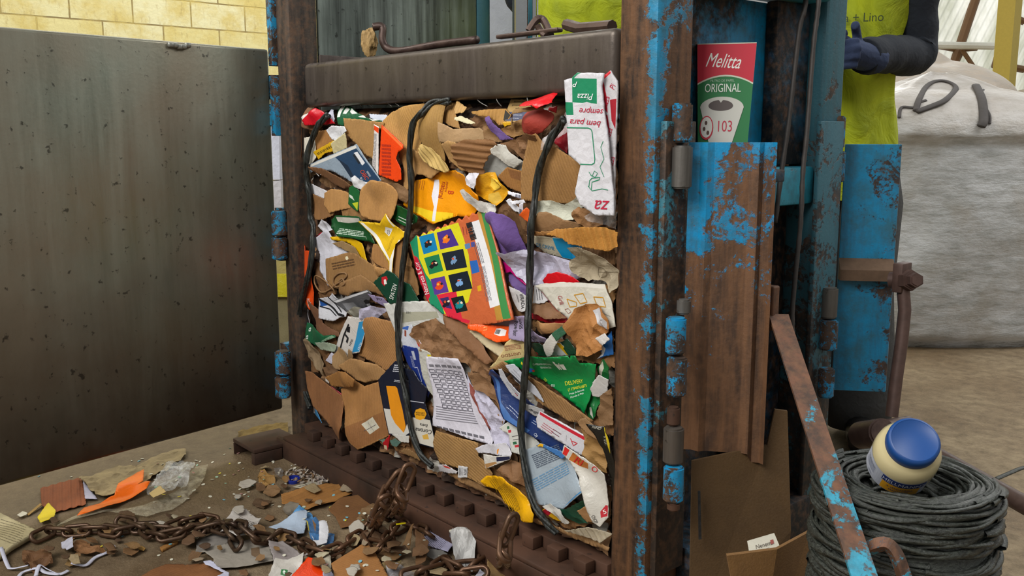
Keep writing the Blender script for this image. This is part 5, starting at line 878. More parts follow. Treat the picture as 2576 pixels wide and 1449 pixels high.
('red_letter_pack', 'H', '1438,240 1460,168 1560,240 1642,282 1702,342 1822,452 1832,602 1842,872 1792,952 1742,902 1692,742 1642,592 1602,472 1540,382', '#c3bfb6', 'white pack with big red letters at the lower right', 'packet', 'gloss', 'warp', dict(gap=.005, dec=[('p', '#c92420', '1438,240 1460,168 1502,205 1470,265'), ('p', '#b06a2c', '1490,300 1530,228 1600,275 1680,340 1665,400 1590,370'), ('t', '#d02420', 'RI', 1588, 320, 115, 32, dict(sh=.2, sq=.95)), ('t', '#d02420', 'O', 1730, 405, 90, 36), ('p', '#b3202e', '1790,820 1822,762 1840,770 1842,872 1800,880'), ('t', '#e6e2de', '5', 1822, 828, 60, -20), ('t', '#33312e', 'CHOP', 1760, 885, 34, 70)])),
]
place(R)
# pizza box: front panel and narrow side panel
pz = link(bpy.data.objects.new('pizza_box', None)); pz.location = (.5, -.03, .66)
tag(pz, 'tall white pizza box with green squares and upside down red lettering', 'pizza box', None); par['pizza_box'] = pz
G_, R_ = '#118058', '#b3163a'
b('front_panel', 'B', '1083,152 1150,132 1205,80 1440,86 1428,160 1418,200 1445,450 1472,600 1500,900 1532,1240 1535,1385 1370,1382 1232,1290 1180,1180 1232,925 1122,830 1110,640', '#cbcad0', None, None, 'paper', 'flat', amp=.001, gap=.012, th=.004, h0=.028, parent=pz, dec=[
  ('p', G_, '1155,133 1380,138 1382,366 1330,362 1290,348 1250,360 1157,352'), ('p', G_, '1085,350 1160,353 1167,468 1102,468'), ('p', G_, '1150,132 1200,82 1240,84 1205,100 1172,134'),
  ('t', '#e6e6ea', 'Pizza', 1275, 300, 82, 180, dict(sh=.3, sq=.9)), ('t', '#e6e6ea', 'P', 1185, 185, 75, 185, dict(sh=.3)), ('t', R_, 'sempre', 1330, 435, 82, 183, dict(sh=.3)), ('t', R_, 'bem para', 1275, 540, 84, 184, dict(sh=.3)),
  ('s', G_, 6, [(1426, 321), (1480, 322), (1487, 325), (1490, 332), (1497, 400), (1496, 410), (1489, 414), (1460, 413)]), ('s', G_, 5, [(1482, 470), (1484, 454), (1490, 448), (1510, 446), (1508, 452), (1490, 458), (1488, 478)]),
  ('s', G_, 4, [(1482, 432), (1490, 444), (1496, 430), (1504, 436), (1498, 446), (1486, 440)]), ('s', G_, 4, [(1518, 355), (1512, 370), (1520, 400), (1510, 420), (1520, 445)]), ('s', G_, 4, [(1480, 468), (1490, 480), (1515, 475), (1530, 478)]),
  ('t', R_, 'za', 1420, 1300, 175, 183, dict(sh=.3))])
b('side_panel', 'B', '1420,175 1440,110 1502,62 1562,158 1568,262 1552,600 1542,900 1537,1375 1520,1240 1500,900 1470,600 1445,420', '#c2c0c4', None, None, 'paper', 'flat', amp=.001, gap=.002, th=.004, h0=.026, parent=pz, dec=[
  ('p', '#c01a2c', '1420,175 1440,150 1470,300 1480,450 1440,400'), ('p', '#c5182a', '1440,110 1502,62 1510,85 1450,140'), ('p', '#a01828', '1500,330 1560,320 1550,600 1515,520'), ('p', '#b51a30', '1448,460 1478,470 1500,620 1475,690 1466,600'), ('p', '#b51a30', '1490,1030 1520,1010 1528,1200 1512,1150'), ('p', '#b51a30', '1462,720 1495,730 1500,810 1480,790'),
  ('t', R_, 'Pizza', 1470, 350, 62, -74, dict(sh=.3)), ('t', R_, 'Pizza', 1495, 640, 62, -76, dict(sh=.3)), ('t', R_, 'Pizza', 1518, 900, 62, -80, dict(sh=.3)), ('t', R_, 'Piz', 1528, 1160, 56, -82, dict(sh=.3)), ('t', R_, 'Pi', 1530, 210, 70, -70, dict(sh=.3))])
R = [
('clear_film', 'B', '1018,400 1092,412 1085,500 1010,622 960,682 930,760 850,782 870,680 950,600', '#dcd6d6', 'clear plastic film hanging over the red ball', 'plastic film', 'film', 'crumple', dict(amp=.006)),
]
place(R)
# knotted paper cord
def cordpath(pts, r, h=.012, crop='C'):
    out = []
    for x, y in cpx(crop, pts):
        u, v = S.uv(x, y, h); u, v = S.uv(x, y, max(S.smp(S.H, u, v), 0)+r); out.append(Vector(S.w(u, v, max(S.smp(S.H, u, v), 0)+r)))
    return out
def smooth(P, n=6):
    out = []
    for i in range(len(P)-1):
        a = P[max(i-1, 0)]; b_ = P[i]; c = P[i+1]; d = P[min(i+2, len(P)-1)]
        for k in range(n):
            t = k/n; out.append(.5*((2*b_)+(c-a)*t+(2*a-5*b_+4*c-d)*t*t+(3*b_-a-3*c+d)*t**3))
    out.append(P[-1]); return out
cord = MB().tube(smooth(cordpath('560,890 520,830 440,760 370,705 320,705 325,780 370,860 420,885 500,850 560,800 640,750 690,700 670,665 600,670 545,720 540,790 590,825 660,790 640,730 600,760', .0022)), .0022, 6)
tag(cord.out('cord', mat('#8c6a45', 'paper'), smooth=True), 'thin brown paper cord handle looped over the dull brown cardboard', 'cord')
# black strapping of twisted film
SM = blur(blur(maxf(S.H, 4), 5), 5)
def strap(pts, r, label, tail=None):
    P = []
    for x, y in [tuple(float(t) for t in q.split(',')) for q in pts.split()]:
        h = 0
        for _ in range(3):
            u, v = S.uv(x, y, h); h = max(S.smp(SM, u, v), -.02)+r*1.0
        P.append(Vector(S.w(u, v, h)))
    P = smooth(P, 8); m = MB(); n = len(P)
    for s_ in range(3):
        Q = []
        for i, p in enumerate(P):
            t = (P[min(i+1, n-1)]-P[max(i-1, 0)]).normalized(); x = t.cross(Vector((0, -1, 0))).normalized(); a = i*.13+s_*2.1+.7*math.sin(i*.05)
            Q.append(p+x*math.cos(a)*r*.62+Vector((0, -1, 0))*(math.sin(a)*r*.4))
        m.tube(Q, r*.56, 7, rf=lambda t: r*(.54+.1*math.sin(t*61+s_)+.06*math.sin(t*140)))
    o = m.out('baling_strap', m_strap, smooth=True); tag(o, label, 'baling strap', 'black twisted straps round the bale'); return o
def _ms():
    k = NT('black_film'); p = k.new('ShaderNodeTexCoord').outputs['Object']; n = k.noise(k.map(p, (60, 60, 14)), 3, 5, .65); k.bump(n, .8, .003)
    return k.set(Base_Color=k.mix(k.rng(n, .4, .7), hx('#191b1a'), hx('#3c403d')), Roughness=.36)
m_strap = _ms()
strap('826,290 812,302 800,319 783,355 773,400 772,450 780,495 781,545 788,570 786,628 775,695 760,760 753,805 750,860 751,900 755,944 768,990 780,1026', .0085, 'leftmost of the three black twisted straps round the bale')
strap('1132,256 1110,256 1085,262 1060,285 1042,310 1032,350 1030,400 1036,450 1034,520 1030,560 1022,600 1018,640 1012,700 1004,760 1000,820 1004,880 1010,940 1020,990 1028,1040 1040,1100 1060,1145 1088,1174', .0075, 'middle of the three black twisted straps round the bale')
strap('1422,300 1408,318 1390,345 1372,380 1355,440 1345,500 1338,560 1335,620 1333,680 1332,760 1328,840 1326,900 1322,960 1315,1020 1310,1080 1318,1150 1330,1220 1350,1280 1380,1320 1402,1342', .0075, 'rightmost of the three black twisted straps round the bale')
# ---------------------------------------------------------------- litter on the floor
FS = Surf('floor', -1.4, .75, -1.35, .3)
def fsh(name, crop, pts, color, label, cat, kind='paper', mode='warp', **k): return sheet(FS, name, crop, pts, color, label, cat, kind, mode, **k)
R = [
('ribbed_board', 'G', '398,585 640,515 785,482 818,500 850,735 560,808 412,752', '#7b3f1c', 'red brown ribbed board lying under the open baler door', C1, 'card', 'flat', dict(rib=(.02, .0015), ang=1.3)),
('lilac_paper', 'G', '820,520 942,642 962,672 842,682', '#a9a6b8', 'small lilac white paper beside the red brown board', P1, 'paper', 'warp', {}),
('kraft_sheet', 'G', '778,485 1100,380 1380,318 1580,240 1832,178 1838,240 1702,342 1562,422 1442,502 1202,602 1062,662 942,642 852,562', '#93805a', 'large crumpled beige kraft sheet under the door edge', P1, 'paper', 'crumple', dict(amp=.012)),
('clear_bag', 'G', '760,840 1040,772 1302,792 1602,682 1802,560 1932,372 2058,358 2022,482 1902,642 1702,792 1452,862 1302,842 1052,832 700,900 560,960 600,920', '#b8b09a', 'flattened clear plastic bag on the floor in front of the door', 'plastic bag', 'film', 'fold', dict(amp=.006)),
('clear_bag', 'G', '1430,522 1582,430 1652,330 1802,283 1902,300 1932,372 1802,562 1602,652 1462,602', '#c9c9c4', 'puffed shiny clear plastic bag behind the flattened one', 'plastic bag', 'film', 'crumple', dict(amp=.02)),
('orange_card', 'G', '1130,642 1172,560 1282,490 1425,428 1418,542 1352,560 1492,550 1452,592 1252,662 1102,742 902,802 760,832 832,760 1022,682', '#e0640f', 'long torn orange card lying on the clear bag', 'card', 'gloss', 'fold', dict(amp=.006)),
('beige_scrap', 'G', '1470,602 1582,570 1642,642 1512,652', '#b9a06a', 'small beige card scrap in the clear bag', 'card', 'paper', 'flat', {}),
('yellow_scrap', 'G', '368,845 482,745 552,802 532,882 400,920', '#cbb40e', 'small bright yellow folded scrap left on the floor', P1, 'gloss', 'fold', dict(amp=.008)),
('wood_chip', 'G', '258,822 400,728 412,752 282,832', '#9a7a48', 'thin pale wood chip left of the yellow scrap', 'wood', 'card', 'flat', {}),
('white_flake', 'G', '168,842 222,808 268,820 262,838 200,860', '#c9c3b0', 'white flake of paper left of the wood chip', P1, 'paper', 'flat', {}),
('brown_clump', 'G', '220,1190 300,1165 402,1160 502,1200 522,1292 432,1340 332,1372 220,1302', '#5f3e1f', 'dark brown crumpled paper clump at lower left', P1, 'paper', 'crumple', dict(amp=.018)),
('kraft_scrap', 'G', '715,1140 800,1060 892,1090 882,1150 1002,1170 1062,1190 902,1222 760,1222', '#7c5531', 'brown crumpled kraft in front of the torn kraft board', P1, 'paper', 'crumple', dict(amp=.014)),
('white_glove_scrap', 'G', '600,1092 720,1088 725,1180 660,1185 620,1160 605,1125', '#a9a8b4', 'white crumpled rag beside the brown kraft', 'rag', 'cloth', 'crumple', dict(amp=.01)),
('wood_stick', 'G', '1578,1155 1750,1075 1762,1100 1602,1182', '#8a5f2e', 'short brown wood stick in front of the chain', 'stick', 'card', 'flat', dict(gap=.006, th=.007)),
('yellow_chip', 'G', '1360,1185 1400,1150 1440,1180 1420,1200', '#b58a44', 'small pointed yellow chip beside the wood stick', 'wood', 'paper', 'flat', {}),
('dusty_paper', 'G', '640,1300 700,1235 800,1280 680,1315', '#7d6138', 'small flat brown scrap below the crumpled kraft', P1, 'paper', 'warp', {}),
('open_book', 'G', '-200,790 0,830 172,910 368,990 340,1022 0,1238 -250,1280', '#a79b78', 'open yellowed book lying at the left edge', 'book', 'paper', 'warp', dict(th=.012, gap=.014, dec=[('l', '#6a6048', 10, 890, 260, 200, 9, 18)])),
('kraft_scrap', 'I', '578,432 622,388 742,440 762,502 642,547 590,502', '#8d6a36', 'golden brown crumpled paper beside the baler foot', P1, 'paper', 'crumple', dict(amp=.014)),
('tape_piece', 'I', '742,392 802,368 836,400 832,482 762,472', '#9a9a9c', 'grey translucent tape piece at the baler foot', 'tape', 'film', 'warp', {}),
('leaf_scrap', 'I', '638,617 702,570 782,563 742,602', '#a59a78', 'pale leaf shaped scrap in front of the foot', P1, 'paper', 'warp', {}),
('oval_paper', 'I', '928,582 1092,523 1252,545 1152,597', '#a6a08f', 'white oval torn paper beside the blue bottle cap', P1, 'paper', 'warp', dict(dec=[('l', '#3f3c36', 980, 560, 150, 16, 2, -8)])),
('ribbed_strip', 'I', '812,642 1002,600 1402,538 1542,570 1522,622 1352,712 1092,787 982,770 980,722 822,732', '#8f6334', 'long tan ribbed cardboard strip on the floor below the baler', C1, 'card', 'warp', dict(rib=(.022, .002), ang=.15, dec=[])),
('brown_board', 'I', '1278,802 1402,720 1602,660 1782,690 1802,802 1722,942 1402,972 1352,862', '#6c4828', 'dirty brown board under the chain, dotted with confetti', C1, 'card', 'warp', {}),
('kraft_bag', 'I', '1540,962 1582,802 1682,720 1772,760 1782,862 1702,902 1602,972', '#6f5434', 'dull kraft bag left of the chain', 'paper bag', 'paper', 'crumple', dict(amp=.014)),
('grey_scrap', 'I', '828,770 850,730 980,725 1002,772 930,800 880,832', '#6f675a', 'dusty grey scrap behind the blue magazine pages', P1, 'paper', 'crumple', dict(amp=.008)),
('blue_page', 'I', '892,842 992,763 1112,800 1132,852 1060,842 930,892', '#4f8cc0', 'crumpled blue magazine page on the floor', 'magazine page', 'gloss', 'crumple', dict(amp=.012, dec=[('p', '#b9b9a4', '940,850 1000,800 1050,830 960,880')])),
('white_page', 'I', '690,952 862,910 1062,842 1077,860 1042,1012 952,1052 810,1042 820,1005', '#a9b9cc', 'bluish white folded page in front of the blue page', 'magazine page', 'gloss', 'fold', dict(amp=.008)),
('blue_page', 'I', '1058,932 1162,900 1252,950 1342,1012 1322,1092 1272,1102 1102,1062', '#3f6f9f', 'torn blue and yellow page in the middle of the floor', 'magazine page', 'gloss', 'crumple', dict(amp=.01, dec=[('p', '#cdbd3a', '1060,940 1080,950 1095,1020 1065,1010'), ('p', '#8a6a4a', '1120,920 1160,940 1150,1000')])),
('white_curl', 'I', '1112,1045 1140,1080 1185,1082 1190,992 1252,985 1285,1032 1262,1100 1150,1115', '#c3c3c8', 'white curled paper on the blue and yellow page', P1, 'gloss', 'warp', dict(lift=[(1240, 1000, .02, 200)])),
('stone', 'I', '1060,1242 1192,1150 1352,1160 1412,1222 1332,1292 1102,1302', '#5f4c36', 'grey brown dusty flat stone in front of the chain', 'stone', 'cloth', 'crumple', dict(amp=.018)),
('grey_board', 'I', '-20,1100 190,1010 372,1090 142,1182 -30,1232', '#77716a', 'grey dusty board corner behind the printed paper bag', C1, 'cloth', 'warp', {}),
('grey_board', 'I', '-20,1250 132,1180 592,1063 622,1130 702,1160 742,1302 352,1362 172,1372 142,1280 62,1230', '#8c857a', 'large grey cardboard sheet with a brown stain, bottom left', C1, 'cloth', 'warp', dict(gap=.006, dec=[('p', '#6a543c', '515,1180 600,1170 605,1240 560,1275 520,1250')])),
('newsprint_bag', 'I', '215,1042 262,900 332,830 442,783 502,820 622,890 502,1082 382,1118', '#b3ada6', 'white printed paper bag lying on the chain', 'paper bag', 'paper', 'fold', dict(amp=.01, gap=.012, dec=[('t', '#3a3634', 'ARAD', 300, 925, 55, 8), ('l', '#4a4643', 400, 860, 200, 90, 7, 24), ('b', '#3a3634', 400, 1010, 170, 34, -32), ('p', '#8a857e', '330,960 400,930 390,1010 350,1020')])),
('lilac_grey_paper', 'I', '688,1135 752,1128 832,1103 872,1130 972,1170 1072,1292 1082,1312 950,1322 742,1312 702,1200', '#8f8785', 'grey lilac folded paper right of the grey cardboard', P1, 'paper', 'fold', dict(amp=.01)),
('white_pack', 'I', '688,1402 760,1320 902,1313 1042,1308 1002,1402 900,1560 680,1560', '#b1aca4', 'white pack with a green cross at the bottom', 'packet', 'gloss', 'crumple', dict(amp=.006, dec=[('p', '#2a6a3a', '815,1375 880,1385 875,1420 805,1410'), ('p', '#dfe3dc', '838,1385 846,1385 846,1392 856,1392 856,1399 846,1399 846,1408 838,1408 838,1399 828,1399 828,1392 838,1392'), ('t', '#2a5a33', 'F', 840, 1440, 40, 5)])),
('kraft_fold', 'I', '1668,1130 1802,1140 1902,1222 2002,1190 2132,1078 2082,1202 1942,1292 1812,1302 1722,1202', '#81603a', 'curved kraft paper strip below the chain', P1, 'paper', 'warp', dict(amp=.01, lift=[(2100, 1090, .03, 300)])),
('dirty_foam', 'I', '1812,1310 1945,1290 2000,1262 1985,1330 1900,1352 1820,1362', '#7d6a44', 'dirty yellow foam strip under the kraft strip', 'foam', 'cloth', 'crumple', dict(amp=.01)),
('plastic_sheet', 'I', '1845,1385 1950,1345 2132,1385 2090,1560 1900,1560', '#a5a6ae', 'clear grey plastic sheet at the bottom', 'plastic', 'film', 'crumple', dict(amp=.008)),
('white_tissue', 'I', '1180,1320 1252,1262 1302,1262 1308,1330 1250,1400 1120,1390', '#a8a290', 'grey white tissue between pack and brown cardboard', 'tissue', 'paper', 'crumple', dict(amp=.012)),
('orange_folder', 'I', '860,1520 905,1449 1082,1300 1152,1310 1252,1412 1190,1560', '#db3d0c', 'bright orange red folded card at the bottom edge', 'card', 'gloss', 'flat', dict(gap=.012, dec=[('l', '#8a2408', 980, 1420, 120, 12, 2, -42)])),
('white_paper', 'I', '1230,1440 1290,1390 1330,1420 1400,1540 1220,1560', '#b9bad0', 'white folded paper right of the orange card', P1, 'paper', 'flat', {}),
(CB, 'I', '1308,1332 1482,1220 1652,1108 1760,1240 1882,1449 1930,1560 1380,1560', '#946539', 'square brown cardboard panel at the bottom edge', C1, 'card', 'flat', dict(gap=.012)),
('cardboard_mound', 'G', '1400,1449 1500,1400 1640,1350 1800,1338 2000,1345 2130,1400 2260,1480 2200,1600 1350,1600', '#6d4320', 'reddish brown rounded board at the bottom edge', C1, 'card', 'warp', dict(amp=.01)),
('paper_curl', 'I', '45,1330 120,1322 190,1365 300,1390 295,1430 200,1449 180,1440 250,1400 160,1380 60,1350', '#b4b5c8', 'white twisted paper strip on the reddish brown board', 'paper strip', 'paper', 'warp', dict(amp=.008)),
('printed_sheet', 'H', '18,1062 298,727 522,940 452,992 302,1205 100,1142', '#aeabc6', 'lilac white printed sheet lying by the base rail', 'sheet', 'paper', 'flat', dict(gap=.014, dec=[('l', '#4c4a5c', 290, 755, 250, 400, 26, 43)])),
('grey_scrap', 'H', '100,1160 300,1200 282,1240 240,1262 90,1200', '#6e6b66', 'grey printed strip under the lilac sheet', P1, 'paper', 'fold', {}),
('kraft_scrap', 'H', '-20,1080 62,1080 112,1152 82,1272 -20,1310', '#704f30', 'brown kraft corner left of the lilac sheet', P1, 'paper', 'fold', dict(amp=.01)),
('foil_ball', 'H', '318,1060 330,1020 402,978 502,985 572,1042 582,1182 542,1335 472,1302 372,1252 320,1152', '#a9a8a6', 'crumpled shiny clear plastic ball on the chain', 'plastic', 'gloss', 'crumple', dict(amp=.02, gap=.01, lift=[(450, 1160, .05, 300)])),
('kraft_scrap', 'H', '690,1342 852,1402 952,1452 960,1560 680,1560', '#7b6038', 'brown kraft piece at the bottom, right of the chain', P1, 'paper', 'fold', dict(amp=.01)),
(PS, 'H', '540,1450 560,1410 622,1350 667,1385 600,1450 560,1500', '#a9a9b8', 'small white folded scrap on the chain', P1, 'paper', 'crumple', dict(amp=.008)),
('paper_strip', 'H', '1250,1440 1370,1372 1378,1395 1290,1462', '#bdbdb4', 'thin white strip at the bottom near the post', 'paper strip', 'paper', 'warp', {}),
('yellow_strip', 'I', '1948,930 2042,918 2045,932 1950,944', '#c9b80c', 'short bright yellow strip in the chain', P1, 'gloss', 'flat', dict(gap=.03)),
]
def placef(R):
    for r in R:
        k = dict(r[8]); k.setdefault('amp', .004); fsh(*r[:8], **k)
placef(R)
def onf(x, y, dz=0.):
    h = 0
    for _ in range(3):
        u, v = FS.uv(x, y, h+dz); h = FS.smp(FS.H, u, v)
    return Vector((u, v, h+dz))
# paper ribbons
for pts, lb in (('4,1396 18,1420 30,1430 72,1430', 'thin white ribbon curling at the left edge'), ('48,1449 60,1438 95,1436 115,1440 150,1444 172,1435', 'white ribbon loop at the bottom left'), ('90,1449 100,1425 120,1432 150,1446', 'second white ribbon crossing the loop at the bottom left'),
                ('180,1425 215,1422 240,1402 272,1388 275,1378 290,1374', 'long white ribbon ending beside the chain')):
    P = smooth([onf(*[float(t) for t in q.split(',')], .006) for q in pts.split()], 6)
    tag(MB().tube(P, .0045, 6, flat=.25, up=(0, 0, 1)).out('paper_ribbon', mat('#b6b6c4', 'paper'), smooth=True), lb, 'ribbon', 'white paper ribbons on the floor')
# bottle cap
cp = onf(739, 1213); m = MB(); m.lathe([(.0155, 0), (.0165, .002), (.0165, .012), (.015, .0125), (.0145, .003), (.0, .003)], cp, (.15, -.1, 1), 28)
tag(m.out('bottle_cap', plain('cap_blue', '#1a2c8c', .35), auto=40), 'blue plastic bottle cap lying open side up on the floor', 'bottle cap')
# shreds
sh = MB(); rr = random.Random(5)
for i in range(420):
    x = rr.gauss(792, 34); y = rr.gauss(1192, 11); p = onf(x, y, rr.uniform(.001, .012)); a = Vector((rr.uniform(-1, 1), rr.uniform(-1, 1), rr.uniform(-.4, .4))).normalized()*rr.uniform(.003, .009); c = a.cross(Vector((rr.uniform(-.5, .5), rr.uniform(-.5, .5), 1))).normalized()*rr.uniform(.001, .004)
    f = sh.b.faces.new([sh.b.verts.new(q) for q in (p-a-c, p+a-c, p+a+c, p-a+c)]); f.material_index = rr.choice([0, 0, 1, 2])
o = sh.out('paper_shreds', [mat('#a39a90', 'print'), mat('#8c7f78', 'print'), mat('#6a5138', 'print')]); tag(o, 'loose heap of tiny grey and pinkish paper shreds behind the ribbed strip', 'paper shreds', kind='stuff')
# confetti
CC = {'white': '#c9c6b4', 'yellow': '#c9bb3a', 'green': '#8fb09a', 'pink': '#c08f88', 'blue': '#6fa8b8'}
dots = {}
zones = [(330, 600, 1150, 1260, 26), (560, 760, 1120, 1240, 34), (600, 900, 1170, 1310, 40), (880, 1060, 1230, 1420, 30), (1050, 1330, 1250, 1440, 22), (60, 560, 1190, 1430, 22), (700, 1000, 1290, 1440, 18)]
rr = random.Random(11); k = 0
def dot(p, col, nrm=None):
    if col not in dots:
        d = MB(); d.cyl((0, 0, 0), (0, 0, .0008), .0042, 10); me_o = d.out('confetti', mat(CC[col], 'print'), origin=(0, 0, 0)); dots[col] = me_o; o = me_o
    else: o = link(dots[col].copy())
    o.location = p; o.rotation_euler = (rr.uniform(-.3, .3), rr.uniform(-.3, .3), rr.uniform(0, 3)); sc = rr.uniform(.7, 1.25); o.scale = (sc, sc*rr.uniform(.6, 1), 1)
    tag(o, f'tiny round {col} confetti dot scattered on the dusty floor and rubbish', 'confetti', f'{col} confetti dots on the floor')
for x0, x1, y0, y1, n in zones:
    for i in range(n): dot(onf(rr.uniform(x0, x1), rr.uniform(y0, y1), .0012), rr.choice(['white']*6+['yellow', 'green', 'pink', 'blue']))
# chains
m_chain = steel('chain_steel', '#33241c', '#52402f', '#6a4a34', .38, .55, None, (40, 40, 40), False)
def linkmesh():
    m = MB(); L, Wd, r = .0165, .0125, .0048; P = []
    for i in range(20):
        a = 2*math.pi*i/20; P.append(Vector((math.cos(a)*Wd, math.sin(a)*Wd+(L if math.sin(a) > 0 else -L if math.sin(a) < -1e-6 else 0), 0)))
    m.tube(P, r, 8, closed=True, up=(0, 0, 1)); me = bpy.data.meshes.new('link'); bmesh.ops.recalc_face_normals(m.b, faces=m.b.faces[:]); m.b.to_mesh(me); m.b.free(); me.materials.append(m_chain); me.polygons.foreach_set('use_smooth', [True]*len(me.polygons)); return me
LM = linkmesh()
def chain(P, label, jit=.2):
    P = smooth(P, 12); root = empty('chain', P[-1], label, 'chain'); acc = 0; prev = P[0]; n = 0; pitch = .0375; last = P[0]
    for p in P[1:]:
        acc += (p-prev).length; prev = p
        if acc >= pitch:
            acc = 0; t = (p-last).normalized(); c = (p+last)/2; last = p
            upv = Vector((0, 0, 1)) if abs(t.z) < .8 else Vector((.7, .7, 0)); x = t.cross(upv).normalized(); z = x.cross(t)
            a = (math.pi/4 if n % 2 else -math.pi/4)+rr.uniform(-jit, jit); xx = x*math.cos(a)+z*math.sin(a); zz = xx.cross(t)
            o = link(bpy.data.objects.new('link', LM)); o.parent = root
            M = Matrix(((xx.x, t.x, zz.x, c.x), (xx.y, t.y, zz.y, c.y), (xx.z, t.z, zz.z, c.z), (0, 0, 0, 1))); M = Matrix.Translation(-root.location) @ M
            o.location = M.to_translation(); o.rotation_euler = M.to_euler(); n += 1
    return root
def fl_(s, dz=.016): return [onf(*[float(t) for t in q.split(',')], dz) for q in s.split()]
chain(fl_('90,1352 130,1335 190,1338 240,1330 300,1338 360,1325 420,1330 470,1312 520,1304 560,1322 610,1352 660,1362 700,1345 750,1362 790,1385 830,1392 870,1368 905,1350 935,1322')+[PD(955, 1285, 1.78), PD(975, 1240, 1.80), PD(1000, 1205, 1.80), PD(1022, 1168, 1.81)], 'long rusty brown chain running left across the floor from the base rail')
chain(fl_('300,1310 350,1322 390,1348 440,1352 480,1330 520,1335', .02)+fl_('560,1340 600,1345', .014), 'shorter rusty chain run doubled beside the printed paper bag')
chain([PD(1030, 1180, 1.80), PD(1012, 1225, 1.80), PD(1008, 1262, 1.79)]+fl_('992,1290 965,1300 935,1335 920,1362 955,1375 985,1345 1010,1318 1050,1330 1080,1345', .014), 'rusty chain hanging from the rail and coiled beside the lilac sheet')
chain([PD(1290, 1308, 1.60), PD(1276, 1332, 1.60), PD(1270, 1372, 1.60), PD(1268, 1400, 1.6)]+fl_('1262,1415 1235,1404 1200,1412 1175,1432 1140,1420 1110,1412 1090,1435 1050,1440 1010,1452', .016), 'rusty chain hanging below the yellow leaflet down to the bottom edge')
chain(fl_('1115,1425 1140,1452 1200,1456 1260,1450', .014), 'short rusty chain end at the bottom edge')
pr_ = MB(); a_ = onf(515, 1335, .02); pr_.tube([a_+Vector((.0, 0, 0)), a_+Vector((-.03, .03, .002))], .0105, 14); tag(pr_.out('steel_tube', m_chain, smooth=True), 'short rusty tube lying among the chain links left of the bag', 'tube')
from mathutils.bvhtree import BVHTree
# ---------------------------------------------------------------- printed flat faces
def face2d(mb, O, ux, uy, items, base=1, eps=.0006):
    """items in metres on the plane O+ux*x+uy*y; returns material list"""
    O = Vector(O); ux = Vector(ux).normalized(); uy = Vector(uy).normalized(); n = ux.cross(uy); ms = []
    for d in items:
        c = ink(d[1]); ms.append(c) if c not in ms else None; mi = base+ms.index(c); e = eps*(1+.35*items.index(d))
        if d[0] == 'p':
            f = mb.b.faces.new([mb.b.verts.new(O+ux*x+uy*y+n*e) for x, y in d[2]]); f.material_index = mi
        elif d[0] == 't':
            vs, fs = textmesh(d[2]); o = d[6] if len(d) > 6 else {}
            V = [mb.b.verts.new(O+ux*(d[3]+(a*o.get('sq', .9)+b_*o.get('sh', 0))*d[5])+uy*(d[4]+b_*d[5]+a*o.get('rise', 0)*d[5])+n*e) for a, b_ in vs]
            for f in fs:
                g = mb.b.faces.new([V[i] for i in f]); g.material_index = mi
    return ms
def arc(cx, cy, rx, ry, a0, a1, n=14): return [(cx+rx*math.cos(math.radians(a0+(a1-a0)*i/n)), cy+ry*math.sin(math.radians(a0+(a1-a0)*i/n))) for i in range(n+1)]
# filter box
TL, TR = PD(1733, 112, 1.72), PD(1880, 126, 1.70); BL, BR = PD(1757, 372, 1.72), PD(1870, 372, 1.70)
zb_ = .8385; 
def tozb(T, B_):
    t = (zb_-T.z)/(B_.z-T.z); return T+(B_-T)*t
BL, BR = tozb(TL, BL), tozb(TR, BR); ux = (TR-TL).normalized(); back = Vector((RR[0], RR[1], 0)).cross(Vector((0, 0, 1)))*-1
nb = ux.cross(Vector((0, 0, 1))).normalized(); nb = nb if nb.dot(Vector(F0)) > 0 else -nb; back = nb*.045-ux*.004
bm1 = MB(); vs = [bm1.b.verts.new(p) for p in (BL, BR, TR, TL, BL+back, BR+back, TR+back*.8, TL+back*.8)]
for f in ((0, 1, 2, 3), (5, 4, 7, 6), (4, 0, 3, 7), (1, 5, 6, 2), (3, 2, 6, 7), (4, 5, 1, 0)): bm1.b.faces.new([vs[i] for i in f])
H_ = (TL-BL).length; Wb = (BR-BL).length; Wt = (TR-TL).length; uyf = ((TL+TR)/2-(BL+BR)/2).normalized(); uxf = (BR-BL).normalized(); Of = (BL+BR)/2
uyf = (uyf-uxf*uyf.dot(uxf)).normalized(); Wb = Wt*.80
NBL, NBR, NTR, NTL = Of-uxf*Wb/2, Of+uxf*Wb/2, Of+uxf*Wt/2+uyf*H_, Of-uxf*Wt/2+uyf*H_
for v_, q_ in zip(vs, (NBL, NBR, NTR, NTL, NBL+back, NBR+back, NTR+back*.8, NTL+back*.8)): v_.co = q_
BL, TL = NBL, NTL
def hw(y): return (Wb+(Wt-Wb)*y/H_)/2
g0 = H_-.073; redtop = [(-hw(g0), g0)]+[(x, g0+.015*(1-(x/hw(g0))**2)) for x in [hw(g0)*(-.8+.2*i) for i in range(9)]]+[(hw(g0), g0), (hw(H_), H_-.002), (-hw(H_), H_-.002)]
K1 = H_-.118; cream = arc(-.004, K1, .039, .020, 178, 2)+[(.016, H_-.185), (.012, 0), (-.018, 0), (-.024, H_-.185)]
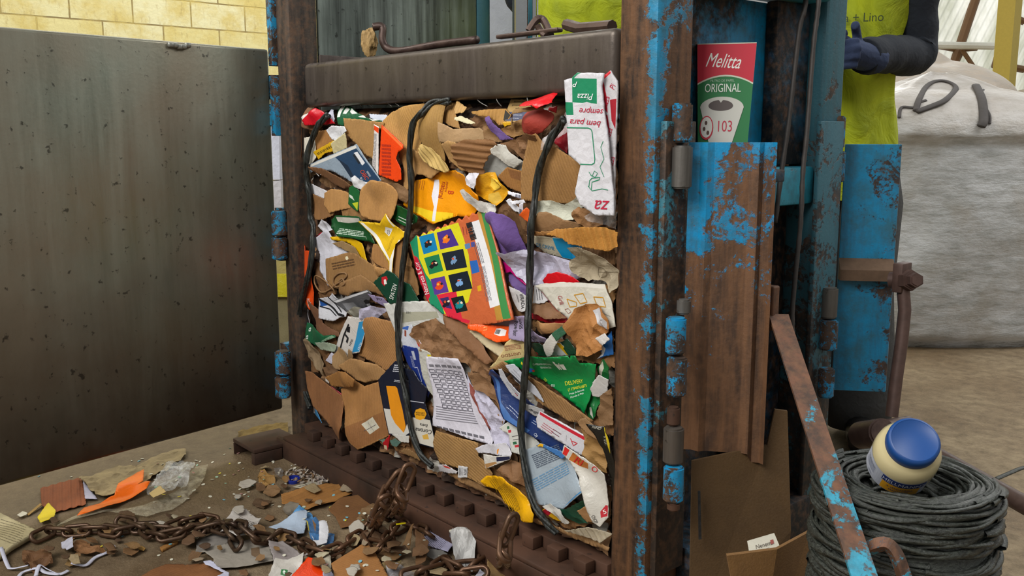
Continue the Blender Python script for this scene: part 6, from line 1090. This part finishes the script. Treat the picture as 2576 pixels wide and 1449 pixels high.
items = [('p', '#0c6a34', [(-hw(0), 0), (hw(0), 0), (hw(H_), H_-.002), (-hw(H_), H_-.002)]), ('p', '#c3c6b4', [(x, y-.003) for x, y in redtop]), ('p', '#b40f2c', redtop),
         ('t', '#dfe2dc', 'Melitta', -.003, H_-.034, .036, dict(sh=.35, sq=.62, rise=-.05)), ('t', '#9fc0a4', 'FILTRO DE PAPEL', -.005, H_-.069, .0062), ('t', '#d9ded6', 'ORIGINAL', -.004, H_-.083, .022, dict(sq=.64)),
         ('p', '#bdbcb4', cream), ('p', '#4b403e', arc(-.006, K1+.003, .022, .011, 180, 100)+[(-.006, K1+.009)]+arc(-.006, K1+.003, .022, .011, 80, 0)+arc(-.006, K1+.003, .022, .009, 0, -180)), ('t', '#b0213c', '103', .002, H_-.153, .029, dict(sq=.7)),
         ('p', '#b0182f', arc(-.030, H_-.155, .0125, .022, 0, 360, 20)), ('p', '#c9c7bf', arc(-.030, H_-.154, .0105, .019, 0, 360, 20)), ('p', '#45291e', arc(-.031, H_-.146, .0025, .004, 0, 360, 10)), ('p', '#45291e', arc(-.034, H_-.157, .0025, .004, 0, 360, 10)), ('p', '#45291e', arc(-.027, H_-.164, .0025, .004, 0, 360, 10))]
ms = face2d(bm1, Of, uxf, uyf, items)
# left side of the box
su = back.normalized()*-1; OL = BL+back
ms2 = [m for m in ms]; bm1.b.faces.ensure_lookup_table()
q = [('p', '#8c0f22', [(.004, H_*.62), (.05, H_*.62), (.048, H_-.003), (.006, H_-.003)]), ('p', '#0a3d20', [(.001, .0), (.05, .0), (.05, H_*.61), (.003, H_*.61)])]
lm = face2d(bm1, OL, su, (TL-BL), q, 1+len(ms))
me = bpy.data.meshes.new('filter_box'); bm1.b.to_mesh(me); bm1.b.free(); o = finish('filter_box', me, [mat('#b9bca9', 'print')]+ms+lm)
tag(o, 'red and green coffee filter box standing in the side frame of the baler', 'box')
# cables
for i, pts in enumerate(('2031,-60 2025,20 2010,80 1985,300 1965,440 1950,560', '2062,-60 2058,20 2046,120 2030,330 2020,430 2014,560 2000,700 1993,790 1995,880 1998,960')):
    P = smooth([PD(*[float(t) for t in q_.split(',')], 1.83) for q_ in pts.split()], 6); m = MB(); m.tube(P, .0048, 8, rf=lambda t: .0048*(1+.12*math.sin(t*500)))
    tag(m.out('steel_cable', plain('cable_grey', '#4a4542', .6, .4, .5), smooth=True), ['left', 'right'][i]+' one of two thin grey cables hanging down the baler side', 'cable', 'grey cables on the baler side')
# prop bar, pipe lever
m_prop = painted('prop_enamel', (0, 0, -.9), .30, paint='#2a90ab', rust='#6e4a36', rust2='#47352b', scale=16)
A = PD(1934, 790, 1.66); Bq = PD(2142, 1449, 1.235); Bq = A+(Bq-A)*((A.z-.004)/(A.z-Bq.z)); t = (Bq-A).normalized(); rt = Vector((RR[0], RR[1], 0)); s_ = (rt-t*rt.dot(t)).normalized(); n_ = s_.cross(t).normalized()
if n_.dot(Vector(FF)) > 0: n_ = -n_
m = MB(); w_ = .035; dpt = .03; th = .005
pf = [A, A+s_*w_, A+s_*w_+n_*-dpt, A+s_*(w_-th)-n_*dpt, A+s_*(w_-th)-n_*th, A-n_*th]
m.prism(pf, Bq-A); m.box(A-Vector((.012, .0, .03)), A+Vector((.008, .02, .05)), .003)
tag(m.out('angle_iron', m_prop), 'rusty angle iron with peeling blue paint leaning in front of the twine coil', 'iron bar')
m = MB(); m_pipe = steel('pipe_steel', '#3c2c27', '#54423b', '#5e4a40', .45, .45, None, (30, 30, 30), False)
P0, P1 = PD(2235, 1078, 1.95), PD(2640, 1305, 1.55)
m.tube([P0, P0*.5+P1*.5, P1], .0165, 16); m.cyl(PD(2165, 1095, 1.98), PD(2222, 1088, 1.88), .029, 24, bev=.004); m.cyl(PD(2205, 1085, 1.93), PD(2290, 1072, 1.97), .022, 20, bev=.003)
ob = m.out('lever_pipe', m_pipe, baler, auto=45)
m = MB(); m.tube(smooth([PD(2188, 1378, 1.30), PD(2225, 1368, 1.29), PD(2248, 1385, 1.285), PD(2268, 1430, 1.28), PD(2310, 1560, 1.28), PD(2380, 1790, 1.28)], 4), .0105, 4)
tag(m.out('bent_bar', m_prop), 'small bent rusty square bar in front of the twine coil', 'iron bar')
# boards and carton right of the post
def q_low(p, P): return p.z < .08 or (p.z < min(q.z for q in P)+.12 and min(q.z for q in P) < .3)
def slab(name, pts, d, th, color, label, cat, kind='card', floor=True, items=None, par_=None, lean=0.):
    P = []
    for q_ in pts:
        p = PD(q_[0], q_[1], q_[2] if len(q_) > 2 else d)
        P.append(p)
    for p in P:
        if floor and q_low(p, P): p.z = .002
    m = MB(); nv = Vector(F0)*th; m.prism(P, nv); return tag(m.out(name, mat(color, kind), par_), label, cat)
slab('standing_board', [(1741, 1160, 1.655), (1930, 1120, 1.70), (1950, 1030, 1.70), (1981, 1034, 1.70), (1990, 1335, 1.70), (1965, 1500, 1.70), (1735, 1560, 1.64)], 1.66, .006, '#503a20', 'large dull brown cardboard panel with a slot standing behind the rusty flap', 'cardboard')
m = MB(); m.prism([PD(1756, 1236, 1.63), PD(1762, 1236, 1.63), PD(1765, 1356, 1.63), PD(1758, 1358, 1.63)], Vector(F0)*.003); so = m.out('slot', mat('#0d0a07', 'paper'), bpy.data.objects['standing_board'])
def card_box():
    P = [PD(1829, 1398, 1.50), PD(1955, 1382, 1.54), PD(2036, 1338, 1.62), PD(2040, 1700, 1.62), PD(1900, 1700, 1.5)]
    for q_ in P[3:]: q_.z = .002
    m = MB(); m.prism(P, Vector(F0)*.008); return m.out('carton', mat('#755430', 'card'))
cbx = card_box(); tag(cbx, 'ribbed tan carton side at the bottom, right of the standing board', 'carton')
m = MB(); P = [PD(1880, 1362, 1.56), PD(1948, 1342, 1.575), PD(1964, 1380, 1.555), PD(1886, 1396, 1.54)]; m.prism(P, Vector(F0)*.002)
ux = (P[1]-P[0]).normalized(); uy = (P[0]-P[3]).normalized(); ms = face2d(m, (P[0]+P[1]+P[2]+P[3])/4-Vector(F0)*.0005, ux, uy, [('t', '#4a4034', 'Nenem', 0, -.001, .011), ('p', '#8a4038', [(.014, .004), (.02, .004), (.02, -.004), (.014, -.004)]), ('p', '#55504a', [(-.02, -.009), (.01, -.009), (.01, -.0095), (-.02, -.0095)])])
me = bpy.data.meshes.new('name_card'); m.b.to_mesh(me); m.b.free(); tag(finish('name_card', me, [mat('#bdb8a8', 'print')]+ms), 'small white printed card standing in the ribbed carton', 'card')
# twine coil
_k = NT('twine_film'); _p = _k.new('ShaderNodeTexCoord').outputs['Object']; _n = _k.noise(_k.map(_p, (50, 50, 90)), 3, 5, .65); _k.bump(_n, .9, .003)
m_tw = _k.set(Base_Color=_k.mix(_k.rng(_n, .35, .7), hx('#1b1d1a'), hx('#42463f')), Roughness=.3)
cc = PD(2280, 1205, 1.42); CX, CY, CZ = cc.x, cc.y, cc.z; RC = .126
m = MB(); rr = random.Random(3)
def ring(r, z, ra, tilt, ph, wob=.004, seg=64):
    P = []
    for i in range(seg):
        a = 2*math.pi*i/seg; q_ = r+wob*math.sin(a*3+ph)+wob*.6*math.sin(a*7+ph*2); P.append(Vector((CX+math.cos(a)*q_, CY+math.sin(a)*q_, z+tilt*math.sin(a+ph)+wob*math.sin(a*5+ph*3))))
    m.tube(P, ra, 7, closed=True, up=(0, 0, 1), rf=None)
def ribbon(P, w, th, tw0, seg=6):
    n = len(P); R_ = []
    for i, q_ in enumerate(P):
        t = (P[min(i+1, n-1)]-P[max(i-1, 0)]).normalized(); o_ = Vector((q_.x-CX, q_.y-CY, .0001)).normalized(); up_ = t.cross(o_).normalized(); o_ = up_.cross(t)
        a_ = tw0+i*.11+.8*math.sin(i*.17+tw0*3); x = o_*math.cos(a_)+up_*math.sin(a_); y = up_*math.cos(a_)-o_*math.sin(a_); ww = w*(.8+.35*math.sin(i*.31+tw0))
        R_.append([m.b.verts.new(q_+x*math.cos(k_*2*math.pi/seg)*th+y*math.sin(k_*2*math.pi/seg)*ww) for k_ in range(seg)])
    for A_, B_ in zip(R_, R_[1:]):
        for k_ in range(seg): m.b.faces.new((A_[k_], A_[(k_+1) % seg], B_[(k_+1) % seg], B_[k_]))
def turn(r, z, w, sl, a0, arc_, wob=.003, dish=False):
    n = int(arc_/.07); P = []
    for i in range(n):
        a = a0+i*.07; q_ = r+wob*math.sin(a*2.3+a0*5)+wob*math.sin(a*5.1+a0); zz = z+sl*(i/n-.5)+wob*1.2*math.sin(a*3.3+a0*2); P.append(Vector((CX+math.cos(a)*q_, CY+math.sin(a)*q_, min(max(zz, .006), CZ+.004))))
    ribbon(P, w, w*.5, a0*3)
m.lathe([(RC-.02, .004), (RC-.004, .004), (RC-.004, CZ-.01), (.09, CZ-.014), (.055, CZ-.04), (.03, CZ-.05)], (CX, CY, 0), seg=48)
for i in range(150): turn(RC+rr.uniform(-.002, .004), .006+(CZ-.012)*i/150, rr.uniform(.005, .0085), rr.uniform(-.05, .05), rr.uniform(0, 6.28), rr.uniform(2.5, 5.5))
for i in range(46):
    r = .05+(RC-.05)*i/45; zt = CZ-.034+.036*math.sin(min(1, (i/45)*1.3)*1.57); turn(r, zt+rr.uniform(-.002, .004), rr.uniform(.0045, .007), rr.uniform(-.008, .008), rr.uniform(0, 6.28), rr.uniform(2, 5), .0025)
tw = m.out('twine_coil', m_tw, smooth=True); tag(tw, 'large coil of black twisted baling twine on the floor at lower right', 'twine')
# jar
ax = (rt*-.106+Vector(UU)*.546-Vector(FF)*.83).normalized(); lidc = PD(2302, 1105, 1.335); base = lidc-ax*.108
jar = empty('mayonnaise_jar', base, 'mayonnaise jar with blue lid and label lying tilted on the twine coil', 'jar')
mj = MB(); mj.lathe([(.030, 0), (.040, .003), (.0455, .012), (.047, .03), (.0475, .055), (.046, .070), (.041, .080), (.034, .087), (.033, .094)], base, ax, 48)
kj = NT('jar_glass'); jm = kj.set(Base_Color=hx('#c3b68c'), Roughness=.12); kj.b.inputs['Coat Weight'].default_value = .6
ob = mj.out('glass_body', jm, jar, smooth=True)
ml = MB(); ml.lathe([(.0355, .084), (.0365, .086), (.0365, .101), (.0345, .105), (.032, .106), (.031, .105), (.0, .105)], base, ax, 56); ml.out('lid', plain('lid_blue', '#0a3f7e', .45, 0, .06), jar, auto=50)
def jarlabel():
    qz = ax.to_track_quat('Z', 'Y'); loc = lambda r, a, z: base+qz @ Vector((r*math.cos(a), r*math.sin(a), z))
    cam_l = qz.inverted() @ (Vector(CAM)-base); a0 = math.atan2(cam_l.y, cam_l.x)
    m = MB(); mats = [mat('#a9adb8', 'print')]
    def patch(a1, a2, z1, z2, e, mi, n=16):
        V = [[m.b.verts.new(loc(.0478+e, a0+a1+(a2-a1)*i/n, z)) for i in range(n+1)] for z in (z1, z2)]
        for i in range(n): f = m.b.faces.new((V[0][i], V[0][i+1], V[1][i+1], V[1][i])); f.material_index = mi
    patch(-1.25, 1.15, .014, .056, 0, 0, 30)
    mats += [ink('#122a66'), ink('#cf9416'), ink('#c9ccd6'), ink('#7a7f92')]
    patch(-.25, 1.1, .040, .055, .0005, 1); patch(-.2, .95, .016, .039, .0005, 2)
    for txt, az, z, sz, mi, e in (("HELLMANN'S", .42, .047, .0125, 3, .001), ('A VERDADEIRA', .36, .032, .0065, 1, .001), ('MAIONESE', .36, .024, .007, 1, .001), ('CALIDAD', -.8, .046, .006, 4, .001), ('500g', -.7, .022, .006, 4, .001)):
        vs, fs = textmesh(txt); V = [m.b.verts.new(loc(.0478+e, a0+az+x*sz*.85/.0478, z+y*sz)) for x, y in vs]
        for f in fs: g = m.b.faces.new([V[i] for i in f]); g.material_index = mi
    for i in range(5): patch(-1.1+.12*(i % 2), -.55, .030+i*.0035, .0312+i*.0035, .0005, 4, 6)
    me = bpy.data.meshes.new('label'); m.b.to_mesh(me); m.b.free(); finish('label', me, mats, jar)
jarlabel()
# strap tail at the right edge
P = smooth([PD(2505, 1205, 2.0), PD(2540, 1190, 2.02), PD(2580, 1175, 2.05), PD(2660, 1160, 2.1)], 5)
for p in P: p.z = max(p.z, .01)
tag(MB().tube(P, .006, 6, flat=.5).out('twine_end', m_tw, smooth=True), 'loose black twine end at the right edge behind the lever', 'twine')
# things on the platen
m = MB(); m.tube(smooth([PD(938, 68, 2.38), PD(962, 68, 2.38), PD(962, 100, 2.38), PD(975, 122, 2.38), PD(1010, 128, 2.36), PD(1100, 112, 2.3), PD(1200, 100, 2.2)], 5), .010, 8)
tag(m.out('steel_rod', m_pipe, smooth=True), 'dark bent rod lying on top of the platen, hooked up at its left end', 'rod')
pb = bmesh.new(); bmesh.ops.create_icosphere(pb, subdivisions=4, radius=1)
cpb = PD(930, 108, 2.40)
for v in pb.verts:
    n = noise.voronoi(v.co*1.8)[0]; f = .62+.55*n[0]; v.co = Vector((v.co.x*.022*f, v.co.y*.022*f, v.co.z*.04*f))+cpb
mm = MB(); mm.b.free(); mm.b = pb; tag(mm.out('kraft_wad', mat('#a08252', 'paper')), 'crumpled brown kraft wad standing on the platen beside the rod', 'paper')
m = MB(); m.tube(smooth([PD(1330, 78, 2.05), PD(1350, 50, 2.05), PD(1368, 52, 2.05), PD(1385, 88, 2.03)], 4), .0085, 8); m.tube(smooth([PD(1352, 62, 2.0), PD(1362, 80, 2.0), PD(1375, 92, 1.98)], 4), .008, 8)
m.box(PD(1262, 98, 2.1)-Vector((.01, .01, 0)), PD(1400, 74, 1.95)+Vector((.0, .02, .005)), .003); m.tube([PD(1425, 62, 1.95), PD(1460, 72, 1.9), PD(1540, 66, 1.8)], .012, 8)
tag(m.out('shackle', m_pipe, smooth=False), 'dark iron shackle and plate lying on the platen below the ram rod', 'shackle')
# litter seen through the gap beside the door and behind
def gap(pts, d, th, color, label, cat, kind='paper', name='paper_pack'): return slab(name, pts, 3.3, .1, color, label, cat, kind, min(q[1] for q in pts) > 700)
gap([(672, 322), (702, 318), (704, 452), (676, 452)], 3.2, .05, '#c4c6d4', 'white paper bundle seen in the gap beside the door, upper one', 'paper')
gap([(676, 456), (706, 454), (708, 529), (678, 529)], 3.2, .05, '#b9b6bb', 'white paper bundle seen in the gap beside the door, lower one', 'paper')
gap([(660, 530), (740, 530), (740, 749), (660, 749)], 3.6, .1, '#a99a5c', 'yellowish packaging heap behind the left post', 'packaging')
slab('yellow_packet', [(664, 690), (730, 690), (730, 747), (664, 747)], 3.28, .015, '#d0c21a', 'bright yellow packet in the gap beside the door', 'packet', 'gloss', False)
gap([(640, 750), (760, 750), (760, 960), (640, 960)], 3.4, .2, '#8c836a', 'grey beige carton behind the left post', 'carton', 'card', 'carton')
R = [('kraft_sheet', 'I', '385,20 440,0 700,-60 880,-60 885,60 600,90 500,115 400,95', '#7d6326', 'dirty golden kraft sheet on the floor behind the door', P1, 'paper', 'crumple', dict(amp=.012)),
     ('green_cloth', 'I', '600,90 700,55 880,65 878,100 740,110', '#4c7a34', 'green plastic strip on the floor behind the left post', 'plastic', 'gloss', 'crumple', dict(amp=.01)),
     ('brown_carton', 'I', '590,130 640,110 780,120 878,80 876,180 760,190 700,210 640,200', '#6f4a2a', 'torn brown carton on the floor behind the baler foot', 'carton', 'card', 'crumple', dict(amp=.014))]
placef(R)
# ---------------------------------------------------------------- background
def bag(name, px, py, wd, hgt, label, tint, seed, peak=.2):
    c = hit(px, py, 2, 0); cen = Vector((c[0], c[1], 0))+Vector(F0)*(wd*.5); b2 = bmesh.new(); nu, nv = 96, 60; rows = []
    for j in range(nv+1):
        t = j/nv; row = []
        for i in range(nu):
            a = 2*math.pi*i/nu; ca, sa = math.cos(a), math.sin(a); e = .32; sx = math.copysign(abs(ca)**(2*e), ca); sy = math.copysign(abs(sa)**(2*e), sa)
            if t < .6: z = hgt*.8*(t/.6); r = .94+.08*math.sin(math.pi*min(1, t/.6)); r *= .93 if t < .02 else 1
            else: q_ = (t-.6)/.4; z = hgt*.8+(hgt*.2)*math.sin(q_*1.57)+peak*max(0, q_-.75)*hgt; r = math.cos(q_*1.5)*.98+.02
            n = noise.noise(Vector((sx*2+seed, sy*2, z*2.5)))*.05+noise.noise(Vector((sx*6, sy*6+seed, z*9)))*.018+.012*abs(noise.noise(Vector((sx*3, sy*14, z*3+seed))))
            p = rt*(sx*wd/2*r*(1+n))+Vector(F0)*(sy*wd/2*r*(1+n)); row.append(b2.verts.new(cen+p+Vector((0, 0, z+n*.3*t))))
        rows.append(row)
    for j in range(nv):
        for i in range(nu): b2.faces.new((rows[j][i], rows[j][(i+1) % nu], rows[j+1][(i+1) % nu], rows[j+1][i]))
    b2.faces.new(rows[0][::-1]); b2.faces.new(rows[-1]); global BV
    if seed == 2: BV = BVHTree.FromBMesh(b2)
    m = MB(); m.b.free(); m.b = b2
    root = empty(name, cen, label, 'bulk bag', None)
    k = NT('woven_plastic'); p = k.pos(); st = k.noise(k.map(p, (4, 4, 14)), 2, 6, .7); wv = k.noise(k.map(p, (3, 3, 3)), 2, 6, .6)
    col = k.mix(k.rng(st, .4, .68), hx(tint), hx('#9d9e9b')); col = k.mix(k.rng(wv, .5, .7, 0, .6), col, hx('#a29a8e'))
    z = k.dot(p, (0, 0, 1)); col = k.mix(k.rng(k.math('ADD', z, k.math('MULTIPLY', wv, .1)), .9, 1.05, 0, .5), col, hx('#a08f7c'))
    k.bump(k.math('ADD', k.math('MULTIPLY', st, .5), wv), .5, .03); mb_ = k.set(Base_Color=col, Roughness=.42)
    m.out('sack', mb_, root, smooth=True); return root, cen
bag1, c1 = bag('bulk_bag', 2450, 884, 1.12, 1.12, 'big grey white woven bulk bag behind the twine coil at the right edge', '#c9cacb', 2)
def loop(pts, d, r, root, name='lifting_loop', mt=None):
    Q = []; last = d
    for q_ in pts.split():
        x, y = [float(t) for t in q_.split(',')]; r_ = Vector(ray(x, y)); h_ = BV.ray_cast(Vector(CAM), r_.normalized())
        if h_[0] is not None: last = (h_[0]-Vector(CAM)).dot(Vector(FF))-r*.8
        Q.append(PD(x, y, last))
    m = MB(); m.tube(smooth(Q, 6), r, 8, flat=.5); m.out(name, mt or plain('loop_grey', '#4f4a48', .8, 0, .3), root, smooth=True)
loop('2304,278 2312,250 2330,218 2355,204 2385,206 2405,222 2380,250 2340,268 2306,280', 3.72, .013, bag1)
loop('2455,215 2470,250 2475,300 2468,318', 3.72, .018, bag1); loop('2262,296 2268,270 2300,270 2312,258 2330,252', 3.7, .007, bag1, 'tie_cord'); loop('2474,225 2476,260 2490,290 2490,312', 3.72, .005, bag1, 'tie_cord')
bag2, c2 = bag('bulk_bag', 2330, 735, 1.2, 1.36, 'second bulk bag with crumpled top standing behind the big one', '#b5aa9c', 9, .4)
bag3, c3 = bag('bulk_bag', 2760, 640, 1.2, 1.3, 'brownish bulk bag top showing at the far right edge', '#a89a88', 14, .5)
p_ = [(1222, -120), (1302, -120), (1302, 160), (1222, 160)]
slab('white_screen', [(1200, -260), (1300, -260), (1300, 800), (1200, 800)], 3.6, .03, '#b9bcc6', 'white upright panel standing behind the baler, left of the ram rod', 'panel', 'gloss')
# ---------------------------------------------------------------- people
m_hv = NT('safety_yellow'); pz_ = m_hv.pos(); nn_ = m_hv.noise(pz_, 9, 5, .6, .8); m_hv.bump(nn_, .8, .02); m_hv = m_hv.set(Base_Color=m_hv.mix(m_hv.rng(nn_, .35, .7), hx('#b9c414'), hx('#8f9c12')), Roughness=.75)
m_dark = mat('#1c222c', 'cloth'); m_trou = mat('#3f4040', 'cloth'); m_glove = mat('#33405f', 'cloth'); m_skin = plain('skin', '#8a5a40', .55, 0, .05); m_boot = mat('#1b1a19', 'gloss'); m_hair = plain('hair', '#1a1411', .7)
def person(px, py, d, arms, label, txt=None, face=0.):
    fw = (Vector(CAM)-PD(px, py, d)); fw.z = 0; fw.normalize(); sd = Vector((0, 0, 1)).cross(fw)  # image right
    c = PD(px, py, d); O = Vector((c.x, c.y, 0)); L = lambda s, f, z: O+sd*s+fw*f+Vector((0, 0, z))
    root = empty('person', O, label, 'person')
    def loft(rings, nm, mt, wr=.0, seg=40, cap=True):
        m = MB(); R_ = []
        for (s, f, z, a, b_) in rings:
            R_.append([m.b.verts.new(L(s+math.cos(t)*a*(1+wr*noise.noise(Vector((math.cos(t)*4, math.sin(t)*4+px, z*5)))), f+math.sin(t)*b_*(1+wr*1.5*noise.noise(Vector((math.cos(t)*5+px, math.sin(t)*5, z*4)))), z)) for t in [2*math.pi*i/seg for i in range(seg)]])
        for A_, B_ in zip(R_, R_[1:]):
            for i in range(seg): m.b.faces.new((A_[i], A_[(i+1) % seg], B_[(i+1) % seg], B_[i]))
        if cap: m.b.faces.new(R_[0][::-1]); m.b.faces.new(R_[-1])
        return m
    def rings(tab, n=26):
        out = []
        for i in range(n+1):
            t = i/n*(len(tab)-1); k = min(int(t), len(tab)-2); q_ = t-k; q_ = q_*q_*(3-2*q_); out.append(tuple(tab[k][e]*(1-q_)+tab[k+1][e]*q_ for e in range(5)))
        return out
    # body: one continuous mesh
    m = loft(rings([(0, 0, .82, .15, .10), (0, 0, .95, .145, .095), (0, 0, 1.15, .15, .10), (0, 0, 1.32, .165, .10), (0, 0, 1.40, .14, .08), (0, 0, 1.45, .06, .06), (0, 0.01, 1.50, .055, .06)]), 'b', None)
    hc = L(0, .02, 1.60); hb = bmesh.new(); bmesh.ops.create_icosphere(hb, subdivisions=3, radius=1)
    for v in hb.verts:
        q_ = v.co.copy(); w = 1-.22*max(0, -q_.z); fz = .0
        if q_.y > .8 and abs(q_.x) < .25 and -.35 < q_.z < .15: fz = .018*(1-abs(q_.x)/.25)
        if q_.y > .6 and .05 < q_.z < .3 and .2 < abs(q_.x) < .55: fz = -.008
        v.co = hc+sd*(q_.x*.075*w)+fw*(q_.y*.095+fz)+Vector((0, 0, q_.z*.118))
    m.add(hb)
    for sg in (-1, 1):
        m.tube([L(sg*.085, 0, .85), L(sg*.10, .01, .5), L(sg*.11, -.01, .1), L(sg*.11, .0, .05)], .07, 14, rf=lambda t: .085-.045*t); m.tube([L(sg*.11, -.05, .045), L(sg*.115, .15, .03)], .035, 10); m.cyl(L(sg*.072, .02, 1.585), L(sg*.082, .015, 1.61), .02, 10)
    hands = []
    for (sh_, el, wr_, ha) in arms:
        m.tube(smooth([L(*sh_) if len(sh_) == 3 and not isinstance(sh_, Vector) else sh_, el, wr_], 6), .04, 14, rf=lambda t: .048-.02*t)
        dr = (ha-wr_).normalized(); sidev = dr.cross(Vector((0, 0, 1))).normalized(); up_ = sidev.cross(dr)
        gm = MB(); gm.tube([wr_-dr*.05, wr_, wr_+dr*.04, wr_+dr*.08], .04, 14, rf=lambda t: .045-.008*t, flat=.85)
        for i in range(4):
            b0 = wr_+dr*.075+up_*(.026-.018*i); ln = (.075, .085, .08, .062)[i]; gm.tube([b0, b0+dr*ln*.5+sidev*-.004, b0+dr*ln*.8+sidev*-.02, b0+dr*ln*.85+sidev*-.035], .0105, 8)
        gm.tube([wr_+dr*.03+up_*.03, wr_+dr*.06+up_*.055-sidev*.01, wr_+dr*.085+up_*.06-sidev*.025], .012, 8)
        hands.append(gm); m.tube([wr_, wr_+dr*.08], .028, 10)
    body = m.out('body', m_skin, root, smooth=True); md_ = body.modifiers.new('r', 'REMESH'); md_.mode = 'VOXEL'; md_.voxel_size = .012; md_.use_smooth_shade = True
    ex = [(-.032, .105, 1.615), (.032, .105, 1.615)]
    em = MB()
    for e in ex: em.lathe([(.0, -.009), (.007, -.006), (.009, 0), (.007, .006), (0, .009)], L(*e), (0, 0, 1), 12)
    em.out('eyes', plain('eye', '#d8d2c8', .3), root, smooth=True)
    mo = MB(); mo.tube([L(-.022, .108, 1.545), L(0, .116, 1.543), L(.022, .108, 1.545)], .005, 8); mo.out('mouth', plain('lip', '#6a3a30', .5), root, smooth=True)
    hm_ = bmesh.new(); bmesh.ops.create_icosphere(hm_, subdivisions=3, radius=1)
    for v in hm_.verts: q_ = v.co; v.co = hc+Vector((0, 0, .03))+sd*(q_.x*.081)+fw*(q_.y*.094-.016)+Vector((0, 0, max(q_.z, -.25)*.098))
    hq = MB(); hq.b.free(); hq.b = hm_; hq.out('hair', m_hair, root, smooth=True)
    loft(rings([(0, 0, .72, .172, .125), (0, .005, .88, .17, .13), (0, .01, 1.0, .158, .125), (0, .01, 1.15, .155, .12), (0, .005, 1.30, .19, .125), (0, 0, 1.40, .165, .10), (0, 0, 1.45, .085, .075)], 40), 's', None, .09, 72, False).out('shirt', m_hv, root, smooth=True)
    for sg in (-1, 1):
        mt_ = MB(); mt_.tube([L(sg*.07, 0, .86), L(sg*.095, 0, .70), L(sg*.105, .01, .45), L(sg*.115, -.01, .12), L(sg*.115, 0, .028)], .1, 20, rf=lambda t: .102-.012*t+.006*math.sin(t*34)+.006*math.sin(t*61)); mt_.out('trouser_leg', m_trou, root, smooth=True)
        bt = MB(); bt.tube([L(sg*.115, -.06, .05), L(sg*.115, .02, .055), L(sg*.12, .13, .04), L(sg*.12, .19, .035)], .045, 14, rf=lambda t: .05-.014*t); bt.tube([L(sg*.115, -.02, .05), L(sg*.115, -.015, .14)], .05, 14); bt.out('boot', m_boot, root, smooth=True)
    for (sh_, el, wr_, ha), gm in zip(arms, hands):
        s0 = L(*sh_); sl = MB(); P = smooth([s0+Vector((0, 0, .03)), s0, (s0+el)/2, el, (el+wr_)/2, wr_], 8); sl.tube(P, .06, 20, rf=lambda t: .068-.022*t+.0025*math.sin(t*55)+.010*math.exp(-((t-.6)/.08)**2)); sl.out('sleeve', m_dark, root, smooth=True)
        go = gm.out('glove', m_glove, root, smooth=True); r_ = go.modifiers.new('r', 'REMESH'); r_.mode = 'VOXEL'; r_.voxel_size = .0045; r_.use_smooth_shade = True
    if txt:
        tm = MB(); ms_ = face2d(tm, L(.015, .142, 1.215), sd, (0, 0, 1), [('t', '#33420f', txt, 0, 0, .034)]); me_ = bpy.data.meshes.new('chest_print'); tm.b.to_mesh(me_); tm.b.free(); finish('chest_print', me_, [m_hv]+ms_, root)
    return root
person(2100, 300, 2.72, [((.20, 0, 1.40), PD(2296, 130, 2.66), PD(2172, 142, 2.42), PD(2108, 120, 2.36)), ((-.20, 0, 1.40), PD(2058, 120, 2.62), PD(2070, 160, 2.45), PD(2090, 150, 2.40))], 'person in yellow shirt with dark sleeves and blue glove reaching to the baler', 'Bertioga + Lino')
person(1452, 40, 2.95, [((.20, 0, 1.40), PD(1582, 60, 2.95), PD(1578, 250, 2.9), PD(1578, 310, 2.9)), ((-.20, 0, 1.40), PD(1352, 60, 3.0), PD(1345, 250, 2.95), PD(1345, 310, 2.95))], 'person in yellow shirt standing behind the baler, right of the ram rod')

# wires and small scraps
rr = random.Random(21)
for i, x in enumerate((832, 868, 905, 940, 985, 1010, 1062, 1225, 1262, 1340)):
    a, b_ = PD(x, 236 if x < 1100 else 228, 2.3), hit(x+rr.uniform(-8, 8), 268, 1, .015); P = smooth([Vector(hit(x, 262-(x-830)*.04, 1, .03))+Vector((0, 0, .03)), Vector(hit(x+rr.uniform(-14, 14), 262, 1, .02))+Vector((rr.uniform(-.01, .01), -.01, .012)), Vector(b_)], 5)
    tag(MB().tube(P, .0013, 5).out('wire', plain('wire_grey', '#8c8a86', .4, .8), smooth=True), 'thin grey wire end sticking up in the dark gap under the platen', 'wire', 'wire ends under the platen')
for i in range(90):
    x, y = rr.choice([(rr.uniform(560, 940), rr.uniform(1170, 1330)), (rr.uniform(820, 1340), rr.uniform(1290, 1445)), (rr.uniform(60, 520), rr.uniform(1290, 1400)), (rr.uniform(450, 1000), rr.uniform(1330, 1449))])
    if y > 1150+(x-730)*.62 -10 or x < 900:
        n = rr.randint(5, 7); s_0 = rr.uniform(9, 26); a0 = rr.uniform(0, 6)
        pts = [(x+math.cos(a0+t*6.28/n)*s_0*rr.uniform(.6, 1.2), y+math.sin(a0+t*6.28/n)*s_0*.5*rr.uniform(.6, 1.2)) for t in range(n)]
        c = rr.choice(['#5a4028', '#6b4c2e', '#4a3522', '#7a5c3a', '#8a7a64', '#a39c90'])
        fsh('litter_flake', 'N', pts, c, 'torn brown or grey flake of litter lying on the dirty floor', 'litter', rr.choice(['card', 'paper']), rr.choice(['warp', 'crumple']), amp=.006, group='torn flakes of litter on the floor', sp=.005)
